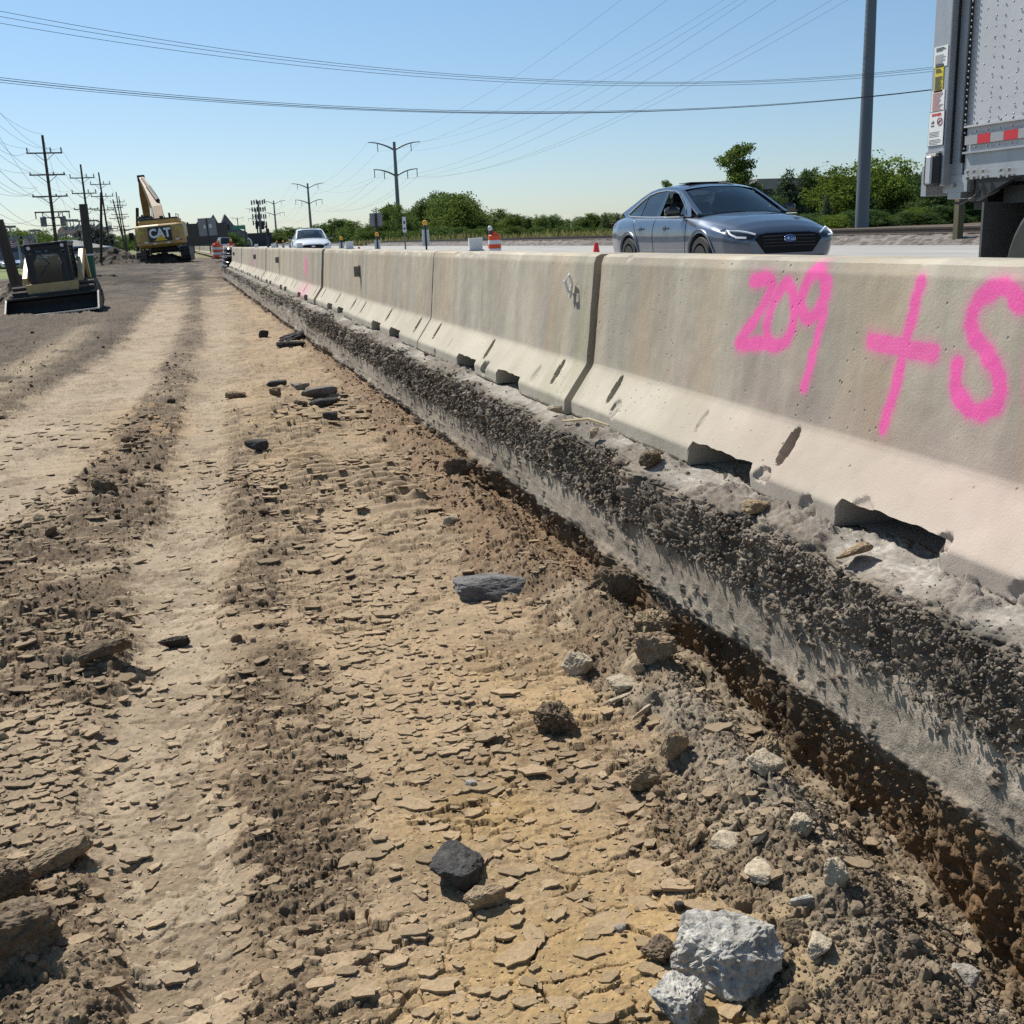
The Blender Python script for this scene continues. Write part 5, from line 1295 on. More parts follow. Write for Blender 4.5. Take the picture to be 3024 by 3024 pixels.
# spoil heap beside the tracks
hx, hy = np.meshgrid(np.linspace(-6.5, 2.2, 150), np.linspace(-3, 4, 80))
hz = 1.05 * np.exp(-((hx + 3.4) / 1.6) ** 2 - (hy / 1.6) ** 2) + .7 * np.exp(-((hx + .2) / 1.4) ** 2 - ((hy - .6) / 1.2) ** 2) + .55 * np.exp(-((hx + 5.4) / .9) ** 2 - (hy / 1.2) ** 2)
q1, q2, qi, qx, qy = worley(hx / .45, hy / .45, 901)
hz = hz * (1 + .35 * fbm(hx * 1.3, hy * 1.3, 4, 903)) + (.16 * (qi + qx * np.cos(qi * 40) + qy * np.sin(qi * 40)) * sstep(0, .2, q2 - q1)) * sstep(.03, .2, hz) - .05
hc = lerp3((.035, .028, .022), (.10, .080, .058), np.clip(.5 + .8 * fbm(hx * 2, hy * 2, 4, 905), 0, 1))
hp = cx2(330, 1330, 86.0)
o = mesh_np('spoil_heap', np.stack([hx, hy, hz], -1).reshape(-1, 3), grid_quads(*hx.shape), M_SOIL, cols=hc.reshape(-1, 3)); o.location = (hp.x + 1.6, 86, hp.z - .1)
tag(o, 'heap of dark dug soil beside the excavator tracks', 'soil heap')
hx2 = hx * .22; 
o = mesh_np('spoil_heap', np.stack([(hx + 3.4) * .62, hy * .5, np.maximum(hz, -.05) * .75 * np.exp(-((hx + 3.4) / 2.2) ** 2) - .02], -1).reshape(-1, 3), grid_quads(*hx.shape), M_SOIL, cols=(hc * 2.6).reshape(-1, 3))
pp = spot(45, 920, Y=33.0); o.location = (pp.x + .3, 33.5, -.03)
tag(o, 'small brown mound of soil at the foot of the leaning pole stump', 'soil heap')
# ================================================================== cars
from mathutils.bvhtree import BVHTree
def paint_mat(name, colr, metal=.55, rough=.28):
    return mat(name, colr, rough, metal, spec=.5, coat=1.0, noise_amt=.04, noise_scale=300)
M_CARB = paint_mat('car_paint_slate', (.085, .105, .145), .6, .32)
M_CARW = paint_mat('car_paint_white', (.78, .79, .80), .0, .3)
M_GLS = glass_mat('car_glass', (.34, .40, .42), 1.2)
M_GLT = glass_mat('car_glass_tinted', (.05, .06, .07), 1.6)
M_CHR = mat('chrome', (.75, .76, .78), .12, 1.0)
M_LED = mat('headlight_white', (.85, .87, .88), .25)
M_BLKG = mat('gloss_black', (.012, .012, .014), .12, coat=.6)
M_SEAT = mat('seat_cloth', (.03, .03, .033), .9, noise_amt=.3)
M_ALLOY = mat('alloy', (.30, .30, .31), .35, .8)

def interp_rows(tab, y):
    t = np.array(tab, float); return [np.interp(y, t[:, 0], t[:, k]) for k in range(1, t.shape[1])]
# station table: y, half width, bottom, rocker z, widest z, belt z, belt half width, top z (hood / deck centre)
ST = [(-2.42, .62, .42, .50, .66, .80, .56, .88), (-2.39, .76, .34, .46, .68, .90, .68, 1.00), (-2.25, .865, .28, .42, .70, .955, .76, 1.07), (-1.9, .912, .26, .40, .72, .985, .80, 1.10), (-1.35, .922, .22, .36, .72, .985, .825, 1.10),
      (-.6, .915, .20, .34, .70, .965, .835, 1.06), (.3, .915, .20, .34, .69, .950, .835, 1.03), (.85, .918, .20, .35, .69, .945, .825, 1.02), (1.25, .925, .22, .37, .70, .915, .80, 1.005), (1.75, .915, .24, .40, .68, .845, .76, .945), (2.08, .88, .24, .42, .64, .775, .70, .865),
      (2.28, .80, .24, .42, .60, .71, .64, .775), (2.38, .70, .26, .42, .56, .66, .56, .70), (2.425, .52, .30, .42, .53, .60, .42, .63)]
def car_body():
    yv = np.concatenate([np.linspace(-2.42, -2.2, 7, endpoint=False), np.linspace(-2.2, 2.0, 50, endpoint=False), np.linspace(2.0, 2.425, 14)])
    w, zb, zr, zm, zbelt, wb, zt = interp_rows(ST, yv)
    prof = []
    for i in range(len(yv)):
        pts = [(0, zb[i]), (w[i] * .6, zb[i]), (w[i] * .90, zb[i] + .03), (w[i] * .965, zr[i]), (w[i] * .992, (zr[i] + zm[i]) / 2), (w[i], zm[i]), (w[i] * .985, zm[i] * .45 + zbelt[i] * .55), (wb[i] + .025, zbelt[i] - .02), (wb[i] - .01, zbelt[i] + .004),
               (wb[i] * .80, zbelt[i] + (zt[i] - zbelt[i]) * .50), (wb[i] * .5, zbelt[i] + (zt[i] - zbelt[i]) * .86), (0, zt[i])]
        prof.append(pts)
    n = len(prof[0]); bm = bmesh.new(); R_ = []
    for i in range(len(yv)):
        row = [bm.verts.new((p[0], yv[i], p[1])) for p in prof[i]] + [bm.verts.new((-p[0], yv[i], p[1])) for p in prof[i][-2:0:-1]]
        R_.append(row)
    m = len(R_[0])
    for a, b in zip(R_[:-1], R_[1:]):
        for k in range(m): bm.faces.new((a[k], a[(k + 1) % m], b[(k + 1) % m], b[k]))
    bm.faces.new(R_[0][::-1]); bm.faces.new(R_[-1])
    bmesh.ops.recalc_face_normals(bm, faces=bm.faces)
    me = bpy.data.meshes.new('body'); bm.to_mesh(me); bm.free()
    o = bpy.data.objects.new('body', me); col.objects.link(o)
    s = o.modifiers.new('s', 'SUBSURF'); s.levels = 2; s.render_levels = 2
    cut = []
    for yy in (-1.37, 1.40):
        c = MB(); c.cyl((-1.2, yy, .33), (1.2, yy, .33), .385, n=40); cut.append(c.build('cutter', None))
        b_ = o.modifiers.new('b', 'BOOLEAN'); b_.operation = 'DIFFERENCE'; b_.object = cut[-1]; b_.solver = 'FAST'
    # cabin opening
    c = MB(); c.prism([(-.70, -1.55), (.70, -1.55), (.70, .80), (-.70, .80)], .45, 1.5, 'z'); cut.append(c.build('cutter', None))
    b_ = o.modifiers.new('b', 'BOOLEAN'); b_.operation = 'DIFFERENCE'; b_.object = cut[-1]; b_.solver = 'FAST'
    dg = bpy.context.evaluated_depsgraph_get(); dg.update()
    m2 = bpy.data.meshes.new_from_object(o.evaluated_get(dg)); m2.name = 'body'
    for c in cut: bpy.data.objects.remove(c)
    bpy.data.objects.remove(o)
    m2.materials.clear()
    return m2
def wrap(name, bvh, poly, axis, m, parent, off=.006, side=1, cuts=3, depth=0.0):
    """a thin panel laid on the body: poly in (x,z) seen from the front/back or (y,z) seen from the side"""
    bm = bmesh.new()
    def P(a, z): return Vector((a, 5 * side, z)) if axis == 'y' else Vector((5 * side, a, z))
    bm.faces.new([bm.verts.new(P(*p)) for p in poly])
    bmesh.ops.triangulate(bm, faces=bm.faces)
    for _ in range(cuts):
        bmesh.ops.subdivide_edges(bm, edges=[e for e in bm.edges if e.calc_length() > .05], cuts=1)
        bmesh.ops.triangulate(bm, faces=bm.faces)
    d = Vector((0, -side, 0)) if axis == 'y' else Vector((-side, 0, 0))
    dead = []
    for v in bm.verts:
        h = bvh.ray_cast(v.co, d)
        if h[0] is None: dead.append(v)
        else: v.co = h[0] - d * off
    bmesh.ops.delete(bm, geom=dead, context='VERTS')
    bmesh.ops.recalc_face_normals(bm, faces=bm.faces)
    me = bpy.data.meshes.new(name); bm.to_mesh(me); bm.free()
    o = link_mesh(name, me, m, parent, True)
    if depth:
        s = o.modifiers.new('t', 'SOLIDIFY'); s.thickness = depth; s.offset = 0
    return o
def wrap_line(name, bvh, pts, axis, r, m, parent, side=1, off=.0, n=5):
    P = [Vector((a, 5 * side, z)) if axis == 'y' else Vector((5 * side, a, z)) for a, z in smooth_pts(pts, 6)] if len(pts) > 2 else [Vector((a, 5 * side, z)) if axis == 'y' else Vector((5 * side, a, z)) for a, z in [tuple(np.array(pts[0]) + (np.array(pts[1]) - np.array(pts[0])) * t) for t in np.linspace(0, 1, 10)]]
    d = Vector((0, -side, 0)) if axis == 'y' else Vector((-side, 0, 0)); q = []
    for p in P:
        h = bvh.ray_cast(p, d)
        if h[0] is not None: q.append(h[0] - d * off)
    b = MB(); b.tube(q, r, n); return b.build(name, m, parent)

BODY_ME = car_body()
def wheel_mesh():
    t = MB(); t.lathe([(.22, -.11), (.31, -.11), (.335, -.08), (.34, 0), (.335, .08), (.31, .11), (.22, .11)], 32, axis='x')
    r = MB(); r.lathe([(.0, .02), (.05, .04), (.06, .055), (.21, .075), (.225, .10), (.23, .11), (.20, .11), (.20, -.08), (.0, -.08)], 24, axis='x')
    for k in range(5):
        a = k * 2 * pi / 5; r.box((.075, .12 * cos(a), .12 * sin(a)), (.03, .05, .20), rx=a + pi / 2)
    return t, r
def build_car(name, label, paint, loc, rz, emblem='stars', driver=True, open_front=True):
    T = thing(name, label, 'car', loc, rz)
    body = link_mesh('body', BODY_ME.copy(), paint, T, True)
    body.data.set_sharp_from_angle(angle=R(40))
    bvh = BVHTree.FromObject(body, bpy.context.evaluated_depsgraph_get()) if False else None
    bm = bmesh.new(); bm.from_mesh(BODY_ME); bvh = BVHTree.FromBMesh(bm); bm.free()
    # ---- greenhouse
    U = [(.775, 1.06, .985), (.745, .80, 1.10), (.705, .52, 1.235), (.66, .22, 1.37), (.625, .0, 1.425), (.60, -.35, 1.455), (.595, -.75, 1.445), (.60, -1.05, 1.405), (.625, -1.35, 1.315), (.66, -1.65, 1.20), (.70, -1.95, 1.095)]
    U = [tuple(p) for p in np.array([np.array(p) for p in U])]
    crown = [.035, .055, .065, .06, .055, .05, .05, .05, .05, .04, .02]; fwd = [.10, .09, .08, .06, .03, 0, 0, -.03, -.06, -.07, -.05]
    nx = 12
    def row(i):
        p = U[i]; out_ = []
        for t in np.linspace(-1, 1, nx + 1):
            out_.append((p[0] * t, p[1] + fwd[i] * (1 - t * t), p[2] + crown[i] * (1 - abs(t) ** 2.4)))
        return out_
    def strip(i0, i1, nm, m, par, inset=0.0, lift=0.0, smooth=True):
        b = MB(); rows = []
        for i in range(i0, i1 + 1):
            for sub in ((0,) if i == i1 else (0, .5)):
                a = np.array(row(i)); c = np.array(row(min(i + 1, len(U) - 1))); r_ = a + (c - a) * sub
                if inset: r_ = r_ * np.array([1 - inset, 1, 1])
                r_ = r_ + np.array([0, 0, lift]); rows.append(r_)
        vs = [tuple(p) for r_ in rows for p in r_]; n = nx + 1
        b.add(vs, [(r * n + k, r * n + k + 1, (r + 1) * n + k + 1, (r + 1) * n + k) for r in range(len(rows) - 1) for k in range(nx)])
        return b.build(nm, m, par, smooth)
    roof = strip(3, 7, 'roof', paint, T)
    strip(3, 7, 'headliner', M_SEAT, roof, .02, -.03)
    ws = strip(0, 3, 'windshield', M_GLS, T, .085, -.006)
    rw = strip(7, 10, 'rear_window', M_GLS, T, .085, -.006)
    b = MB(); b.bbox((0, -.22, 1.503), (.80, .40, .012), .004); b.build('sunroof', M_BLKG, roof)
    for s in (-1, 1):
        # A and C pillars: bands along the edges of the glass
        for nm, i0, i1 in (('front_pillar', 0, 3), ('rear_pillar', 7, 10)):
            b = MB(); vs = []
            for i in range(i0, i1 + 1):
                r_ = row(i); a = np.array(U[i]) * np.array([s, 1, 1]); e = np.array(r_[-1 if s > 0 else 0]); f = np.array(row(i)[nx - 1 if s > 0 else 1]) ; g_ = e * .50 + f * .50
                vs += [tuple(a + np.array([s * .012, 0, -.012])), tuple(a + np.array([0, 0, .012])), tuple(g_ + np.array([0, 0, .006]))]
            b.add(vs, [(j * 3 + k, j * 3 + k + 1, j * 3 + 4 + k, j * 3 + 3 + k) for j in range(i1 - i0) for k in range(2)])
            b.build(nm, paint, T, True)
        # side frame: outer loop U + belt, inner loop window outline
        def sx(z): return float(np.interp(z, [.94, 1.46], [.835, .598]))
        outer = [(p[1], p[2]) for p in U[1:]] + [(-1.75, 1.01), (-1.2, .985), (-.6, .965), (0, .955), (.5, .95), (.93, .965)]
        k = len(outer)
        cy, cz = -.45, 1.12
        inner = [(.62, 1.10), (.43, 1.20), (.17, 1.325), (-.03, 1.375), (-.35, 1.405), (-.74, 1.395), (-1.02, 1.355), (-1.25, 1.27), (-1.47, 1.165), (-1.66, 1.065), (-1.55, 1.025), (-1.15, 1.008), (-.6, .988), (0, .978), (.45, .972), (.74, .985)]
        b = MB(); vs = [(s * sx(p[1]), *p) for p in outer] + [(s * (sx(p[1]) - .004), *p) for p in inner]
        b.add(vs, [(i, (i + 1) % k, k + (i + 1) % k, k + i) for i in range(k)])
        fr = b.build('window_frame', paint, T)
        tr = MB(); tr.tube([(s * (sx(p[1]) + .004), *p) for p in inner + inner[:1]], .010, 6); tr.build('chrome_trim', M_CHR, fr)
        def pane(nm, pts, m, off=.012):
            b = MB(); b.add([(s * (sx(z) - off), y, z) for y, z in pts], [tuple(range(len(pts)))]); return b.build(nm, m, T)
        pane('rear_side_glass', [(-.40, .985), (-.36, 1.40), (-.74, 1.395), (-1.02, 1.355), (-1.08, 1.33), (-1.12, 1.005)], M_GLT)
        pane('quarter_glass', [(-1.14, 1.008), (-1.10, 1.325), (-1.25, 1.27), (-1.47, 1.165), (-1.66, 1.065), (-1.55, 1.025)], M_GLT)
        if not (open_front and s > 0): pane('front_side_glass', inner[:5] + [(-.28, 1.40), (-.30, .985), (0, .978), (.45, .972), (.74, .985)], M_GLS if s < 0 else M_GLT)
        else: pane('vent_glass', [(.62, 1.10), (.48, 1.17), (.48, .975), (.74, .985)], M_GLT)
        pane('door_pillar', [(-.27, .975), (-.25, 1.405), (-.37, 1.408), (-.42, .98)], M_BLKG, .002)
        pane('pillar_strip', [(-1.10, .98), (-1.06, 1.35), (-1.10, 1.34), (-1.145, .985)], M_BLKG, .004)
        # mirror, handles, door seams
        m_ = MB(); m_.bbox((s * 1.02, .66, 1.045), (.24, .12, .15), .04, rz=s * R(-8)); m_.box((s * .89, .66, .985), (.12, .06, .03)); q = m_.build('door_mirror', M_BLKG, T, True)
        m_ = MB(); m_.box((s * 1.02, .655, .968), (.23, .11, .014)); m_.build('mirror_trim', M_CHR, q)
        for yy in (-.86, .12):
            h = MB(); h.tube([(s * .925, yy - .10, .80), (s * .950, yy - .06, .805), (s * .950, yy + .06, .808), (s * .925, yy + .10, .808)], .016, 8)
            wrap('handle_cup', bvh, [(yy + .055 * cos(t), .795 + .050 * sin(t)) for t in np.linspace(0, 2 * pi, 14, endpoint=False)], 'x', M_BLKG, T, .003, s, 1)
            h.build('door_handle', paint, T)
        for pts in ([(-.33, .965), (-.36, .75), (-.34, .34)], [(.86, .95), (.90, .7), (.84, .34)], [(-1.28, .98), (-1.10, .78), (-.93, .55), (-.93, .34)]):
            wrap_line('door_seam', bvh, pts, 'x', .006, M_BLKG, T, s)
        for yy in (-1.37, 1.40):
            arc = [(yy + .425 * cos(t), .33 + .425 * sin(t)) for t in np.linspace(R(8), R(172), 14)]
            wrap_line('arch_lip', bvh, arc, 'x', .020, paint, T, s, .0, 6)
        # lamps
        hl = [(s * .50, .655), (s * .62, .715), (s * .80, .765), (s * .865, .735), (s * .84, .655), (s * .74, .605), (s * .58, .610)]
        hd = wrap('headlight', bvh, hl if s > 0 else hl[::-1], 'y', M_BLKG, T, .008)
        wrap_line('daytime_strip', bvh, [(s * .52, .668), (s * .66, .712), (s * .800, .732), (s * .800, .732), (s * .815, .68), (s * .775, .635), (s * .775, .635), (s * .66, .628)], 'y', .015, M_LED, hd, 1, .012)
        tl = [(s * .45, .88), (s * .62, .93), (s * .72, .92), (s * .70, .82), (s * .5, .82)]
        wrap('tail_light', bvh, tl if s > 0 else tl[::-1], 'y', mat('tail_red', (.30, .01, .012), .15, coat=.8), T, .008, -1)
        wrap('tail_light_side', bvh, [(-2.30, .93), (-2.12, .93), (-2.16, .84), (-2.33, .84)], 'x', mat('tail_red', (.30, .01, .012)), T, .006, s)
        for yy in (-1.37, 1.40):
            t, r = wheel_mesh(); tw = t.build('wheel', M_RUB, T, True); tw.location = (s * .80, yy, .335); tw.rotation_euler = (0, 0, 0 if s > 0 else pi)
            r.build('rim', M_ALLOY, tw)
        b = MB(); b.box((s * .60, 0, .36), (.10, 4.2, .25)); b.build('wheel_well', M_BLK, T)
    gr = wrap('grille', bvh, [(-.54, .60), (-.47, .660), (-.34, .685), (.34, .685), (.47, .660), (.54, .60), (.38, .40), (-.38, .40)], 'y', mat('grille_black', (.008, .008, .009), .75, spec=.2), T, .006, 1, 4)
    for zz in (.50, .545, .59, .635): wrap_line('grille_bar', bvh, [(-.42, zz), (0, zz + .005), (.42, zz)], 'y', .008, M_BLK, gr, 1, .008)
    wrap('lower_intake', bvh, [(-.6, .36), (.6, .36), (.5, .30), (-.5, .30)], 'y', M_BLK, T, .006)
    ec = .60
    ell = lambda a, c: [(a * cos(t), ec + c * sin(t)) for t in np.linspace(0, 2 * pi, 28, endpoint=False)]
    em = wrap('emblem', bvh, ell(.092, .054), 'y', M_CHR, T, .022, 1, 1, .01)
    if emblem == 'stars':
        wrap('emblem_field', bvh, ell(.082, .046), 'y', mat('emblem_blue', (.012, .025, .20), .25, coat=.7), em, .030, 1, 1)
        def star(cx_, cz_, r_):
            return [(cx_ + r_ * (1 if k % 2 == 0 else .26) * cos(pi / 2 + k * pi / 4) * (1.15 if k % 4 == 2 else 1), cz_ + r_ * (1 if k % 2 == 0 else .26) * sin(pi / 2 + k * pi / 4)) for k in range(8)]
        # seen from the front, so mirrored in x
        for (a, c, r_) in ((.030, .004, .030), (-.022, .018, .012), (-.050, .008, .012), (-.012, -.014, .012), (-.032, -.020, .012), (-.052, -.010, .012)):
            wrap('emblem_star', bvh, star(a, ec + c, r_)[::-1], 'y', M_CHR, em, .034, 1, 0)
    # hood crease lines, wipers
    # interior
    b = MB(); b.bbox((0, .72, .88), (1.36, .42, .20), .06); b.box((0, -.4, .50), (1.4, 2.4, .06)); b.tube([(-.38 + .17 * cos(t), .44 + .05 * sin(t), .93 + .17 * sin(t)) for t in np.linspace(0, 2 * pi, 20)], .016, 6); b.build('dashboard', M_SEAT, T)
    for sx_ in (-.38, .38):
        b = MB(); b.bbox((sx_, -.05, .62), (.50, .52, .16), .05); b.bbox((sx_, -.33, .93), (.46, .14, .58), .05, rx=R(-12)); b.bbox((sx_, -.42, 1.27), (.26, .09, .17), .04); b.build('front_seat', M_SEAT, T)
    b = MB(); b.bbox((0, -1.1, .62), (1.25, .5, .16), .05); b.bbox((0, -1.38, .95), (1.25, .14, .56), .05, rx=R(-15)); b.build('rear_seat', M_SEAT, T)
    for sx_ in (-1, 1):
        b = MB(); b.tube([(sx_ * .2 + .1, 1.02, 1.02), (sx_ * .45 - .05, .98, 1.05), (sx_ * .55, .88, 1.09)], .010, 5); b.build('wiper', M_BLK, T)
    return T
CX, CY = 8.38, 16.62
sedan = build_car('sedan', 'slate blue sedan driving on the road behind the nearest barrier', M_CARB, (CX, CY, float(road_z(CX)) + .0), pi)

# the person at the near front window
def skin_body(name, joints, bones, m, parent=None, sub=2):
    me = bpy.data.meshes.new(name); me.from_pydata([j[0] for j in joints], bones, [])
    o = bpy.data.objects.new(name, me); col.objects.link(o)
    sk = o.modifiers.new('skin', 'SKIN'); sk.use_smooth_shade = True
    for i, j in enumerate(joints):
        r = j[1]; me.skin_vertices[0].data[i].radius = (r, r) if not isinstance(r, tuple) else r
    me.skin_vertices[0].data[0].use_root = True
    s = o.modifiers.new('sub', 'SUBSURF'); s.levels = sub; s.render_levels = sub
    dg = bpy.context.evaluated_depsgraph_get(); m2 = bpy.data.meshes.new_from_object(o.evaluated_get(dg)); m2.name = name
    bpy.data.objects.remove(o); m2.materials.clear()
    return link_mesh(name, m2, m, parent, True)
M_SKIN = mat('skin', (.52, .33, .25), .55, noise_amt=.08, noise_scale=30)
pj = [((0, 0, 0), (.15, .11)), ((0, .02, .22), (.15, .10)), ((0, .0, .42), (.17, .09)), ((0, .0, .52), (.055, .06)), ((0, .03, .60), (.07, .085)), ((0, .04, .70), (.082, .10)), ((0, .03, .77), (.06, .07)),
      ((.19, 0, .43), .055), ((.24, .10, .20), .045), ((.14, .30, .12), .035), ((.10, .38, .13), .03), ((-.19, 0, .43), .055), ((-.24, .10, .20), .045), ((-.14, .30, .12), .035), ((-.10, .38, .13), .03),
      ((.10, .22, -.01), .085), ((.12, .46, .02), .06), ((.12, .52, -.35), .045), ((.12, .62, -.40), .035), ((-.10, .22, -.01), .085), ((-.12, .46, .02), .06), ((-.12, .52, -.35), .045), ((-.12, .62, -.40), .035)]
pb = [(0, 1), (1, 2), (2, 3), (3, 4), (4, 5), (5, 6), (2, 7), (7, 8), (8, 9), (9, 10), (2, 11), (11, 12), (12, 13), (13, 14), (0, 15), (15, 16), (16, 17), (17, 18), (0, 19), (19, 20), (20, 21), (21, 22)]
P_ = thing('person', 'person sitting at the open front window of the slate blue sedan', 'person', (CX - .38, CY + .16, float(road_z(CX)) + .56), pi)
P_.scale = (.93, .93, .93)
pbody = skin_body('body', pj, pb, M_SKIN, P_)
b = MB(); b.lathe([(.0, .145), (.06, .14), (.092, .10), (.105, .04), (.10, -.06), (.085, -.12), (.02, -.12)], 16, (0, .005, .72)); 
hr = b.build('hair', mat('dark_hair', (.035, .025, .02), .6), P_, True); hr.location = (0, -.025, .0); hr.scale = (.93, .98, .9); hr.location.z = .075
b = MB(); b.lathe([(.13, -.05), (.175, .0), (.185, .2), (.20, .38), (.12, .47), (.06, .50)], 20); sh = b.build('shirt', mat('shirt_dark', (.06, .05, .07), .9), P_, True); sh.scale = (1.02, .66, 1)
b = MB(); b.bbox((0, .135, .695), (.15, .02, .035), .008); b.build('sunglasses', M_BLKG, P_)

# white car far down the road
wpos = spot(594 * 1.565, 455 * 1.565, Y=56.0)
M_CARW2 = M_CARW
white = build_car('hatchback', 'white car coming along the road far behind the barriers', M_CARW, (wpos.x, 58.0, float(road_z(wpos.x))), pi - R(3), emblem='plain', open_front=False)
# ---- parked cars and a pale car at the crossing: lower detail
def small_car(paint, suv=False):
    T = thing('parked_car', 'parked car', 'parked car')
    h = 1.0 if suv else .88; zr = 1.78 if suv else 1.46
    b = MB(); pr = [(-2.25, .35), (-2.3, .7), (-2.15, h), (-1.2, h + .03), (.9, h), (1.9, h - .13), (2.25, .68), (2.3, .38)]
    b.prism(pr, -.9, .9, 'x'); b.build('body', paint, T, bevel=.07)
    g = MB(); gp = [(-2.0 if suv else -1.75, h), (-1.75 if suv else -1.05, zr - .05), (-.9, zr), (.0, zr), (.85, h)]
    vs = [(-.82, *p) if p[1] == h else (-.66, *p) for p in gp] + [(.82, *p) if p[1] == h else (.66, *p) for p in gp]; n = len(gp)
    g.add(vs, [tuple(range(n)), tuple(range(2 * n - 1, n - 1, -1))] + [(i, i + 1, n + i + 1, n + i) for i in range(n - 1)]); g.build('windows', M_GLD, T, bevel=.03)
    r = MB(); r.bbox((0, -.55 if not suv else -.85, zr + .0), (1.28, 1.1 if not suv else 1.7, .06), .03); r.build('roof', paint, T)
    for sx in (-1, 1):
        for yy in (-1.35, 1.38):
            w = MB(); w.lathe([(.12, -.1), (.33, -.1), (.34, .1), (.12, .1)], 18, (sx * .82, yy, .34), axis='x'); q = w.build('wheel', M_RUB, T); w = MB(); w.lathe([(.02, -.02), (.20, -.02), (.20, .03), (.02, .03)], 14, (sx * .91, yy, .34), axis='x'); w.build('rim', M_ALLOY, q)
        l = MB(); l.bbox((sx * .62, 2.24, .72), (.40, .1, .12), .02); l.build('headlight', M_LED, T)
        l = MB(); l.bbox((sx * .68, -2.24, .82), (.30, .1, .18), .02); l.build('tail_light', mat('tail_red', (.3, .01, .012)), T)
    gr = MB(); gr.bbox((0, 2.27, .58), (.9, .06, .16), .02); gr.build('grille', M_BLK, T)
    return T

# ================================================================== box trailer with its lift gate column
TX = 4.62
def tp(x, y): return spot(2480 + x / 2.542, y / 2.542, X=TX)          # a point of the trailer's near side
M_ALU = mat('trailer_side', (.50, .50, .51), .45, .25, noise_amt=.10, noise_scale=3.0, bump=.05, bump_scale=25)
M_ALU2 = mat('trailer_rail', (.42, .43, .45), .45, .5, noise_amt=.22, noise_scale=8, stretch=(1, 1, .3))
M_STL = mat('trailer_steel', (.20, .21, .23), .5, .5, noise_amt=.3, noise_scale=9)
c0 = tp(770, 0); c1 = tp(905, 0)
Yr = tp(735, 700).y                     # rear end of the column
Ys = tp(952, 600).y                     # where the riveted side begins
Yc = tp(868, 600).y
z_b = tp(1150, 1330).z                  # underside of the side rail
z_t = z_b + 2.75
TR = thing('box_trailer', 'white riveted box trailer with a lift gate column, cut off by the right edge', 'trailer', (TX, 0, 0))
def rel(y, z, dx=0): return (dx, y, z)
b = MB(); b.box((1.27, (Ys - 5.5) / 2, (z_b + .30 + z_t) / 2), (2.50, Ys + 5.5, z_t - z_b - .30)); side = b.build('side_panel', M_ALU, TR)
b = MB(); zr_ = tp(1000, 1150).z
b.box((1.27, (Ys - 5.5) / 2, z_b + .075), (2.52, Ys + 5.46, .15)); b.box((.0, (Ys - 5.5) / 2, z_b + .155), (.03, Ys + 5.46, .012)); b.build('bottom_rail', M_ALU2, TR)
b = MB(); b.box((1.27, (Ys - 5.5) / 2, z_b + .225), (2.512, Ys + 5.46, .148)); b.box((.002, (Ys - 5.5) / 2, z_b + .305), (.03, Ys + 5.46, .012)); b.build('tape_rail', M_ALU, TR)
tz = z_b + .226
for k, (xa, xb) in enumerate(((940, 1035), (1035, 1130), (1130, 1230), (1230, 1335), (1335, 1440), (1440, 1550))):
    ya, yb = tp(xa, 1150).y, tp(xb, 1150).y
    b = MB(); b.box((-.0035, (ya + yb) / 2, tz), (.010, abs(ya - yb) - .002, .052)); b.build('reflective_tape', mat('tape_red', (.50, .02, .03), .3) if k % 2 else mat('tape_silver', (.30, .30, .31), .35), TR)
rv = MB()
for xx, pitch in ((1170, .055), (1350, .055), (1560, .055), (1100, .10), (1290, .10), (1470, .10), (985, .035)):
    yv_ = tp(xx, 300).y; zz = z_b + .34
    while zz < z_t: rv.lathe([(.0070, 0), (.006, .003), (.003, .005)], 6, (0, 0, 0)); rv.v[-18:] = [(-p[2] - .001 + 0, yv_ + p[0], zz + p[1]) for p in rv.v[-18:]]; zz += pitch
yv_ = Ys - .03
while yv_ > -.2:
    for zz, r_ in ((z_b + .318, .8), (z_b + .18, .7), (z_b + .27, .6)): rv.lathe([(.010 * r_, 0), (.009 * r_, .006), (.004, .009)], 6); rv.v[-18:] = [(-p[2] - .007, yv_ + p[0], zz + p[1]) for p in rv.v[-18:]]
    yv_ -= .10
tag(rv.build('rivets', mat('rivet', (.26, .27, .29), .45, .4), TR), kind='stuff')
for xx in (965, 1013, 1080, 1215, 1278):
    for yy in (1285, 1330):
        p = tp(xx, yy + 6 - (xx - 965) * .06); b = MB(); b.cyl((-.002, p.y, min(p.z, z_b + .13)), (-.022, p.y, min(p.z, z_b + .13)), .011, n=8); b.build('rail_bolt', M_WORN, TR)
# gate column: front web, recess, outer face
zc0 = tp(760, 1470).z
b = MB(); b.box((.10, (Yr + Yc) / 2, (zc0 + z_t) / 2 + .03), (.30, abs(Yr - Yc), z_t - zc0 - .06)); colm = b.build('gate_column', M_ALU2, TR, bevel=.006)
b = MB(); b.box((.13, (Yc + Ys) / 2 + .012, (z_b - .12 + z_t) / 2), (.24, abs(Yc - Ys) + .02, z_t - z_b + .10)); b.build('corner_post', M_ALU2, TR, bevel=.004)
for yy in (Yc, Ys + .004): b = MB(); b.box((.02, yy, (z_b + z_t) / 2 + .05), (.05, .012, z_t - z_b - .1)); b.build('post_gap', M_BLK, TR)
yl, yr_ = tp(705, 1270).y, tp(812, 1270).y; zl = (tp(760, 1150).z + tp(760, 1400).z) / 2; hl_ = tp(760, 1150).z - tp(760, 1400).z
b = MB(); b.bbox((-.05, (yl + yr_) / 2, zl), (.07, abs(yl - yr_), hl_), .02); lh = b.build('lamp_housing', M_BLK, colm, bevel=.006)
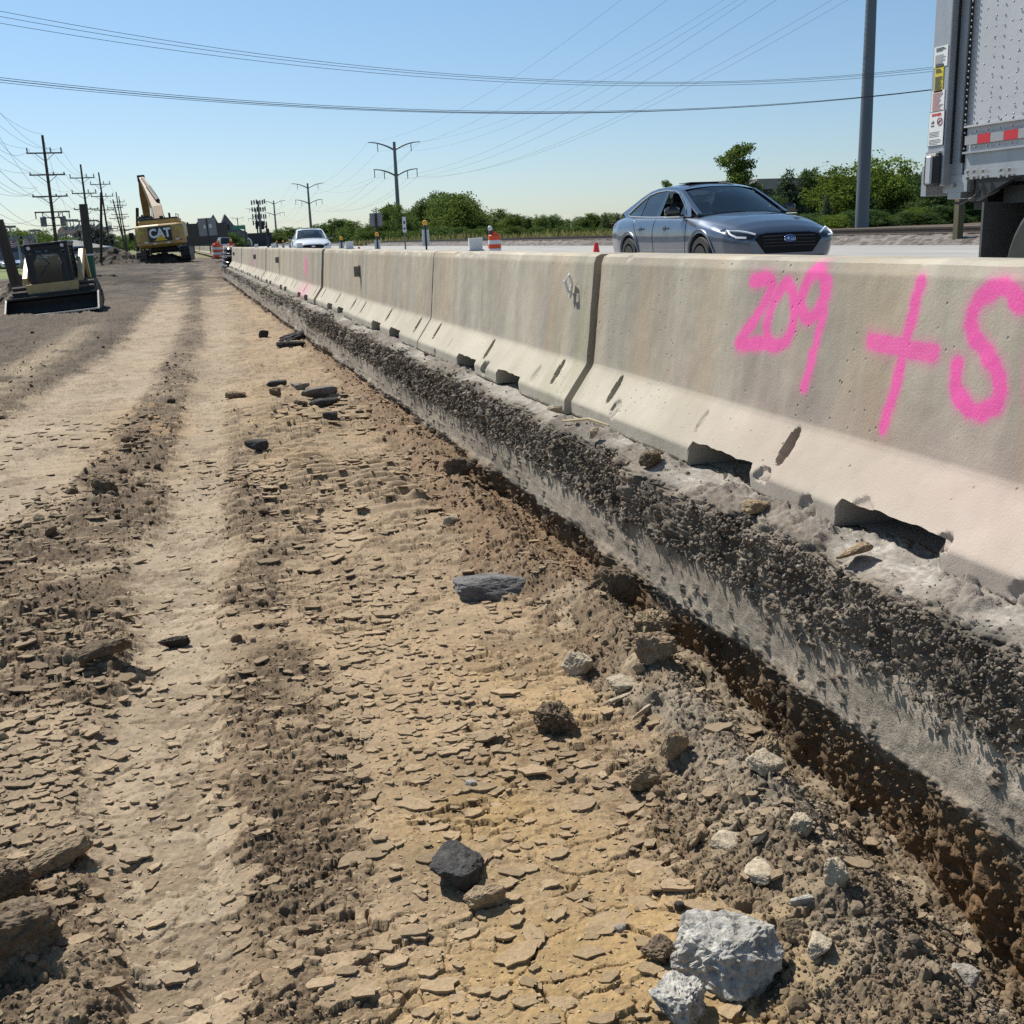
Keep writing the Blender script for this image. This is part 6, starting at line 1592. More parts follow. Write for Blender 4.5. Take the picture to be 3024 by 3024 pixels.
b = MB(); b.bbox((-.09, (yl + yr_) / 2 - .004, zl), (.02, abs(yl - yr_) * .42, hl_ * .84), .008); b.build('lamp_cover', M_ALU, lh)
b = MB(); b.box((-.04, (yl + yr_) / 2, zl + hl_ * .51), (.06, abs(yl - yr_) * .9, .012)); b.build('lamp_rim', M_WORN, lh)
b = MB(); b.box((.05, Yr + .02, tp(720, 1360).z), (.20, .05, tp(720, 1250).z - tp(720, 1470).z)); b.build('gate_foot', M_ALU2, colm)
def decal(xa, ya, xb, yb, m, nm='decal', d=.0):
    A, B_ = tp(xa, ya), tp(xb, yb); yy = (A.y + B_.y) / 2; zz = (A.z + B_.z) / 2
    b = MB(); b.box((-.052 - d, yy, zz), (.004, abs(A.y - B_.y), abs(A.z - B_.z))); return b.build(nm, m, colm), yy, zz, abs(A.y - B_.y), abs(A.z - B_.z)
M_DW, M_DY, M_DK, M_DR = mat('decal_white', (.72, .72, .70), .5), mat('decal_yellow2', (.62, .50, .04), .5), mat('decal_ink', (.10, .10, .11), .6), mat('decal_red', (.55, .05, .05), .6)
def lines(par, y0, w, z0, n, dz, m, seed):
    r = np.random.default_rng(seed); b = MB()
    for k in range(n):
        ww = w * r.uniform(.6, 1); b.box((-.0560, y0 + (w - ww) / 2, z0 - k * dz), (.002, ww, dz * .42))
    b.build('small_print', m, par)
d, yy, zz, w_, h_ = decal(768, 360, 862, 490, M_DW); lines(d, yy, w_ * .7, zz + h_ * .42, 3, h_ * .06, M_DK, 1); lines(d, yy, w_ * .8, zz + h_ * .1, 8, h_ * .055, mat('faint_ink', (.50, .50, .50), .6), 2)
d, yy, zz, w_, h_ = decal(774, 490, 826, 686, M_DY); lines(d, yy, w_ * .8, zz + h_ * .33, 3, h_ * .05, M_DK, 3); lines(d, yy, w_ * .85, zz + h_ * .05, 11, h_ * .045, M_DK, 4)
b = MB(); b.box((-.056, yy, zz + h_ * .45), (.002, w_ * .9, h_ * .06)); b.build('heading_bar', M_DK, d)
d, yy, zz, w_, h_ = decal(748, 690, 834, 842, M_DW); lines(d, yy, w_ * .8, zz + h_ * .40, 14, h_ * .058, mat('pink_ink', (.55, .30, .30), .6), 5)
dk, yy, zz, w_, h_ = decal(728, 846, 832, 1088, M_DK)
b = MB(); b.box((-.0545, yy, zz), (.004, w_ * .93, h_ * .965)); d = b.build('danger_face', M_DW, dk)
Mt = plane_M((-.0575, yy, zz + h_ * .40), (0, -1, 0), (0, 0, 1))
text_part('danger_heading', 'DANGER', h_ * .105, M_DR, d, Mt, .0005, sx=min(1.0, w_ * .84 / (h_ * .105 * 4.1)), bold=.0012)
lines(d, yy, w_ * .8, zz - h_ * .10, 4, h_ * .042, M_DK, 6); lines(d, yy, w_ * .8, zz - h_ * .32, 4, h_ * .042, M_DK, 7)
b = MB(); b.tube([(-.0575, yy - w_ * .22 + w_ * .15 * cos(t), zz + h_ * .20 + w_ * .15 * sin(t)) for t in np.linspace(0, 2 * pi, 20)], .0022, 4); b.tube([(-.0575, yy - w_ * .33, zz + h_ * .20 + w_ * .1), (-.0575, yy - w_ * .11, zz + h_ * .20 - w_ * .1)], .0022, 4); b.build('prohibition_ring', M_DR, d)
b = MB(); b.prism([(yy + w_ * .12, zz + h_ * .16), (yy + w_ * .30, zz + h_ * .15), (yy + w_ * .30, zz + h_ * .19), (yy + w_ * .16, zz + h_ * .24)], -.0580, -.0560, 'x'); b.prism([(yy - w_ * .10, zz + h_ * .17), (yy - w_ * .26, zz + h_ * .18), (yy - w_ * .24, zz + h_ * .24)], -.0580, -.0560, 'x'); b.box((-.057, yy + w_ * .22, zz + h_ * .09), (.002, w_ * .2, h_ * .035)); b.box((-.057, yy - w_ * .22, zz + h_ * .10), (.002, w_ * .2, h_ * .03)); b.build('pictograms', M_DK, d)
# under the body: rail, dark frame, hoses, flap, wheels, sill lamp
zg = float(road_z(TX + 1))
b = MB(); b.box((1.27, (Ys - 5.5) / 2 - .4, z_b - .12), (1.0, Ys + 4.6, .22)); b.box((1.27, Ys - .05, z_b - .10), (2.3, .12, .16)); b.prism([(Ys - .12, z_b), (Ys - .12, z_b - .13), (Ys - .42, z_b - .02), (Ys - .6, z_b)], .02, .06, 'x'); b.build('under_frame', M_BLK, TR)
b = MB(); b.box((.03, Yc - .05, tp(870, 1380).z), (.05, .22, .10)); b.cyl((0, tp(852, 1392).y, tp(852, 1392).z), (-.01, tp(852, 1392).y, tp(852, 1392).z), .012, n=10); b.build('sill_plate', M_ALU2, TR)
b = MB(); b.tube([tuple(tp(*p) - Vector((TX - .1, 0, 0))) for p in ((835, 1440), (850, 1490), (890, 1505), (950, 1480), (1020, 1440), (1060, 1400), (1090, 1360))], .012, 6)
b.tube([tuple(tp(*p) - Vector((TX - .14, 0, 0))) for p in ((850, 1455), (870, 1475), (930, 1490), (990, 1465), (1040, 1430), (1075, 1380))], .010, 6)
b.tube([tuple(tp(*p) - Vector((TX - .02, 0, 0))) for p in ((838, 1525), (880, 1528), (940, 1500), (975, 1490), (1030, 1440))], .009, 6); b.build('air_hoses', M_BLK, TR)
b = MB(); b.tube([tuple(tp(*p) - Vector((TX - .3, 0, 0))) for p in ((880, 1440), (920, 1470), (950, 1440), (950, 1400))], .022, 6); b.build('hanger', M_BLK, TR)
yf0, yf1 = tp(1030, 1650).y, tp(1420, 1650).y
M_FLAP = mat('mud_flap', (.085, .083, .082), .8, noise_amt=.3, noise_scale=14)
for xo in (.02, 1.86):
    b = MB(); 
    for k in range(1): b.box((xo + .31, yf0 - .02, (tp(1030, 1520).z + zg + .12) / 2), (.62, .018, tp(1030, 1520).z - zg - .12))
    b.build('mud_flap', M_FLAP, TR)
b = MB() if False else None
if b: b.box((.012, yf0 - .34, (tp(1030, 1575).z + zg + .10) / 2), (.015, .66, tp(1030, 1575).z - zg - .10))
b = MB(); b.box((1.27, 3.5, z_b - .30), (.9, 2.6, .3)); b.box((1.27, 4.2, z_b - .1), (2.3, 2.8, .10)); b.build('suspension', M_BLK, TR)
for xo in (.16, 2.38):
    for yy in (tp(1262, 1790).y - .46, tp(1262, 1790).y - 1.72):
        w = MB(); w.lathe([(.27, -.28), (.46, -.28), (.51, -.24), (.515, -.02), (.46, .0), (.46, .02), (.515, .04), (.51, .24), (.46, .28), (.27, .28)], 40, axis='x'); q = w.build('wheel', M_RUB, TR, True); q.location = (xo + .12, yy, zg + .515)
        w = MB(); w.lathe([(.05, -.20), (.12, -.20), (.14, -.05), (.26, -.05), (.28, -.27), (.28, .27), (.05, .2)], 24, axis='x'); w.build('rim', M_ALU, q)
# ================================================================== poles and wires
M_WOOD = mat('pole_wood', (.085, .068, .055), .9, noise_amt=.45, noise_scale=5, stretch=(1, 1, .12))
M_WOODD = mat('pole_wood_dark', (.045, .036, .030), .9, noise_amt=.4, noise_scale=5, stretch=(1, 1, .12))
M_GALV = mat('galvanized_grey', (.15, .175, .20), .5, .4, noise_amt=.2, noise_scale=.8, stretch=(1, 1, .15))
M_WIRE = mat('wire', (.07, .075, .08), .5)
M_INS = mat('insulator', (.16, .13, .12), .4)
def sagged(a, b, sag, n=14):
    a, b = Vector(a), Vector(b)
    return [a.lerp(b, t) - Vector((0, 0, sag * 4 * t * (1 - t))) for t in np.linspace(0, 1, n)]
WIRES = 0
def wire(name, label, pts, r, group, cat='wire'):
    b = MB(); b.tube(pts, r, 5); return tag(b.build(name, M_WIRE), label, cat, group)

# ---- wooden distribution line on the left
def wood_pole(name, label, base, top, group, arms=(), r0=.20, r1=.13, transformer=False):
    base, top = Vector(base), Vector(top); H = (top - base).length
    T = thing(name, label, 'utility pole', base, 0, group)
    b = MB(); b.tube([(0, 0, 0), (top - base) * .5, top - base], [r0, (r0 + r1) / 2, r1], 10); b.build('pole', M_WOOD, T, True)
    att = []
    for (f, hw, kind) in arms:
        c = (top - base) * f
        if kind == 'low': z0 = c.z
        b = MB(); b.box((c.x, c.y - .16, c.z), (2 * hw, .11, .14)); ar = b.build('crossarm', M_WOODD, T)
        q = MB()
        for s in (-1, 1): q.tube([(c.x + s * hw * .55, c.y - .22, c.z - .03), (c.x, c.y - .2, c.z - .85)], .03, 5)
        q.build('arm_brace', M_WOODD, ar)
        for xo in (-hw * .95, hw * .35, hw * .95):
            i_ = MB()
            if kind == 'low': i_.cyl((c.x + xo, c.y - .16, c.z - .05), (c.x + xo, c.y - .16, c.z - .65), .06, n=7)
            elif kind == 'tall': i_.cyl((c.x + xo, c.y - .16, c.z), (c.x + xo, c.y - .16, c.z + .55), .07, n=7)
            else: i_.cyl((c.x + xo, c.y - .16, c.z), (c.x + xo, c.y - .16, c.z + .26), .07, n=7)
            i_.build('insulator', M_INS, ar)
            att.append(base + c + Vector((xo, -.16, -.65 if kind == 'low' else .5 if kind == 'tall' else .26)))
    if transformer:
        for s in (-1, 1):
            c = (top - base) * .345
            b = MB(); b.lathe([(.28, -.55), (.31, -.5), (.31, .42), (.22, .50), (.05, .52)], 14, (c.x + s * .98, c.y - .1, c.z)); t = b.build('transformer', M_GALV, T, True)
            b = MB(); b.tube([(c.x + s * .98, c.y - .1, c.z + .5), (c.x + s * 1.0, c.y - .1, c.z + .95)], [.06, .04], 6); b.build('bushing', M_INS, t)
        c = (top - base) * .345
        b = MB(); b.box((c.x, c.y - .1, c.z + .35), (1.7, .1, .1)); b.box((c.x, c.y - .1, c.z - .45), (1.6, .1, .1)); b.build('bracket', M_WOODD, T)
    att.append(base + (top - base) + Vector((0, 0, .1)))
    return T, att
def pole_at(xb, yb, xt, yt, Y, z=.0):
    """foot and tip of a pole standing Y metres ahead (1932-wide picture units)"""
    q = 1.5652; t = spot(xt * q, yt * q, Y=Y); b0 = spot(xb * q, yb * q, Y=Y)
    d = (t - b0); b0 = t - d * ((t.z - z) / d.z)
    return b0, t
A4 = ((.865, 1.75, 'tall'), (.70, 1.75, 'pin'), (.535, 1.75, 'pin'), (.415, 1.75, 'low'))
POLES = [('tallest wooden power pole at left, carrying four crossarms and two transformers', (107, 462, 80, 255), 128, A4, True),
         ('second wooden power pole from the left, with stacked crossarms', (172, 462, 152, 310), 176, ((.86, 1.7, 'tall'), (.70, 1.7, 'tall'), (.535, 1.7, 'pin'), (.30, 1.75, 'low'), (.22, 1.75, 'low')), False),
         ('third wooden power pole from the left, rising just above its neighbours', (206, 455, 186, 325), 214, ((.86, 1.7, 'tall'), (.72, 1.9, 'tall'), (.56, 1.7, 'pin'), (.34, 1.9, 'pin')), False),
         ('thin leaning wooden power pole, left one of the far cluster', (234, 458, 213, 376), 262, ((.85, 1.6, 'tall'), (.66, 1.7, 'pin'), (.44, 1.7, 'pin')), False),
         ('wooden power pole in the middle of the far cluster', (234, 458, 219, 362), 300, ((.84, 1.7, 'tall'), (.64, 1.9, 'pin'), (.45, 1.9, 'pin')), False),
         ('wooden power pole on the right of the far cluster', (238, 458, 224, 370), 345, ((.84, 1.8, 'tall'), (.64, 2.0, 'pin'), (.42, 2.0, 'pin'), (.22, 2.0, 'pin')), False)]
b0, t0 = pole_at(-40, 470, -92, 130, 84)
prev = wood_pole('utility_pole', 'wooden power pole beyond the left edge of the picture', b0, t0, 'wooden power poles', A4)[1]
for k, (lb, px, Y, arms, tr) in enumerate(POLES):
    b0, t0 = pole_at(*px, Y)
    _, att = wood_pole('utility_pole', lb, b0, t0, 'wooden power poles', arms, transformer=tr)
    A_, B_ = prev[:12:1], att
    for j in range(min(len(prev), len(att), 13)):
        if k > 2 and j % 2: continue
        a = prev[j] if j < len(prev) - 1 else prev[-1]; c = att[j] if j < len(att) - 1 else att[-1]
        w = wire('power_wire', 'thin power wire strung between two wooden poles at left', sagged(a, c, .9 + .25 * (j % 3)), .012, 'wires of the wooden pole line')
    prev = att
# slack lines and drops to the left
for k, (p, q_) in enumerate((((-60, 300), (165, 695 / 2.76 + 360)), ((-60, 430), (110, 360 + 530 / 2.76)), ((-60, 500), (110, 360 + 545 / 2.76)), ((-60, 385), (90, 360 + 218 / 2.76)))):
    a, c = spot(p[0], p[1], Y=96), spot(q_[0], q_[1], Y=128)
    wire('service_wire', 'slack service wire running off to the left from the tallest wooden pole', sagged(a, c, 1.2), .013, 'service wires at left')
# cut-off stumps
def stump(label, base, top, r0, r1, m=M_WOOD):
    b = MB(); base, top = Vector(base), Vector(top); b.tube([(0, 0, 0), (top - base) * .5, top - base], [r0, (r0 + r1) / 2, r1], 12)
    o = b.build('pole_stump', m, smooth=True); o.location = base
    return tag(o, label, 'pole', 'cut off pole stumps')
q = 1.5652
def leaning(xb, yb, xt, yt, Y, z=None):
    b_, t_ = spot(xb * q, yb * q, Y=Y), spot(xt * q, yt * q, Y=Y)
    return b_, t_
b_, t_ = leaning(40, 570, -4, 415, 33.0); stump('thick wooden pole stump leaning left, just left of the track loader', b_, t_, .15, .14)
b_, t_ = leaning(171, 505, 157, 385, 62.0); stump('thick cut off pole standing right of the track loader', (b_.x, b_.y, -.1), t_, .24, .21)
b_, t_ = leaning(191, 496, 191, 363, 84.0); stump('thin dark post standing between the loader and the oval sign', b_, t_, .10, .085, M_WOODD)
b_, t_ = leaning(261, 490, 259, 392, 90.0); stump('dark post standing close left of the excavator', b_, t_, .125, .115, M_WOODD)
b_, t_ = leaning(268, 480, 264, 420, 150.0); stump('short dark post behind the excavator cab, the lower of two', b_, t_, .14, .12, M_WOODD)
b_, t_ = leaning(274, 478, 268, 405, 150.0); stump('short dark post behind the excavator cab, the taller of two', b_, t_, .14, .12, M_WOODD)

# ---- steel transmission poles beside the railway
def steel_pole(label, base, H, thick=1.0):
    T = thing('transmission_pole', label, 'transmission pole', base, 0, 'steel transmission poles')
    b = MB(); b.tube([(0, 0, 0), (0, 0, H * .5), (0, 0, H)], [.62 * thick, .50 * thick, .36 * thick], 12); b.build('pole', M_GALV, T, True)
    att = []
    for (zj, zt_, hw, hang) in ((H - 2.0, H - .05, 6.7, (4.3,)), (H - 8.3, H - 6.6, 5.7, (3.0, 5.5))):
        for s in (-1, 1):
            b = MB(); pts = [(s * hw * t, 0, zj + (zt_ - zj) * (1 - (1 - t) ** 2)) for t in np.linspace(0, 1, 9)]
            b.tube(pts, [.24 - .14 * t for t in np.linspace(0, 1, 9)], 8); ar = b.build('davit_arm', M_GALV, T, True)
            for hx_ in hang:
                t = hx_ / hw; zz = zj + (zt_ - zj) * (1 - (1 - t) ** 2)
                b = MB(); b.cyl((s * hx_, 0, zz), (s * hx_, 0, zz - 2.0), .11, n=6); b.build('insulator', M_INS, ar)
                att.append(Vector(base) + Vector((s * hx_, 0, zz - 2.0)))
            if zj > H - 4: att.append(Vector(base) + Vector((s * hw, 0, zt_)))
    return T, att
SP = [('thick grey steel pole rising out of the picture at right', (1625, 447, 1642, 0), 93, 1.05), ('steel pole with two pairs of upswept arms, left of the middle', None, 285, 1), ('second steel pole of the line, with upswept arms', None, 478, 1), ('third steel pole of the line, beside the antenna mast', None, 663, 1),
      ('fourth steel pole of the line, above the traffic lights', None, 800, 1), ('far steel pole of the line, over the crossing', None, 1050, 1), ('farthest steel pole of the line, near the gabled house', None, 1330, 1)]
pX = {93: None, 285: 755, 478: 589, 663: 523, 800: 488, 1050: 452, 1330: 431}
prev = None
zt_ = {}
for k, (lb, px, Y, th) in enumerate(SP):
    if px:
        g = spot(px[0] * q, px[1] * q, Y=Y); base = Vector((g.x, Y, min(g.z, .2))); H = 33.5 - base.z
    else:
        g = spot(pX[Y] * q, 455 * q, Y=Y); base = Vector((g.x, Y, .2)); H = 24.9
    _, att = steel_pole(lb, base, H, th)
    if k == 0:
        o0, att0 = None, att
        # climbing pegs
        b = MB()
        for j in range(46): b.cyl((-.6, -.0, 2 + j * .5), (-.36, 0, 2 + j * .5), .018, n=4)
        tag(b.build('climbing_pegs', M_GALV, _), kind='stuff')
        nxt = [a + Vector((5, -190, 0)) for a in att]
        for a, c in zip(att, nxt): wire('transmission_wire', 'high voltage wire leaving the thick steel pole towards the camera side', sagged(a, c, 4.5, 20), .014, 'high voltage wires')
    if prev:
        for a, c in zip(prev, att): wire('transmission_wire', 'high voltage wire sagging between two steel poles', sagged(a, c, 5.0, 24), .014 if k < 2 else .018, 'high voltage wires')
    prev = att

# ---- wires crossing the whole picture
def cross(points, Y):
    P = [spot(x * q, y * q, Y=Y) for x, y in points]
    c = np.polyfit([p.x for p in P], [p.z for p in P], 2)
    xs = np.linspace(P[0].x - 14, P[-1].x + 22, 48)
    return [Vector((x, Y + .02 * (x - 10), float(np.polyval(c, x)))) for x in xs]
YW = 62.0
for k, pts in enumerate(([(0, 28), (350, 76), (700, 125), (1000, 149), (1280, 156), (1500, 148), (1768, 122)], [(0, 37), (350, 84), (700, 130), (1000, 153), (1280, 157), (1500, 150), (1768, 126)], [(0, 50), (350, 92), (700, 137), (1000, 158), (1280, 161), (1500, 154), (1768, 131)])):
    wire('overhead_cable', ['topmost of the three upper cables crossing the sky', 'middle one of the three upper cables crossing the sky', 'lowest of the three upper cables crossing the sky'][k], cross(pts, YW + k * .25), .012, 'cables crossing the sky', 'cable')
for k, pts in enumerate(([(0, 149), (400, 184), (800, 206), (1050, 212), (1250, 207), (1500, 190), (1768, 167)], [(0, 153), (400, 188), (800, 209), (1050, 214), (1250, 209), (1500, 192), (1768, 168)], [(0, 158), (400, 191), (800, 210), (1050, 215), (1250, 210), (1500, 192), (1768, 167)])):
    wire('overhead_cable', ['topmost of the three lower cables crossing the sky', 'middle one of the three lower cables crossing the sky', 'lowest of the three lower cables crossing the sky'][k], cross(pts, YW - 4 + k * .2), (.013, .018, .012)[k], 'cables crossing the sky', 'cable')
# ================================================================== road furniture
M_ORG = mat('safety_orange', (.80, .085, .012), .45, noise_amt=.2, noise_scale=6)
M_REF = mat('reflective_white', (.70, .70, .70), .4, noise_amt=.15, noise_scale=6)
M_REDO = mat('cone_red', (.78, .045, .035), .45)
M_AMB = mat('amber_lens', (.85, .36, .02), .2, spec=.6)
M_SIGNB = mat('sign_back', (.24, .245, .26), .5, .3, noise_amt=.15, noise_scale=3)
M_POST = mat('post_black', (.018, .018, .02), .6)
M_PNL = mat('panel_back', (.62, .64, .66), .5)
def beacon(par, x, y, z, s=1.0):
    b = MB(); b.lathe([(.03, -.02), (.085, .0), (.10, .05), (.10, .12), (.08, .18), (.03, .20)], 16, (x, y, z), axis='z'); bb = b.build('beacon_lens', M_AMB, par, True)
    b = MB(); b.bbox((x, y, z - .06), (.17, .10, .10), .02); b.build('battery_case', mat('case_navy', (.03, .05, .10), .5), par)
    return bb
# upright panels with amber beacons along the far lane
VP = [(803, 734, 415, 46.0, 'nearest'), (711, 734, 438, 58.0, 'second nearest'), (643, 731, 446, 71.0, 'third nearest'), (588.5, 730, 448, 92.0, 'fourth nearest'), (567, 729, 449, 104.0, 'fifth nearest'), (546, 729, 451, 120.0, 'sixth nearest'), (532.5, 728, 453, 136.0, 'seventh nearest'), (521, 728, 454, 152.0, 'farthest')]
for k, (x, yb, yt, Y, nm) in enumerate(VP):
    p = spot(x * q, 440 * q, Y=Y); zr_ = float(road_z(p.x)); top = spot(x * q, yt * q, Y=Y).z
    T = thing('marker_panel', '%s upright panel on a black post with an amber beacon, by the far lane' % nm, 'channelizer', (p.x, Y, zr_), 0, 'beacon panels along the far lane')
    h = top - zr_
    b = MB(); b.box((0, 0, .04), (.5, .5, .08)); b.build('base', M_RUB, T)
    b = MB(); b.box((0, -.03, h * .5 - .15), (.07, .05, h - .3)); b.build('post', M_POST, T)
    b = MB(); b.bbox((0, .02, h - .72), (.30 if k < 2 else .34, .03, .68), .02); b.build('panel', M_PNL, T)
    beacon(T, 0, 0, h - .20)
# drum in front of the bushes
p = spot(933 * q, 455 * q, Y=36.0); zr_ = float(road_z(p.x))
def drum(label, loc, light, group='orange traffic drums', k=1.0):
    T = thing('traffic_drum', label, 'traffic drum', loc, 0, group); T.scale = (k, k, k if isinstance(light, (str, type(None))) else k)
    pr = [(.30, .0), (.30, .05), (.29, .06)]
    segs = [(.06, .24, 'o'), (.24, .40, 'w'), (.40, .56, 'o'), (.56, .72, 'w'), (.72, .90, 'o')]
    for (a, c, t) in segs:
        r0, r1 = .29 - .05 * a, .29 - .05 * c
        b = MB(); b.lathe([(r0 - .012, a), (r0, a + .012), (r1, c - .012), (r1 - .012, c)], 24); b.build('orange_band' if t == 'o' else 'white_band', M_ORG if t == 'o' else M_REF, T, True)
    b = MB(); b.lathe([(.235, .90), (.20, .955), (.05, .965)], 24); b.box((0, 0, 1.0), (.2, .04, .07)); b.build('drum_top', M_ORG, T)
    b = MB(); b.lathe([(.36, 0), (.36, .06), (.30, .07)], 24); b.build('tyre_base', M_RUB, T)
    if light == 'amber': beacon(T, .02, -.05, 1.10)
    if light == 'white':
        b = MB(); b.lathe([(.02, -.03), (.09, -.025), (.10, 0), (.09, .025), (.02, .03)], 18, (-.17, -.03, 1.17), axis='y'); b.build('beacon_lens', M_REF, T, True)
        b = MB(); b.bbox((-.15, 0, 1.02), (.16, .10, .13), .02); b.build('battery_case', mat('case_navy', (.03, .05, .10), .5), T)
    return T
d_ = drum('orange and white traffic drum with a white lens, in front of the bushes', (p.x, 36.0, zr_), 'white'); d_.scale = (.82, .82, (spot(933 * q, 690, Y=36.0).z - zr_) / .96)
p = spot(411 * q, 488 * q, Y=75.0)
drum('orange and white traffic drum standing at the end of the barrier row', (p.x, 75.0, p.z), None, k=1.02)
p = spot(436 * q, 466 * q, Y=88.0); drum('orange drum behind the black cushion, with an amber beacon', (p.x, 88.0, float(road_z(p.x))), 'amber')
p = spot(413 * q, 463 * q, Y=92.0); drum('drum with an amber beacon right behind the striped end drum', (p.x, 92.0, .56), 'amber')
p = spot(404.5 * q, 462 * q, Y=240.0)
# red cones by the far lane
def cone(label, x, y, Y, h=.47):
    p = spot(x * q, y * q, Y=Y); T = thing('traffic_cone', label, 'traffic cone', (p.x, Y, float(road_z(p.x))), 0, 'red cones')
    b = MB(); b.lathe([(.15, .02), (.10, h * .35), (.055, h * .93), (.045, h), (.02, h)], 20); b.build('cone', M_REDO, T, True)
    b = MB(); b.box((0, 0, .012), (.30, .30, .024)); b.build('base', M_RUB, T)
cone('red cone by the far lane, just left of the slate blue sedan', 1125, 462, 26.5, .50)
cone('red cone low on the road near the second nearest beacon panel', 677, 462, 60, .42)
# sign backs beside the lane
def sign_back(label, x, yb, yt, ybot, w, h, Y, lean=0.0, m=M_SIGNB, extra=None):
    p = spot(x * q, yb * q, Y=Y); zt = spot(x * q, yt * q, Y=Y).z
    z0 = float(road_z(p.x)) if 2 < p.x < 20 else .2
    T = thing('road_sign', label, 'road sign', (p.x, Y, z0)); T.rotation_euler = (0, lean, 0)
    b = MB(); b.box((0, -.05, (zt - z0) * .5), (.11, .08, zt - z0)); b.build('post', M_POST, T)
    b = MB(); b.bbox((0, .02, zt - z0 - h / 2), (w, .02, h), .01); b.build('sign_panel', m, T)
    return T, zt - z0
sign_back('square grey sign back on a black post beside the second nearest beacon panel', 713, 466, 402, 0, .68, .68, 60.0, 0)
T_, hz = sign_back('large tilted grey sign back on a black post in front of the gabled house', 397.5, 470, 411, 0, 1.75, 1.75, 118.0, R(-2))
b = MB(); b.box((-.28, -.05, hz - .85), (.22, .02, .38)); b.box((.30, -.05, hz - .80), (.30, .02, .42)); b.build('pale_patch', mat('sign_pale', (.55, .56, .58), .5), T_)  # paler patches in place of faint lettering
p = spot(750 * q, 455 * q, Y=62.0)
T_ = thing('route_marker', 'slim white route marker on a thin greenish post by the bushes', 'road sign', (spot(763.5 * q, 440 * q, Y=66.0).x, 66.0, .7))
zt = spot(763 * q, 410 * q, Y=66.0).z - .7
b = MB(); b.cyl((0, 0, 0), (0, 0, zt), .045, n=8); b.build('post', mat('post_green', (.16, .19, .12), .7), T_)
b = MB(); b.bbox((0, -.06, zt - .42), (.22, .02, .90), .005); b.build('sign_panel', M_PNL, T_)
b = MB(); b.box((0, -.075, zt - .30), (.10, .006, .16)); b.box((0, -.075, zt - .65), (.12, .006, .10)); b.build('sign_marks', M_POST, T_)
p = spot(1328 / 2.415 + 560, 720, Y=60)
# slim wooden post in front of the railway, right
p = spot(2480 + 885 / 2.542, 1775 / 2.542, X=22.0)
b = MB(); b.box((0, 0, 1.0), (.20, .20, 2.6)); o = b.build('wooden_post', mat('post_olive', (.13, .115, .06), .9, noise_amt=.4, noise_scale=3, stretch=(1, 1, .2))); o.location = (21.6, p.y * 21.6 / 22.0, .62); tag(o, 'olive wooden post standing before the railway, under the trailer', 'post')
# black bagged cushion at the end of the barrier row
T = thing('crash_cushion', 'black bagged crash cushion at the end of the barrier row', 'crash cushion', (2.05, 47.9, .5))
r = np.random.default_rng(3)
for k in range(5):
    pts = []
    b = MB(); n_ = 22
    z0 = .02 + k * .165; w_ = .50 - .03 * k
    b.lathe([(w_ * .35, z0), (w_ * .92, z0 + .02), (w_, z0 + .085), (w_ * .86, z0 + .15), (w_ * .4, z0 + .175)], n_)
    b.v = [(x * (1 + .16 * mnoise.noise((x * 3, y * 3, z * 4 + k))), y * 1.3 * (1 + .16 * mnoise.noise((x * 3 + 5, y * 3, z * 4))), z + .05 * mnoise.noise((x * 4, y * 4, k))) for x, y, z in b.v]
    b.build('bag', mat('black_plastic', (.02, .021, .023), .22, spec=.7, noise_amt=.3, noise_scale=5), T, True)
b = MB(); b.box((-.30, -.45, .52), (.5, .03, .05)); b.box((.15, -.5, .30), (.04, .5, .6)); b.build('white_frame', M_REF, T)
# ---- traffic lights at the crossing
M_SIG = mat('signal_black', (.015, .015, .016), .5); M_MAST = mat('mast_dark', (.04, .045, .045), .5, .4)
def head(par, x, y, z, lit=None):
    b = MB(); b.bbox((x, y, z), (.36, .22, 1.05), .04); hd = b.build('signal_head', M_SIG, par)
    for j in range(3):
        b = MB(); b.tube([(x, y - .11, z + .33 - j * .33), (x, y - .30, z + .33 - j * .33)], .13, 10, caps=False); b.build('visor', M_SIG, hd)
def mast(label, xb, Y, yt, xe, ye, heads, sign=None, side=None):
    B0 = spot(xb * q, 460 * q, Y=Y); top = spot(xb * q, yt * q, Y=Y); e = spot(xe * q, ye * q, Y=Y)
    T = thing('traffic_light', label, 'traffic light', (B0.x, Y, .45), 0, 'traffic lights at the crossing')
    h = top.z - .45
    b = MB(); b.tube([(0, 0, 0), (0, 0, h)], [.17, .12], 10); b.build('mast', M_MAST, T)
    b = MB(); b.tube([(0, 0, h - .3), (e.x - B0.x, 0, e.z - .45)], [.11, .06], 8); b.build('mast_arm', M_MAST, T)
    for hx_, hy_ in heads:
        c = spot(hx_ * q, hy_ * q, Y=Y); head(T, c.x - B0.x, -.15, c.z - .45)
    if sign:
        c = spot(sign[0] * q, sign[1] * q, Y=Y); b = MB(); b.box((c.x - B0.x, -.2, c.z - .45), (sign[2], .05, sign[3])); b.build('street_sign', mat('sign_green', (.02, .17, .11), .5), T)
q5 = 5.367 * 1.5652
def u5(x): return (540 + x / 5.367) / 1.5652
def v5(y): return (600 + y / 5.367) / 1.5652
mast('traffic light mast with a long arm and a green street sign, over the crossing', u5(1005), 190, v5(375), u5(600), v5(378), [(u5(722), v5(382))], (u5(893), v5(382), 2.0, .62))
mast('traffic light mast with two heads on its arm, left of the antenna mast', u5(1352), 150, v5(340), u5(1150), v5(352), [(u5(1172), v5(345)), (u5(1265), v5(350)), (u5(1350), v5(470))])
mast('traffic light mast with two heads hanging above the excavator', u5(-60), 200, v5(340), u5(370), v5(348), [(u5(78), v5(352)), (u5(238), v5(348)), (u5(360), v5(345))])
def u2(x): return (360 + x / 4.83) / 1.5652
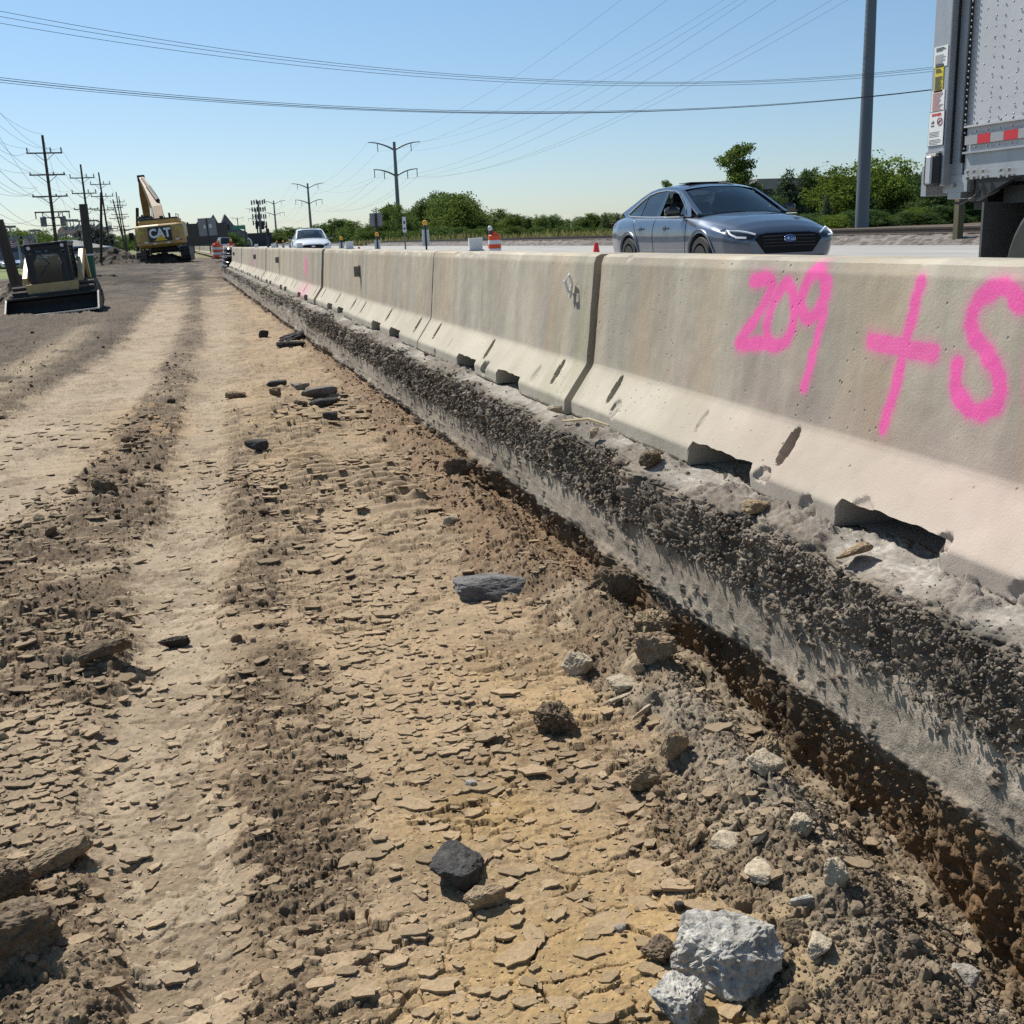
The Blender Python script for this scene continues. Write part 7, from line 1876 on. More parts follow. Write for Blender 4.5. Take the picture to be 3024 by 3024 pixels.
def v2(y): return (500 + y / 4.83) / 1.5652
mast('dark traffic light mast at the left of the excavator', u2(62), 170, v2(838), u2(330), v2(818), [(u2(120), v2(960)), (u2(155), v2(960))])
# tall antenna mast
B0 = spot((540 + 1340 / 5.367), 720, Y=380); tz_ = spot((540 + 1310 / 5.367), 600 - 5, Y=380).z
T = thing('antenna_mast', 'tall antenna mast carrying stacked rows of panel antennas', 'antenna mast', (B0.x - 1.8, 380, .3))
b = MB(); b.tube([(0, 0, 0), (0, 0, tz_)], [.55, .30], 10); b.build('mast', M_GALV, T)
for j, zz in enumerate((tz_ - .4, tz_ - 2.6, tz_ - 4.9, tz_ - 7.2)):
    for xo in (-2.1, -1.3, -.5, .6, 1.4, 2.1):
        b = MB(); b.box((xo, -.4 if abs(xo) < 1.8 else 0, zz + .2 * math.sin(xo * 7 + j)), (.42, .2, 1.5)); b.build('panel_antenna', M_MAST, T)
    b = MB(); b.box((0, 0, zz), (4.4, .12, .12)); b.build('antenna_bracket', M_MAST, T)
# digital board on posts, dark box
p = spot(u2(1185) * q, v2(920) * q, Y=170)
T = thing('message_board', 'dark blank message board on posts before the gabled house', 'message board', (p.x, 170, .4))
zc = p.z - .4
b = MB(); b.bbox((0, 0, zc), (6.6, .5, 3.0), .06); b.build('board', mat('board_dark', (.03, .025, .025), .4), T)
b = MB(); b.box((-1.8, 0, zc / 2 - .7), (.3, .3, zc - 1.4)); b.box((1.8, 0, zc / 2 - .7), (.3, .3, zc - 1.4)); b.build('posts', M_MAST, T)
p = spot(165 * q, 512 * q, Y=58)
T = thing('utility_cabinet', 'green utility box standing beside the thick cut off pole', 'utility box', (spot(161 * q, 490 * q, Y=60).x, 60, -.05))
b = MB(); b.bbox((0, 0, .62), (.80, .6, 1.24), .03); b.build('cabinet', mat('box_green', (.015, .12, .06), .5, noise_amt=.2), T)
b = MB(); b.bbox((0, 0, 1.27), (.86, .66, .08), .02); b.build('lid', mat('box_lid', (.55, .60, .58), .5), T)
# ================================================================== trees, buildings, dealership
def leaf_mat(name):
    m = bpy.data.materials.new(name); m.use_nodes = True
    nt = m.node_tree; N, Lk = nt.nodes, nt.links
    for n in list(N): N.remove(n)
    out = N.new('ShaderNodeOutputMaterial'); at = N.new('ShaderNodeAttribute'); at.attribute_name = 'tint'
    d = N.new('ShaderNodeBsdfDiffuse'); t = N.new('ShaderNodeBsdfTranslucent'); mx = N.new('ShaderNodeMixShader'); mx.inputs[0].default_value = .42
    hs = N.new('ShaderNodeHueSaturation'); hs.inputs['Hue'].default_value = .485; hs.inputs['Value'].default_value = 1.5; hs.inputs['Saturation'].default_value = 1.1
    oi = N.new('ShaderNodeObjectInfo'); mr = N.new('ShaderNodeMapRange'); mr.inputs[3].default_value = .82; mr.inputs[4].default_value = 1.2; Lk.new(oi.outputs['Random'], mr.inputs[0])
    h2_ = N.new('ShaderNodeHueSaturation'); Lk.new(at.outputs['Color'], h2_.inputs['Color']); Lk.new(mr.outputs[0], h2_.inputs['Value'])
    Lk.new(h2_.outputs[0], d.inputs[0]); Lk.new(h2_.outputs[0], hs.inputs['Color']); Lk.new(hs.outputs[0], t.inputs[0])
    Lk.new(d.outputs[0], mx.inputs[1]); Lk.new(t.outputs[0], mx.inputs[2]); Lk.new(mx.outputs[0], out.inputs[0])
    return m
M_LEAF = leaf_mat('leaves')
M_BARK = mat('bark', (.075, .060, .048), .95, noise_amt=.4, noise_scale=3, stretch=(1, 1, .2))
def crown_mesh(seed, n, blobs, leaf, cA, cB, droop=0.0):
    """leaf-sized faces gathered into clumps through the crown's volume (unit: metres)"""
    r = np.random.default_rng(seed); P, C = [], []
    tot = sum(b[3] * b[4] * b[5] for b in blobs) ** 1
    wts = np.array([(b[3] * b[4] * b[5]) ** (2 / 3) for b in blobs]); wts /= wts.sum()
    for b, w in zip(blobs, wts):
        k = max(8, int(n * w / 14))
        d = r.normal(size=(k, 3)); d /= np.linalg.norm(d, axis=1)[:, None]
        rad = r.uniform(.35, 1.0, k) ** .55
        c = np.array(b[:3]) + d * rad[:, None] * np.array(b[3:6]) * (1 + .22 * r.normal(size=(k, 1)))
        tone = r.uniform(0, 1, k)
        for j in range(14):
            P.append(c + r.normal(size=(k, 3)) * leaf * np.array([1.5, 1.5, 1.0]) + np.array([0, 0, -droop * j * .02])); C.append(tone)
    P = np.concatenate(P); C = np.concatenate(C); m = len(P)
    a = r.normal(size=(m, 3)); a /= np.linalg.norm(a, axis=1)[:, None]
    b_ = np.cross(a, r.normal(size=(m, 3))); b_ /= np.linalg.norm(b_, axis=1)[:, None]
    s_ = leaf * r.uniform(.5, 1.15, m)[:, None]
    V = np.stack([P - a * s_, P + b_ * s_ * .55, P + a * s_, P - b_ * s_ * .55], 1).reshape(-1, 3)
    F = np.arange(m * 4).reshape(-1, 4)
    t = np.clip(C + r.normal(size=m) * .15, 0, 1)[:, None]
    col_ = np.repeat(np.array(cA) * (1 - t) + np.array(cB) * t, 4, 0)
    o = mesh_np('crown', V, F, M_LEAF, smooth=False, cols=col_); me = o.data; bpy.data.objects.remove(o); return me
def trunk_mesh(seed, H, h0, spread, r0, limbs=6):
    r = np.random.default_rng(seed); b = MB()
    b.tube([(0, 0, -.3), (.05 * H * r.normal() * .3, .0, h0), (.1 * r.normal(), .1 * r.normal(), H * .80)], [r0, r0 * .75, r0 * .2], 7)
    for k in range(limbs):
        a = 2 * pi * k / limbs + r.uniform(-.4, .4); z0 = h0 + (H * .5 - h0 * .5) * r.uniform(0, .8)
        e = (spread * .7 * cos(a), spread * .7 * sin(a), z0 + H * r.uniform(.15, .35))
        b.tube([(0, 0, z0), (e[0] * .5, e[1] * .5, (z0 + e[2]) / 2 - .1), e], [r0 * .45, r0 * .28, r0 * .08], 5)
    o = b.build('trunk', M_BARK); me = o.data; bpy.data.objects.remove(o); return me
DG, LG, YG, GG = (.034, .064, .022), (.105, .155, .050), (.150, .190, .035), (.055, .085, .040)
def blobs(seed, H, W, h0, k=9):
    r = np.random.default_rng(seed); out_ = []
    for j in range(k):
        t = r.uniform(0, 1); z = h0 + (H - h0) * (.12 + .78 * t); ww = W * (1 - .55 * t ** 2) * .55
        a = r.uniform(0, 2 * pi); rr_ = ww * r.uniform(.1, .9); s_ = W * r.uniform(.22, .40) * (1 - .3 * t)
        out_.append((rr_ * cos(a), rr_ * sin(a), z, s_, s_, s_ * r.uniform(.6, .9)))
    out_.append((0, 0, h0 + (H - h0) * .5, W * .36, W * .36, (H - h0) * .40))
    return out_
VAR = []
airy2 = locust2 = None
for k in range(5):
    H, W, h0 = [(10, 9.0, 1.0), (9, 9.5, .8), (11, 8.5, 1.2), (8, 10.5, .6), (9.5, 8, .8)][k]
    VAR.append((crown_mesh(500 + k, 7000, blobs(600 + k, H, W, h0, 11), .24, DG, LG), trunk_mesh(700 + k, H, 1.4, W * .6, .26), H))
def tree(name, label, loc, h, var, rz, group, wide=1.0, crown=None):
    T = thing(name, label, 'tree' if 'bush' not in name else 'bush', loc, rz, group)
    c, t, H = crown or VAR[var]; s = h / H
    o = bpy.data.objects.new('crown', c); col.objects.link(o); o.parent = T
    if t:
        o2 = bpy.data.objects.new('trunk', t); col.objects.link(o2); o2.parent = T
    T.scale = (s * wide, s * wide, s); return T
rt = np.random.default_rng(77)
airy2 = (crown_mesh(951, 5200, [(1.7 * cos(i * 2.4) * (i % 3) * .8, 1.7 * sin(i * 2.4) * (i % 3) * .8, 1.6 + .62 * i, 1.5, 1.5, .8) for i in range(14)], .24, (.075, .10, .05), (.15, .18, .09)), trunk_mesh(952, 11, 1.5, 4.5, .2, 9), 11)
locust2 = (crown_mesh(953, 8000, blobs(954, 9, 8.5, .6, 12), .24, (.05, .085, .024), (.125, .17, .05)), trunk_mesh(955, 9, 1.2, 5, .2, 6), 9)
# belt of trees beyond the railway: outline heights read along it
TOP = [(690, 425), (715, 398), (735, 378), (760, 398), (785, 388), (810, 366), (840, 359), (868, 366), (895, 398), (920, 412), (945, 392), (965, 400), (990, 408), (1010, 404), (1040, 404), (1070, 412), (1100, 404), (1130, 396), (1160, 396), (1185, 400)]
hi = np.array(TOP, float)
k = 0
for x in np.arange(684, 1260, 13.0):
    Y = 215 + rt.uniform(-22, 26); yt = float(np.interp(x, hi[:, 0], hi[:, 1])) + rt.uniform(0, 6)
    p = spot(x * q, yt * q, Y=Y)
    tree('deciduous_tree', 'green tree in the dense belt behind the far lane', (p.x, Y, .2), max(3.5, p.z - .2), k % 5, rt.uniform(0, 6), 'trees in the belt behind the road', 1.0 + rt.uniform(-.25, .35), [None, None, airy2, None, locust2][int(rt.integers(0, 5))]); k += 1
for x in np.arange(684, 1250, 15.0):
    Y = 182 + rt.uniform(-8, 8); p = spot(x * q, (436 + rt.uniform(-9, 5)) * q, Y=Y)
    tree('bush', 'leafy bush at the foot of the tree belt behind the far lane', (p.x, Y, .1), max(1.8, p.z), (k * 2) % 5, rt.uniform(0, 6), 'bushes at the foot of the tree belt', 1.6); k += 1
# scrub strip below the belt, too thick to count
n = 16000; sx_ = rt.uniform(0, 1, n); Yq = 130 + 60 * rt.uniform(0, 1, n); xs_ = np.array([spot((660 + 620 * a) * q, 455 * q, Y=b).x for a, b in zip(sx_, Yq)])
hq = rt.uniform(.2, 1.0, n) * (1 + .8 * fbm(xs_ * .12, Yq * .12, 3, 801))
a = rt.uniform(0, pi, n); wv = .35
Vs = np.stack([np.stack([xs_ - wv * np.cos(a), Yq - wv * np.sin(a), np.full(n, .05)], -1), np.stack([xs_ + wv * np.cos(a), Yq + wv * np.sin(a), np.full(n, .05)], -1), np.stack([xs_ + rt.normal(size=n) * .3, Yq + rt.normal(size=n) * .3, .2 + 1.2 * hq], -1)], 1).reshape(-1, 3)
cw_ = lerp3((.07, .085, .035), (.17, .16, .075), rt.uniform(0, 1, n)); o = mesh_np('scrub', Vs, np.arange(n * 3).reshape(-1, 3), M_LEAF, smooth=False, cols=np.repeat(cw_, 3, 0), tri=True)
tag(o, 'low weedy scrub in front of the tree belt', kind='stuff')
# distant hazy trees along the road's end
for j, (x, yt, Y) in enumerate(((505, 437, 560), (530, 432, 560), (556, 428, 520), (582, 432, 500), (610, 422, 420), (636, 430, 400), (660, 428, 360), (480, 445, 700), (455, 447, 800), (640, 412, 380), (668, 418, 330))):
    p = spot(x * q, yt * q, Y=Y); tree('deciduous_tree', 'pale distant tree beyond the traffic lights', (p.x, Y, .2), p.z, j % 5, j * 1.3, 'distant trees beyond the traffic lights', 1.9)
# nearer trees on the right, in front of the long building
locust = (crown_mesh(901, 15000, blobs(911, 8, 8.0, .9, 15), .17, (.055, .095, .024), (.15, .205, .05)), trunk_mesh(921, 8, 1.2, 5, .16, 8), 8)
darkb = (crown_mesh(902, 13000, blobs(912, 8, 7.5, .3, 13), .17, (.030, .058, .022), (.085, .13, .05)), trunk_mesh(922, 8, 1.0, 4, .16, 7), 8)
conef = (crown_mesh(903, 9000, [(0, 0, 1 + .75 * i, 2.6 - .27 * i, 2.6 - .27 * i, .7) for i in range(9)], .16, (.035, .060, .038), (.10, .14, .08)), trunk_mesh(923, 8, 1, 2, .15, 5), 8)
airy = (crown_mesh(904, 9500, [(1.6 * cos(i * 2.4) * (i % 3) * .7, 1.6 * sin(i * 2.4) * (i % 3) * .7, 2.6 + .62 * i, 1.25, 1.25, .75) for i in range(14)], .19, (.045, .075, .022), (.11, .16, .04)), trunk_mesh(924, 12, 2.2, 2.6, .2, 11), 12)
p = spot(1390 * q, 262 * q, Y=140); tree('deciduous_tree', 'lone open-crowned tree showing above the sedan roof', (p.x, 140, .1), p.z, 0, .4, 'trees by the long building', 1.0, airy)
RT = [('light green feathery tree just left of the thick steel pole', 1588, 314, 116, locust, 1.12), ('light green feathery tree just right of the thick steel pole', 1688, 296, 118, locust, 1.25), ('dark green bushy tree between the building corner and the light green trees', 1487, 318, 130, conef, 1.25), ('dark pointed treetop showing over the long building', 1527, 322, 150, darkb, .8),
      ('dark green rounded tree against the long building wall', 1448, 372, 122, darkb, 1.2), ('grey-green conifer left of the light green feathery trees', 1560, 366, 112, conef, .8), ('leafy tree behind the lift gate column of the trailer', 1765, 330, 108, darkb, 1.15), ('low leafy tree below the trailer, left of its mud flap', 1815, 360, 104, darkb, 1.1),
      ('dark leafy shrub right of the sedan, under the building wall', 1520, 405, 108, darkb, 1.5), ('bright shrub at the foot of the thick steel pole', 1652, 420, 102, locust, 1.6), ('bright low shrub between the steel pole and the trailer', 1720, 408, 104, locust, 1.6), ('tree half hidden behind the trailer underside', 1880, 350, 104, darkb, 1.2),
      ('grey-green shrub near the sedan windshield, right of its roof', 1418, 398, 118, darkb, 1.4), ('thin leafy treetop peeking over the rear of the sedan', 1262, 335, 190, airy, .6), ('dark shrub between the two feathery trees', 1640, 380, 112, darkb, 1.3)]
for j, (lb, x, yt, Y, cr, wd) in enumerate(RT):
    p = spot(x * q, yt * q, Y=Y); tree('deciduous_tree' if p.z > 4.5 else 'bush', lb, (p.x, Y, .1), p.z, 0, j * 1.7, 'trees by the long building', wd, cr)
# low dark hedge line so the ground behind the rails is closed
for j in range(26):
    p = spot((1430 + j * 20) * q, 424 * q, Y=100); tree('bush', 'low dark bush in the row behind the railway', (p.x, 99 + rt.uniform(-3, 3), .2), rt.uniform(.7, 2.6), 0, j * 2.1, 'row of low bushes behind the railway', rt.uniform(1.2, 2.2), darkb if j % 3 else locust)
# long flat-roofed building behind those trees
M_BRK = mat('building_brick', (.045, .038, .036), .8, noise_amt=.3, noise_scale=.6); M_PAR = mat('parapet', (.30, .29, .28), .8, noise_amt=.25, noise_scale=.5)
a, c = spot(1428 * q, 338 * q, Y=150), spot(2000 * q, 318 * q, Y=150)
T = thing('warehouse', 'long dark flat-roofed building behind the trees at right', 'building', (a.x, 150, .2))
L_ = 85.0; zt = a.z - .2
b = MB(); b.box((L_ / 2, 15, zt / 2 - .7), (L_, 30, zt - 1.4)); b.build('wall', M_BRK, T)
b = MB(); b.box((L_ / 2 + 5, 15, zt - .72), (L_ - 9.5, 30.4, 1.45)); b.build('roof_band', M_BRK, T)
b = MB(); b.box((4.2, 15, zt - .72), (8.6, 30.6, 1.5)); b.build('parapet', M_PAR, T)
for j in range(9):
    b = MB(); b.box((6 + j * 9, -.05, zt * .42), (4.5, .12, 2.2)); w_ = b.build('window', M_GLD, T); b = MB(); b.box((6 + j * 9, -.09, zt * .42), (.12, .1, 2.2)); b.build('mullion', M_PAR, w_)
# gabled houses and storefronts by the crossing
M_SHG = mat('shingle', (.15, .15, .17), .9, noise_amt=.3, noise_scale=1.5); M_SID = mat('siding_blue', (.19, .21, .27), .8, noise_amt=.2, noise_scale=1); M_WIN = mat('window_blue', (.18, .25, .32), .2)
hp = spot(u2(1060) * q, v2(1080) * q, Y=250)
T = thing('gabled_house', 'grey-blue house with a long shingled roof and a steep gable, by the crossing', 'building', (hp.x, 250, .3))
zr_ = spot(u2(1100) * q, v2(815) * q, Y=250).z - .3; ze = spot(u2(1000) * q, v2(925) * q, Y=250).z - .3
b = MB(); b.box((0, 4, ze / 2), (18, 9, ze)); b.build('wall', M_SID, T)
b = MB(); b.prism([(-.8, ze - .1), (4, zr_), (8.8, ze - .1)], -9.6, 7, 'x'); b.v = [(x, y, z) for x, y, z in b.v]; b.build('roof', M_SHG, T)
gx_ = spot(u2(1410) * q, v2(900) * q, Y=248).x - hp.x; gz = spot(u2(1405) * q, v2(815) * q, Y=248).z - .3
b = MB(); b.prism([(gx_ - 5.5, 0), (gx_ + 5.5, 0), (gx_ + 5.5, 3.6), (gx_ + 3.2, 4.6), (gx_ + 1.2, 7.5), (gx_, gz), (gx_ - 1.2, 7.5), (gx_ - 3.2, 4.6), (gx_ - 5.5, 3.6)], -3.2, 5, 'y'); b.build('gable', M_SHG, T)
b = MB(); b.box((gx_ + .1, 0, gz - .3), (1.0, 1.0, 1.6)); ch_ = b.build('chimney', mat('chimney_dark', (.06, .06, .065), .9), T)
for j in range(6):
    b = MB(); b.box((-7.5 + j * 2.3, -.55, ze * .66), (1.5, .1, 1.5)); b.build('window', M_WIN, T)
    b = MB(); b.box((-7.5 + j * 2.3, -.55, 1.3), (1.9, .1, 2.0)); b.build('shop_window', M_WIN, T)
b = MB(); b.box((gx_, -3.25, 1.5), (5, .1, 2.2)); b.build('shop_window', M_WIN, T)
hp = spot(u2(1690) * q, v2(1060) * q, Y=270)
T = thing('dark_restaurant', 'dark low building with two white arches on its front', 'building', (hp.x, 270, .3))
zt = spot(u2(1690) * q, v2(935) * q, Y=270).z
b = MB(); b.box((0, 5, zt / 2), (15, 10, zt)); b.prism([(-4.5, zt), (-1, zt), (-2.8, zt + 1.2)], 0, 6, 'y'); b.build('wall', mat('restaurant_dark', (.035, .04, .045), .8), T)
b = MB()
for xo in (-.95, .95):
    b.tube([(1 + xo - .7, -.1, zt * .18), (1 + xo - .55, -.1, zt * .55), (1 + xo, -.1, zt * .68), (1 + xo + .55, -.1, zt * .55), (1 + xo + .7, -.1, zt * .18)], .22, 6)
b.build('white_arches', M_WHT, T)
tree('deciduous_tree', 'bright green tree between the gabled house and the arched building', (spot(u2(1450) * q, v2(1000) * q, Y=240).x, 240, .3), spot(u2(1450) * q, v2(950) * q, Y=240).z, 1, 1.0, None, 1.8)
tree('bush', 'green bush beside the arched building', (spot(u2(1530) * q, v2(1000) * q, Y=238).x, 238, .3), 3.4, 3, 2.0, None, 1.8)
pc = spot(u2(1450) * q, v2(1050) * q, Y=150)
T0 = small_car(M_CARW, True); T0.location = (pc.x, 150, .55); T0.rotation_euler = (0, 0, R(10)); T0.name = 'parked_car'
tag(T0, 'white car waiting at the crossing behind the striped drums', 'car')
# ---- dealership on the left: cars in rows, flags, lamps, oval sign
M_ASPH = mat('asphalt_lot', (.20, .20, .205), .9, noise_amt=.2, noise_scale=.5)
lot = MB(); lot.add([(-75, 92, .04), (-20.0, 92, .04), (-22, 260, .30), (-110, 260, .30)], [(0, 1, 2, 3)]); tag(lot.build('parking_lot', M_ASPH), kind='structure')
a, c, a2, c2_ = (spot(x * q, y * q, Z=.03) for x, y in ((-160, 521), (120, 512.5), (120, 515.5), (-160, 525)))
sw = MB(); sw.add([a, c, a2, c2_], [(0, 1, 2, 3)]); tag(sw.build('pavement', mat('sidewalk', (.42, .40, .37), .9, noise_amt=.15, noise_scale=1)), kind='structure')
gv = MB(); ga = [spot(x * q, y * q, Z=.022) for x, y in ((-160, 512), (125, 503.5), (140, 519), (-160, 531))]; gv.add(ga, [(0, 1, 2, 3)])
tag(gv.build('lawn', mat('lawn_green', (.16, .23, .045), .95, noise_amt=.35, noise_scale=.9, bump=.8, bump_scale=9)), kind='structure')
paints = [paint_mat('paint_navy', (.015, .022, .045)), paint_mat('paint_silver', (.42, .44, .46)), M_CARW, paint_mat('paint_black', (.012, .012, .014)), paint_mat('paint_grey', (.16, .17, .18)), paint_mat('paint_bluegrey', (.10, .13, .18))]
protos = [small_car(paints[i], i % 2 == 0) for i in range(6)]
used = set()
nm_p = ['dark navy SUV', 'silver car', 'white SUV', 'black car', 'grey SUV', 'blue-grey car']
spots_ = [(58, 494, 98, 0, 80), (28, 498, 95, 5, 35), (8, 505, 92, 1, 30), (38, 487, 112, 3, 80), (10, 489, 110, 0, 80), (-12, 500, 96, 1, 40), (66, 481, 126, 4, 80), (30, 480, 128, 0, 80), (2, 482, 124, 2, 80), (86, 478, 136, 3, 80), (50, 477, 142, 2, 60), (18, 476, 146, 1, 80),
          (146, 487, 118, 1, 30), (150, 478, 136, 2, 40), (162, 474, 150, 1, 30), (136, 480, 132, 5, 40), (174, 472, 162, 4, 30), (142, 473, 160, 2, 50), (184, 474, 158, 0, 40), (198, 470, 172, 1, 40), (180, 469, 182, 2, 50), (128, 476, 146, 1, 60), (110, 476, 150, 2, 60), (-20, 478, 140, 4, 70), (76, 473, 165, 1, 80), (48, 472, 168, 3, 80), (20, 471, 172, 2, 70), (206, 467, 190, 2, 60), (216, 466, 200, 1, 60)]
for j, (x, y, Y, pi_, ang) in enumerate(spots_):
    o = protos[pi_] if pi_ not in used else copy_tree(protos[pi_]); used.add(pi_)
    p = spot(x * q, y * q, Y=Y); o.location = (p.x, Y, .04 + .26 * max(0, (Y - 92) / 168)); o.rotation_euler = (0, 0, R(ang) + pi)
    side_ = 'left of the track loader' if x < 90 else 'behind the track loader and the pole stumps'
    o['label'] = '%s parked in the dealership lot %s' % (nm_p[pi_], side_); o['category'] = 'parked car'; o['group'] = 'cars parked in the dealership lot'
# lamp standards
u9 = lambda x: (140 + x / 8.05) / q; v9 = lambda y: (560 + y / 8.05) / q
M_LAMPG = mat('lamp_head_grey', (.20, .21, .22), .5, noise_amt=.1)
M_POLEG = mat('lamp_pole_grey', (.30, .31, .33), .5, .3)
M_CONB = mat('lamp_base', (.30, .29, .27), .9, noise_amt=.2)
LMP = [(38, 490, 12, 428, 118, 1.1, 'second from the left edge'), (76, 490, 60, 435, 122, 1.05, 'with a curved lamp arm behind it'), (120, 480, 110, 444, 150, 1.15, 'between the flags and the tallest pole'), (149, 478, 138, 449, 175, 1.1, 'smaller, close left of the tallest pole'), (33, 508, 24, 449, 88, .85, 'with a concrete foot on the lawn'), (55, 508, 43, 448, 88, 1.0, 'with a concrete foot, behind the leaning stump'), (20, 512, 2, 452, 84, .8, 'beside the leaning stump at the left edge'), (u9(560), 478, u9(480), v9(735), 170, 2.2, 'leftmost of those over the flags'), (u9(770), 476, u9(715), v9(748), 200, 1.3, 'second of those over the flags'), (u9(1100), 472, u9(1040), v9(735), 225, 1.8, 'third of those over the flags'), (u9(1230), 470, u9(1195), v9(755), 260, 1.0, 'rightmost of those over the flags')]
for j, (xb, yb, xt, yt, Y, w_, lb) in enumerate(LMP):
    b_, t_ = spot(xb * q, yb * q, Y=Y), spot(xt * q, yt * q, Y=Y)
    T = thing('lot_lamp', 'parking lot lamp with a flat wide head, ' + lb, 'lamp', (t_.x + .4, Y, .1), 0, 'parking lot lamps')
    h = t_.z - .1
    b = MB(); b.tube([(0, 0, 0), (-.1, 0, h)], [.10, .07], 8); b.build('pole', M_POLEG, T)
    b = MB(); b.bbox((-.1, 0, h), (w_, .5, .10 + .10 * w_), .03); b.build('lamp_head', M_LAMPG, T)
    b = MB(); b.cyl((0, 0, -.2), (0, 0, .62), .24, n=14); b.build('concrete_foot', M_CONB, T)
# flags of the row: stars and stripes
M_FR, M_FW, M_FB = mat('flag_red', (.42, .035, .04), .8), mat('flag_white', (.68, .66, .64), .8), mat('flag_blue', (.022, .03, .10), .8)
def flag_mesh(seed):
    r = np.random.default_rng(seed); nx_, nz_ = 24, 26; vs, fs, mi = [], [], []
    ph = r.uniform(0, 6)
    for i in range(nx_ + 1):
        for j in range(nz_ + 1):
            u_, v_ = i / nx_, j / nz_
            vs.append((-u_ * 2.5 * (1 - .08 * u_), .28 * u_ * math.sin(5 * u_ + ph + v_), v_ * 1.65 - .85 * u_ ** 1.3 + .16 * math.sin(7 * u_ + ph)))
    for i in range(nx_):
        for j in range(nz_):
            fs.append((i * (nz_ + 1) + j, (i + 1) * (nz_ + 1) + j, (i + 1) * (nz_ + 1) + j + 1, i * (nz_ + 1) + j + 1))
            s_ = j // 2; blue = i < 10 and j >= 12
            if blue: mi.append(1 if ((i + (j // 2)) % 2 == 0 and j % 2 == 1) else 2)
            else: mi.append(0 if s_ % 2 == 0 else 1)
    me = bpy.data.meshes.new('flag'); me.from_pydata(vs, [], fs)
    for m in (M_FR, M_FW, M_FB): me.materials.append(m)
    me.polygons.foreach_set('material_index', mi); me.polygons.foreach_set('use_smooth', [True] * len(fs)); return me
FM = [flag_mesh(i) for i in range(4)]
FL = [(465, 770, 545, 235), (610, 770, 690, 242), (735, 770, 800, 249), (845, 770, 920, 256), (1025, 745, 1095, 264), (1105, 745, 1180, 272), (1215, 770, 1265, 280), (1300, 790, 1350, 290), (1425, 810, 1470, 310), (1455, 810, 1490, 330), (1485, 815, 1520, 350), (1515, 820, 1545, 370)]
for j, (xt, yt, xb, Y) in enumerate(FL):
    t_ = spot(u9(xt) * q, v9(yt - 20) * q, Y=Y)
    T = thing('flag_pole', 'tall pole with a stars and stripes flag in the row before the oval sign', 'flag pole', (t_.x + .5, Y, .2), 0, 'flag poles of the dealership')
    h = t_.z - .2 + .3
    b = MB(); b.tube([(0, 0, 0), (-.5, 0, h)], [.11, .07], 8); b.build('pole', M_POLEG, T)
    b = MB(); b.lathe([(.02, -.1), (.1, 0), (.02, .1)], 10, (-.5, 0, h + .1)); b.build('finial', M_POLEG, T)
    f = bpy.data.objects.new('flag', FM[j % 4]); col.objects.link(f); f.parent = T; f.location = (-.5, 0, h - 2.6); f.scale = (.85, 1, .95)
for j, (x, y, Y) in enumerate(((30, 455, 100), (60, 455, 98))):
    t_ = spot(x * q, (y - 12) * q, Y=Y)
    T = thing('flag_pole', ['pale flag pole with a drooping flag at the far left', 'pole with a drooping flag right of the leaning stump'][j], 'flag pole', (t_.x + .2, Y, .1), 0, 'flag poles of the dealership')
    b = MB(); b.tube([(0, 0, 0), (-.2, 0, t_.z)], [.08, .05], 8); b.build('pole', M_POLEG, T)
    f = bpy.data.objects.new('flag', FM[(j + 1) % 4]); col.objects.link(f); f.parent = T; f.location = (-.2, 0, t_.z - 1.0); f.scale = (.34, 1, .55)
# oval sign
c = spot(u9(1315) * q, v9(1265) * q, Y=250)
T = thing('oval_sign', 'blue oval dealership sign on a grey base with white script', 'sign', (c.x, 250, .2))
hw_, hh_ = 2.45, 1.12; zc = c.z - .2
def oval(k_): return [(hw_ * k_ * cos(t), zc + hh_ * k_ * sin(t)) for t in np.linspace(0, 2 * pi, 48, endpoint=False)]
b = MB(); b.prism(oval(1.0), -.25, .25, 'y'); b.build('rim', mat('sign_rim', (.62, .64, .66), .4, .3), T)
b = MB(); b.prism(oval(.95), -.30, -.24, 'y'); fc = b.build('blue_face', mat('sign_blue', (.015, .035, .16), .35), T)
text_part('script', 'Ford', 1.45, M_WHT, T, plane_M((0, -.32, zc - .1), (1, 0, 0), (0, 0, 1)), .02, sx=1.15, shear=.35)
b = MB(); b.box((0, 0, (zc - hh_) / 2 + .35), (4.3, .5, zc - hh_ + .9)); b.build('base', mat('sign_base', (.14, .16, .19), .5), T)
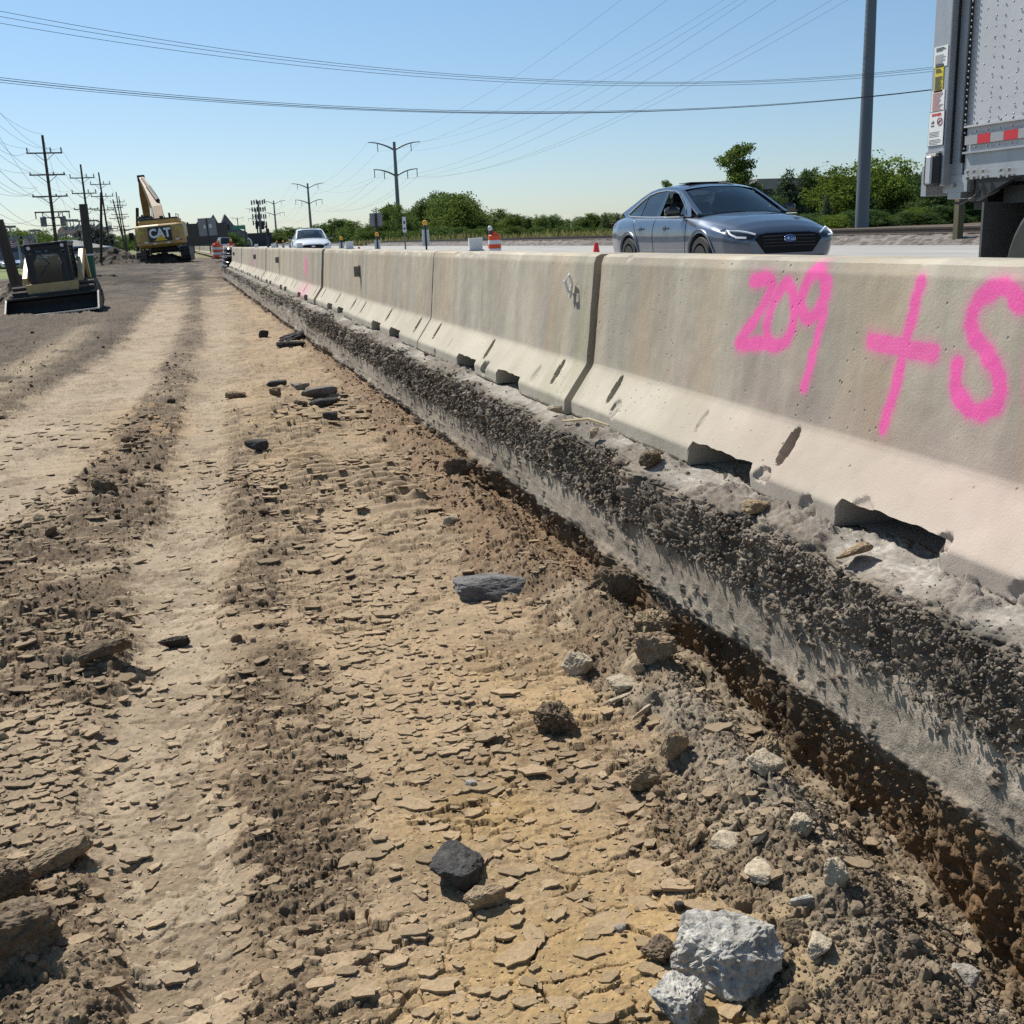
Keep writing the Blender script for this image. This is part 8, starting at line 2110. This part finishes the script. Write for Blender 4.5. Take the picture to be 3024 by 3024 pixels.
# dealership building roof line and trees beyond
for j, (x, yt, Y, v_) in enumerate(((6, 425, 190, 0), (40, 436, 185, 1), (72, 438, 190, 3), (98, 442, 200, 1), (118, 444, 205, 0), (138, 448, 210, 4), (22, 440, 180, 3), (56, 444, 178, 1), (84, 446, 182, 0), (108, 450, 190, 2), (132, 454, 195, 3))):
    p = spot(x * q, yt * q, Y=Y); tree('deciduous_tree', 'green tree in the row behind the dealership lot', (p.x, Y, .2), max(3, p.z), v_, j * 1.1, 'trees behind the dealership lot', 1.35)
dp = (crown_mesh(905, 7000, blobs(915, 9, 8, .3, 12), .24, (.022, .030, .024), (.06, .07, .055)), trunk_mesh(925, 9, 1, 4, .2, 6), 9)
for j, (x, yt, Y) in enumerate(((152, 440, 220), (165, 432, 220), (178, 434, 225), (192, 440, 230), (205, 444, 235))):
    p = spot(x * q, yt * q, Y=Y); tree('dark_tree', 'dark-leaved tree behind the row of flags', (p.x, Y, .2), p.z, 0, j * 2.0, 'dark trees behind the flags', 1.0, dp)
for j, (x, yt, Y) in enumerate(((226, 446, 420), (240, 444, 430), (256, 442, 430), (272, 446, 440), (290, 450, 450), (212, 450, 400))):
    p = spot(x * q, yt * q, Y=Y); tree('deciduous_tree', 'hazy tree left of the excavator, far behind it', (p.x, Y, .2), p.z, j % 5, j * 1.0, 'hazy trees behind the excavator', 1.7)
p = spot(u9(430) * q, v9(1260) * q, Y=150)
T = thing('hip_roof_hut', 'low building with a grey hip roof behind the track loader cab', 'building', (p.x, 150, .2)); zz = spot(u9(430) * q, v9(1245) * q, Y=150).z
b = MB(); b.box((0, 0, zz * .30), (9, 7, zz * .6)); b.build('wall', mat('hut_wall', (.22, .21, .20), .8), T)
b = MB(); b.add([(-5.2, -4.2, zz * .6), (5.2, -4.2, zz * .6), (5.2, 4.2, zz * .6), (-5.2, 4.2, zz * .6), (-1.2, 0, zz), (1.2, 0, zz)], [(0, 1, 5, 4), (1, 2, 5), (2, 3, 4, 5), (3, 0, 4), (0, 3, 2, 1)]); b.build('roof', mat('hut_roof', (.20, .20, .19), .9), T)
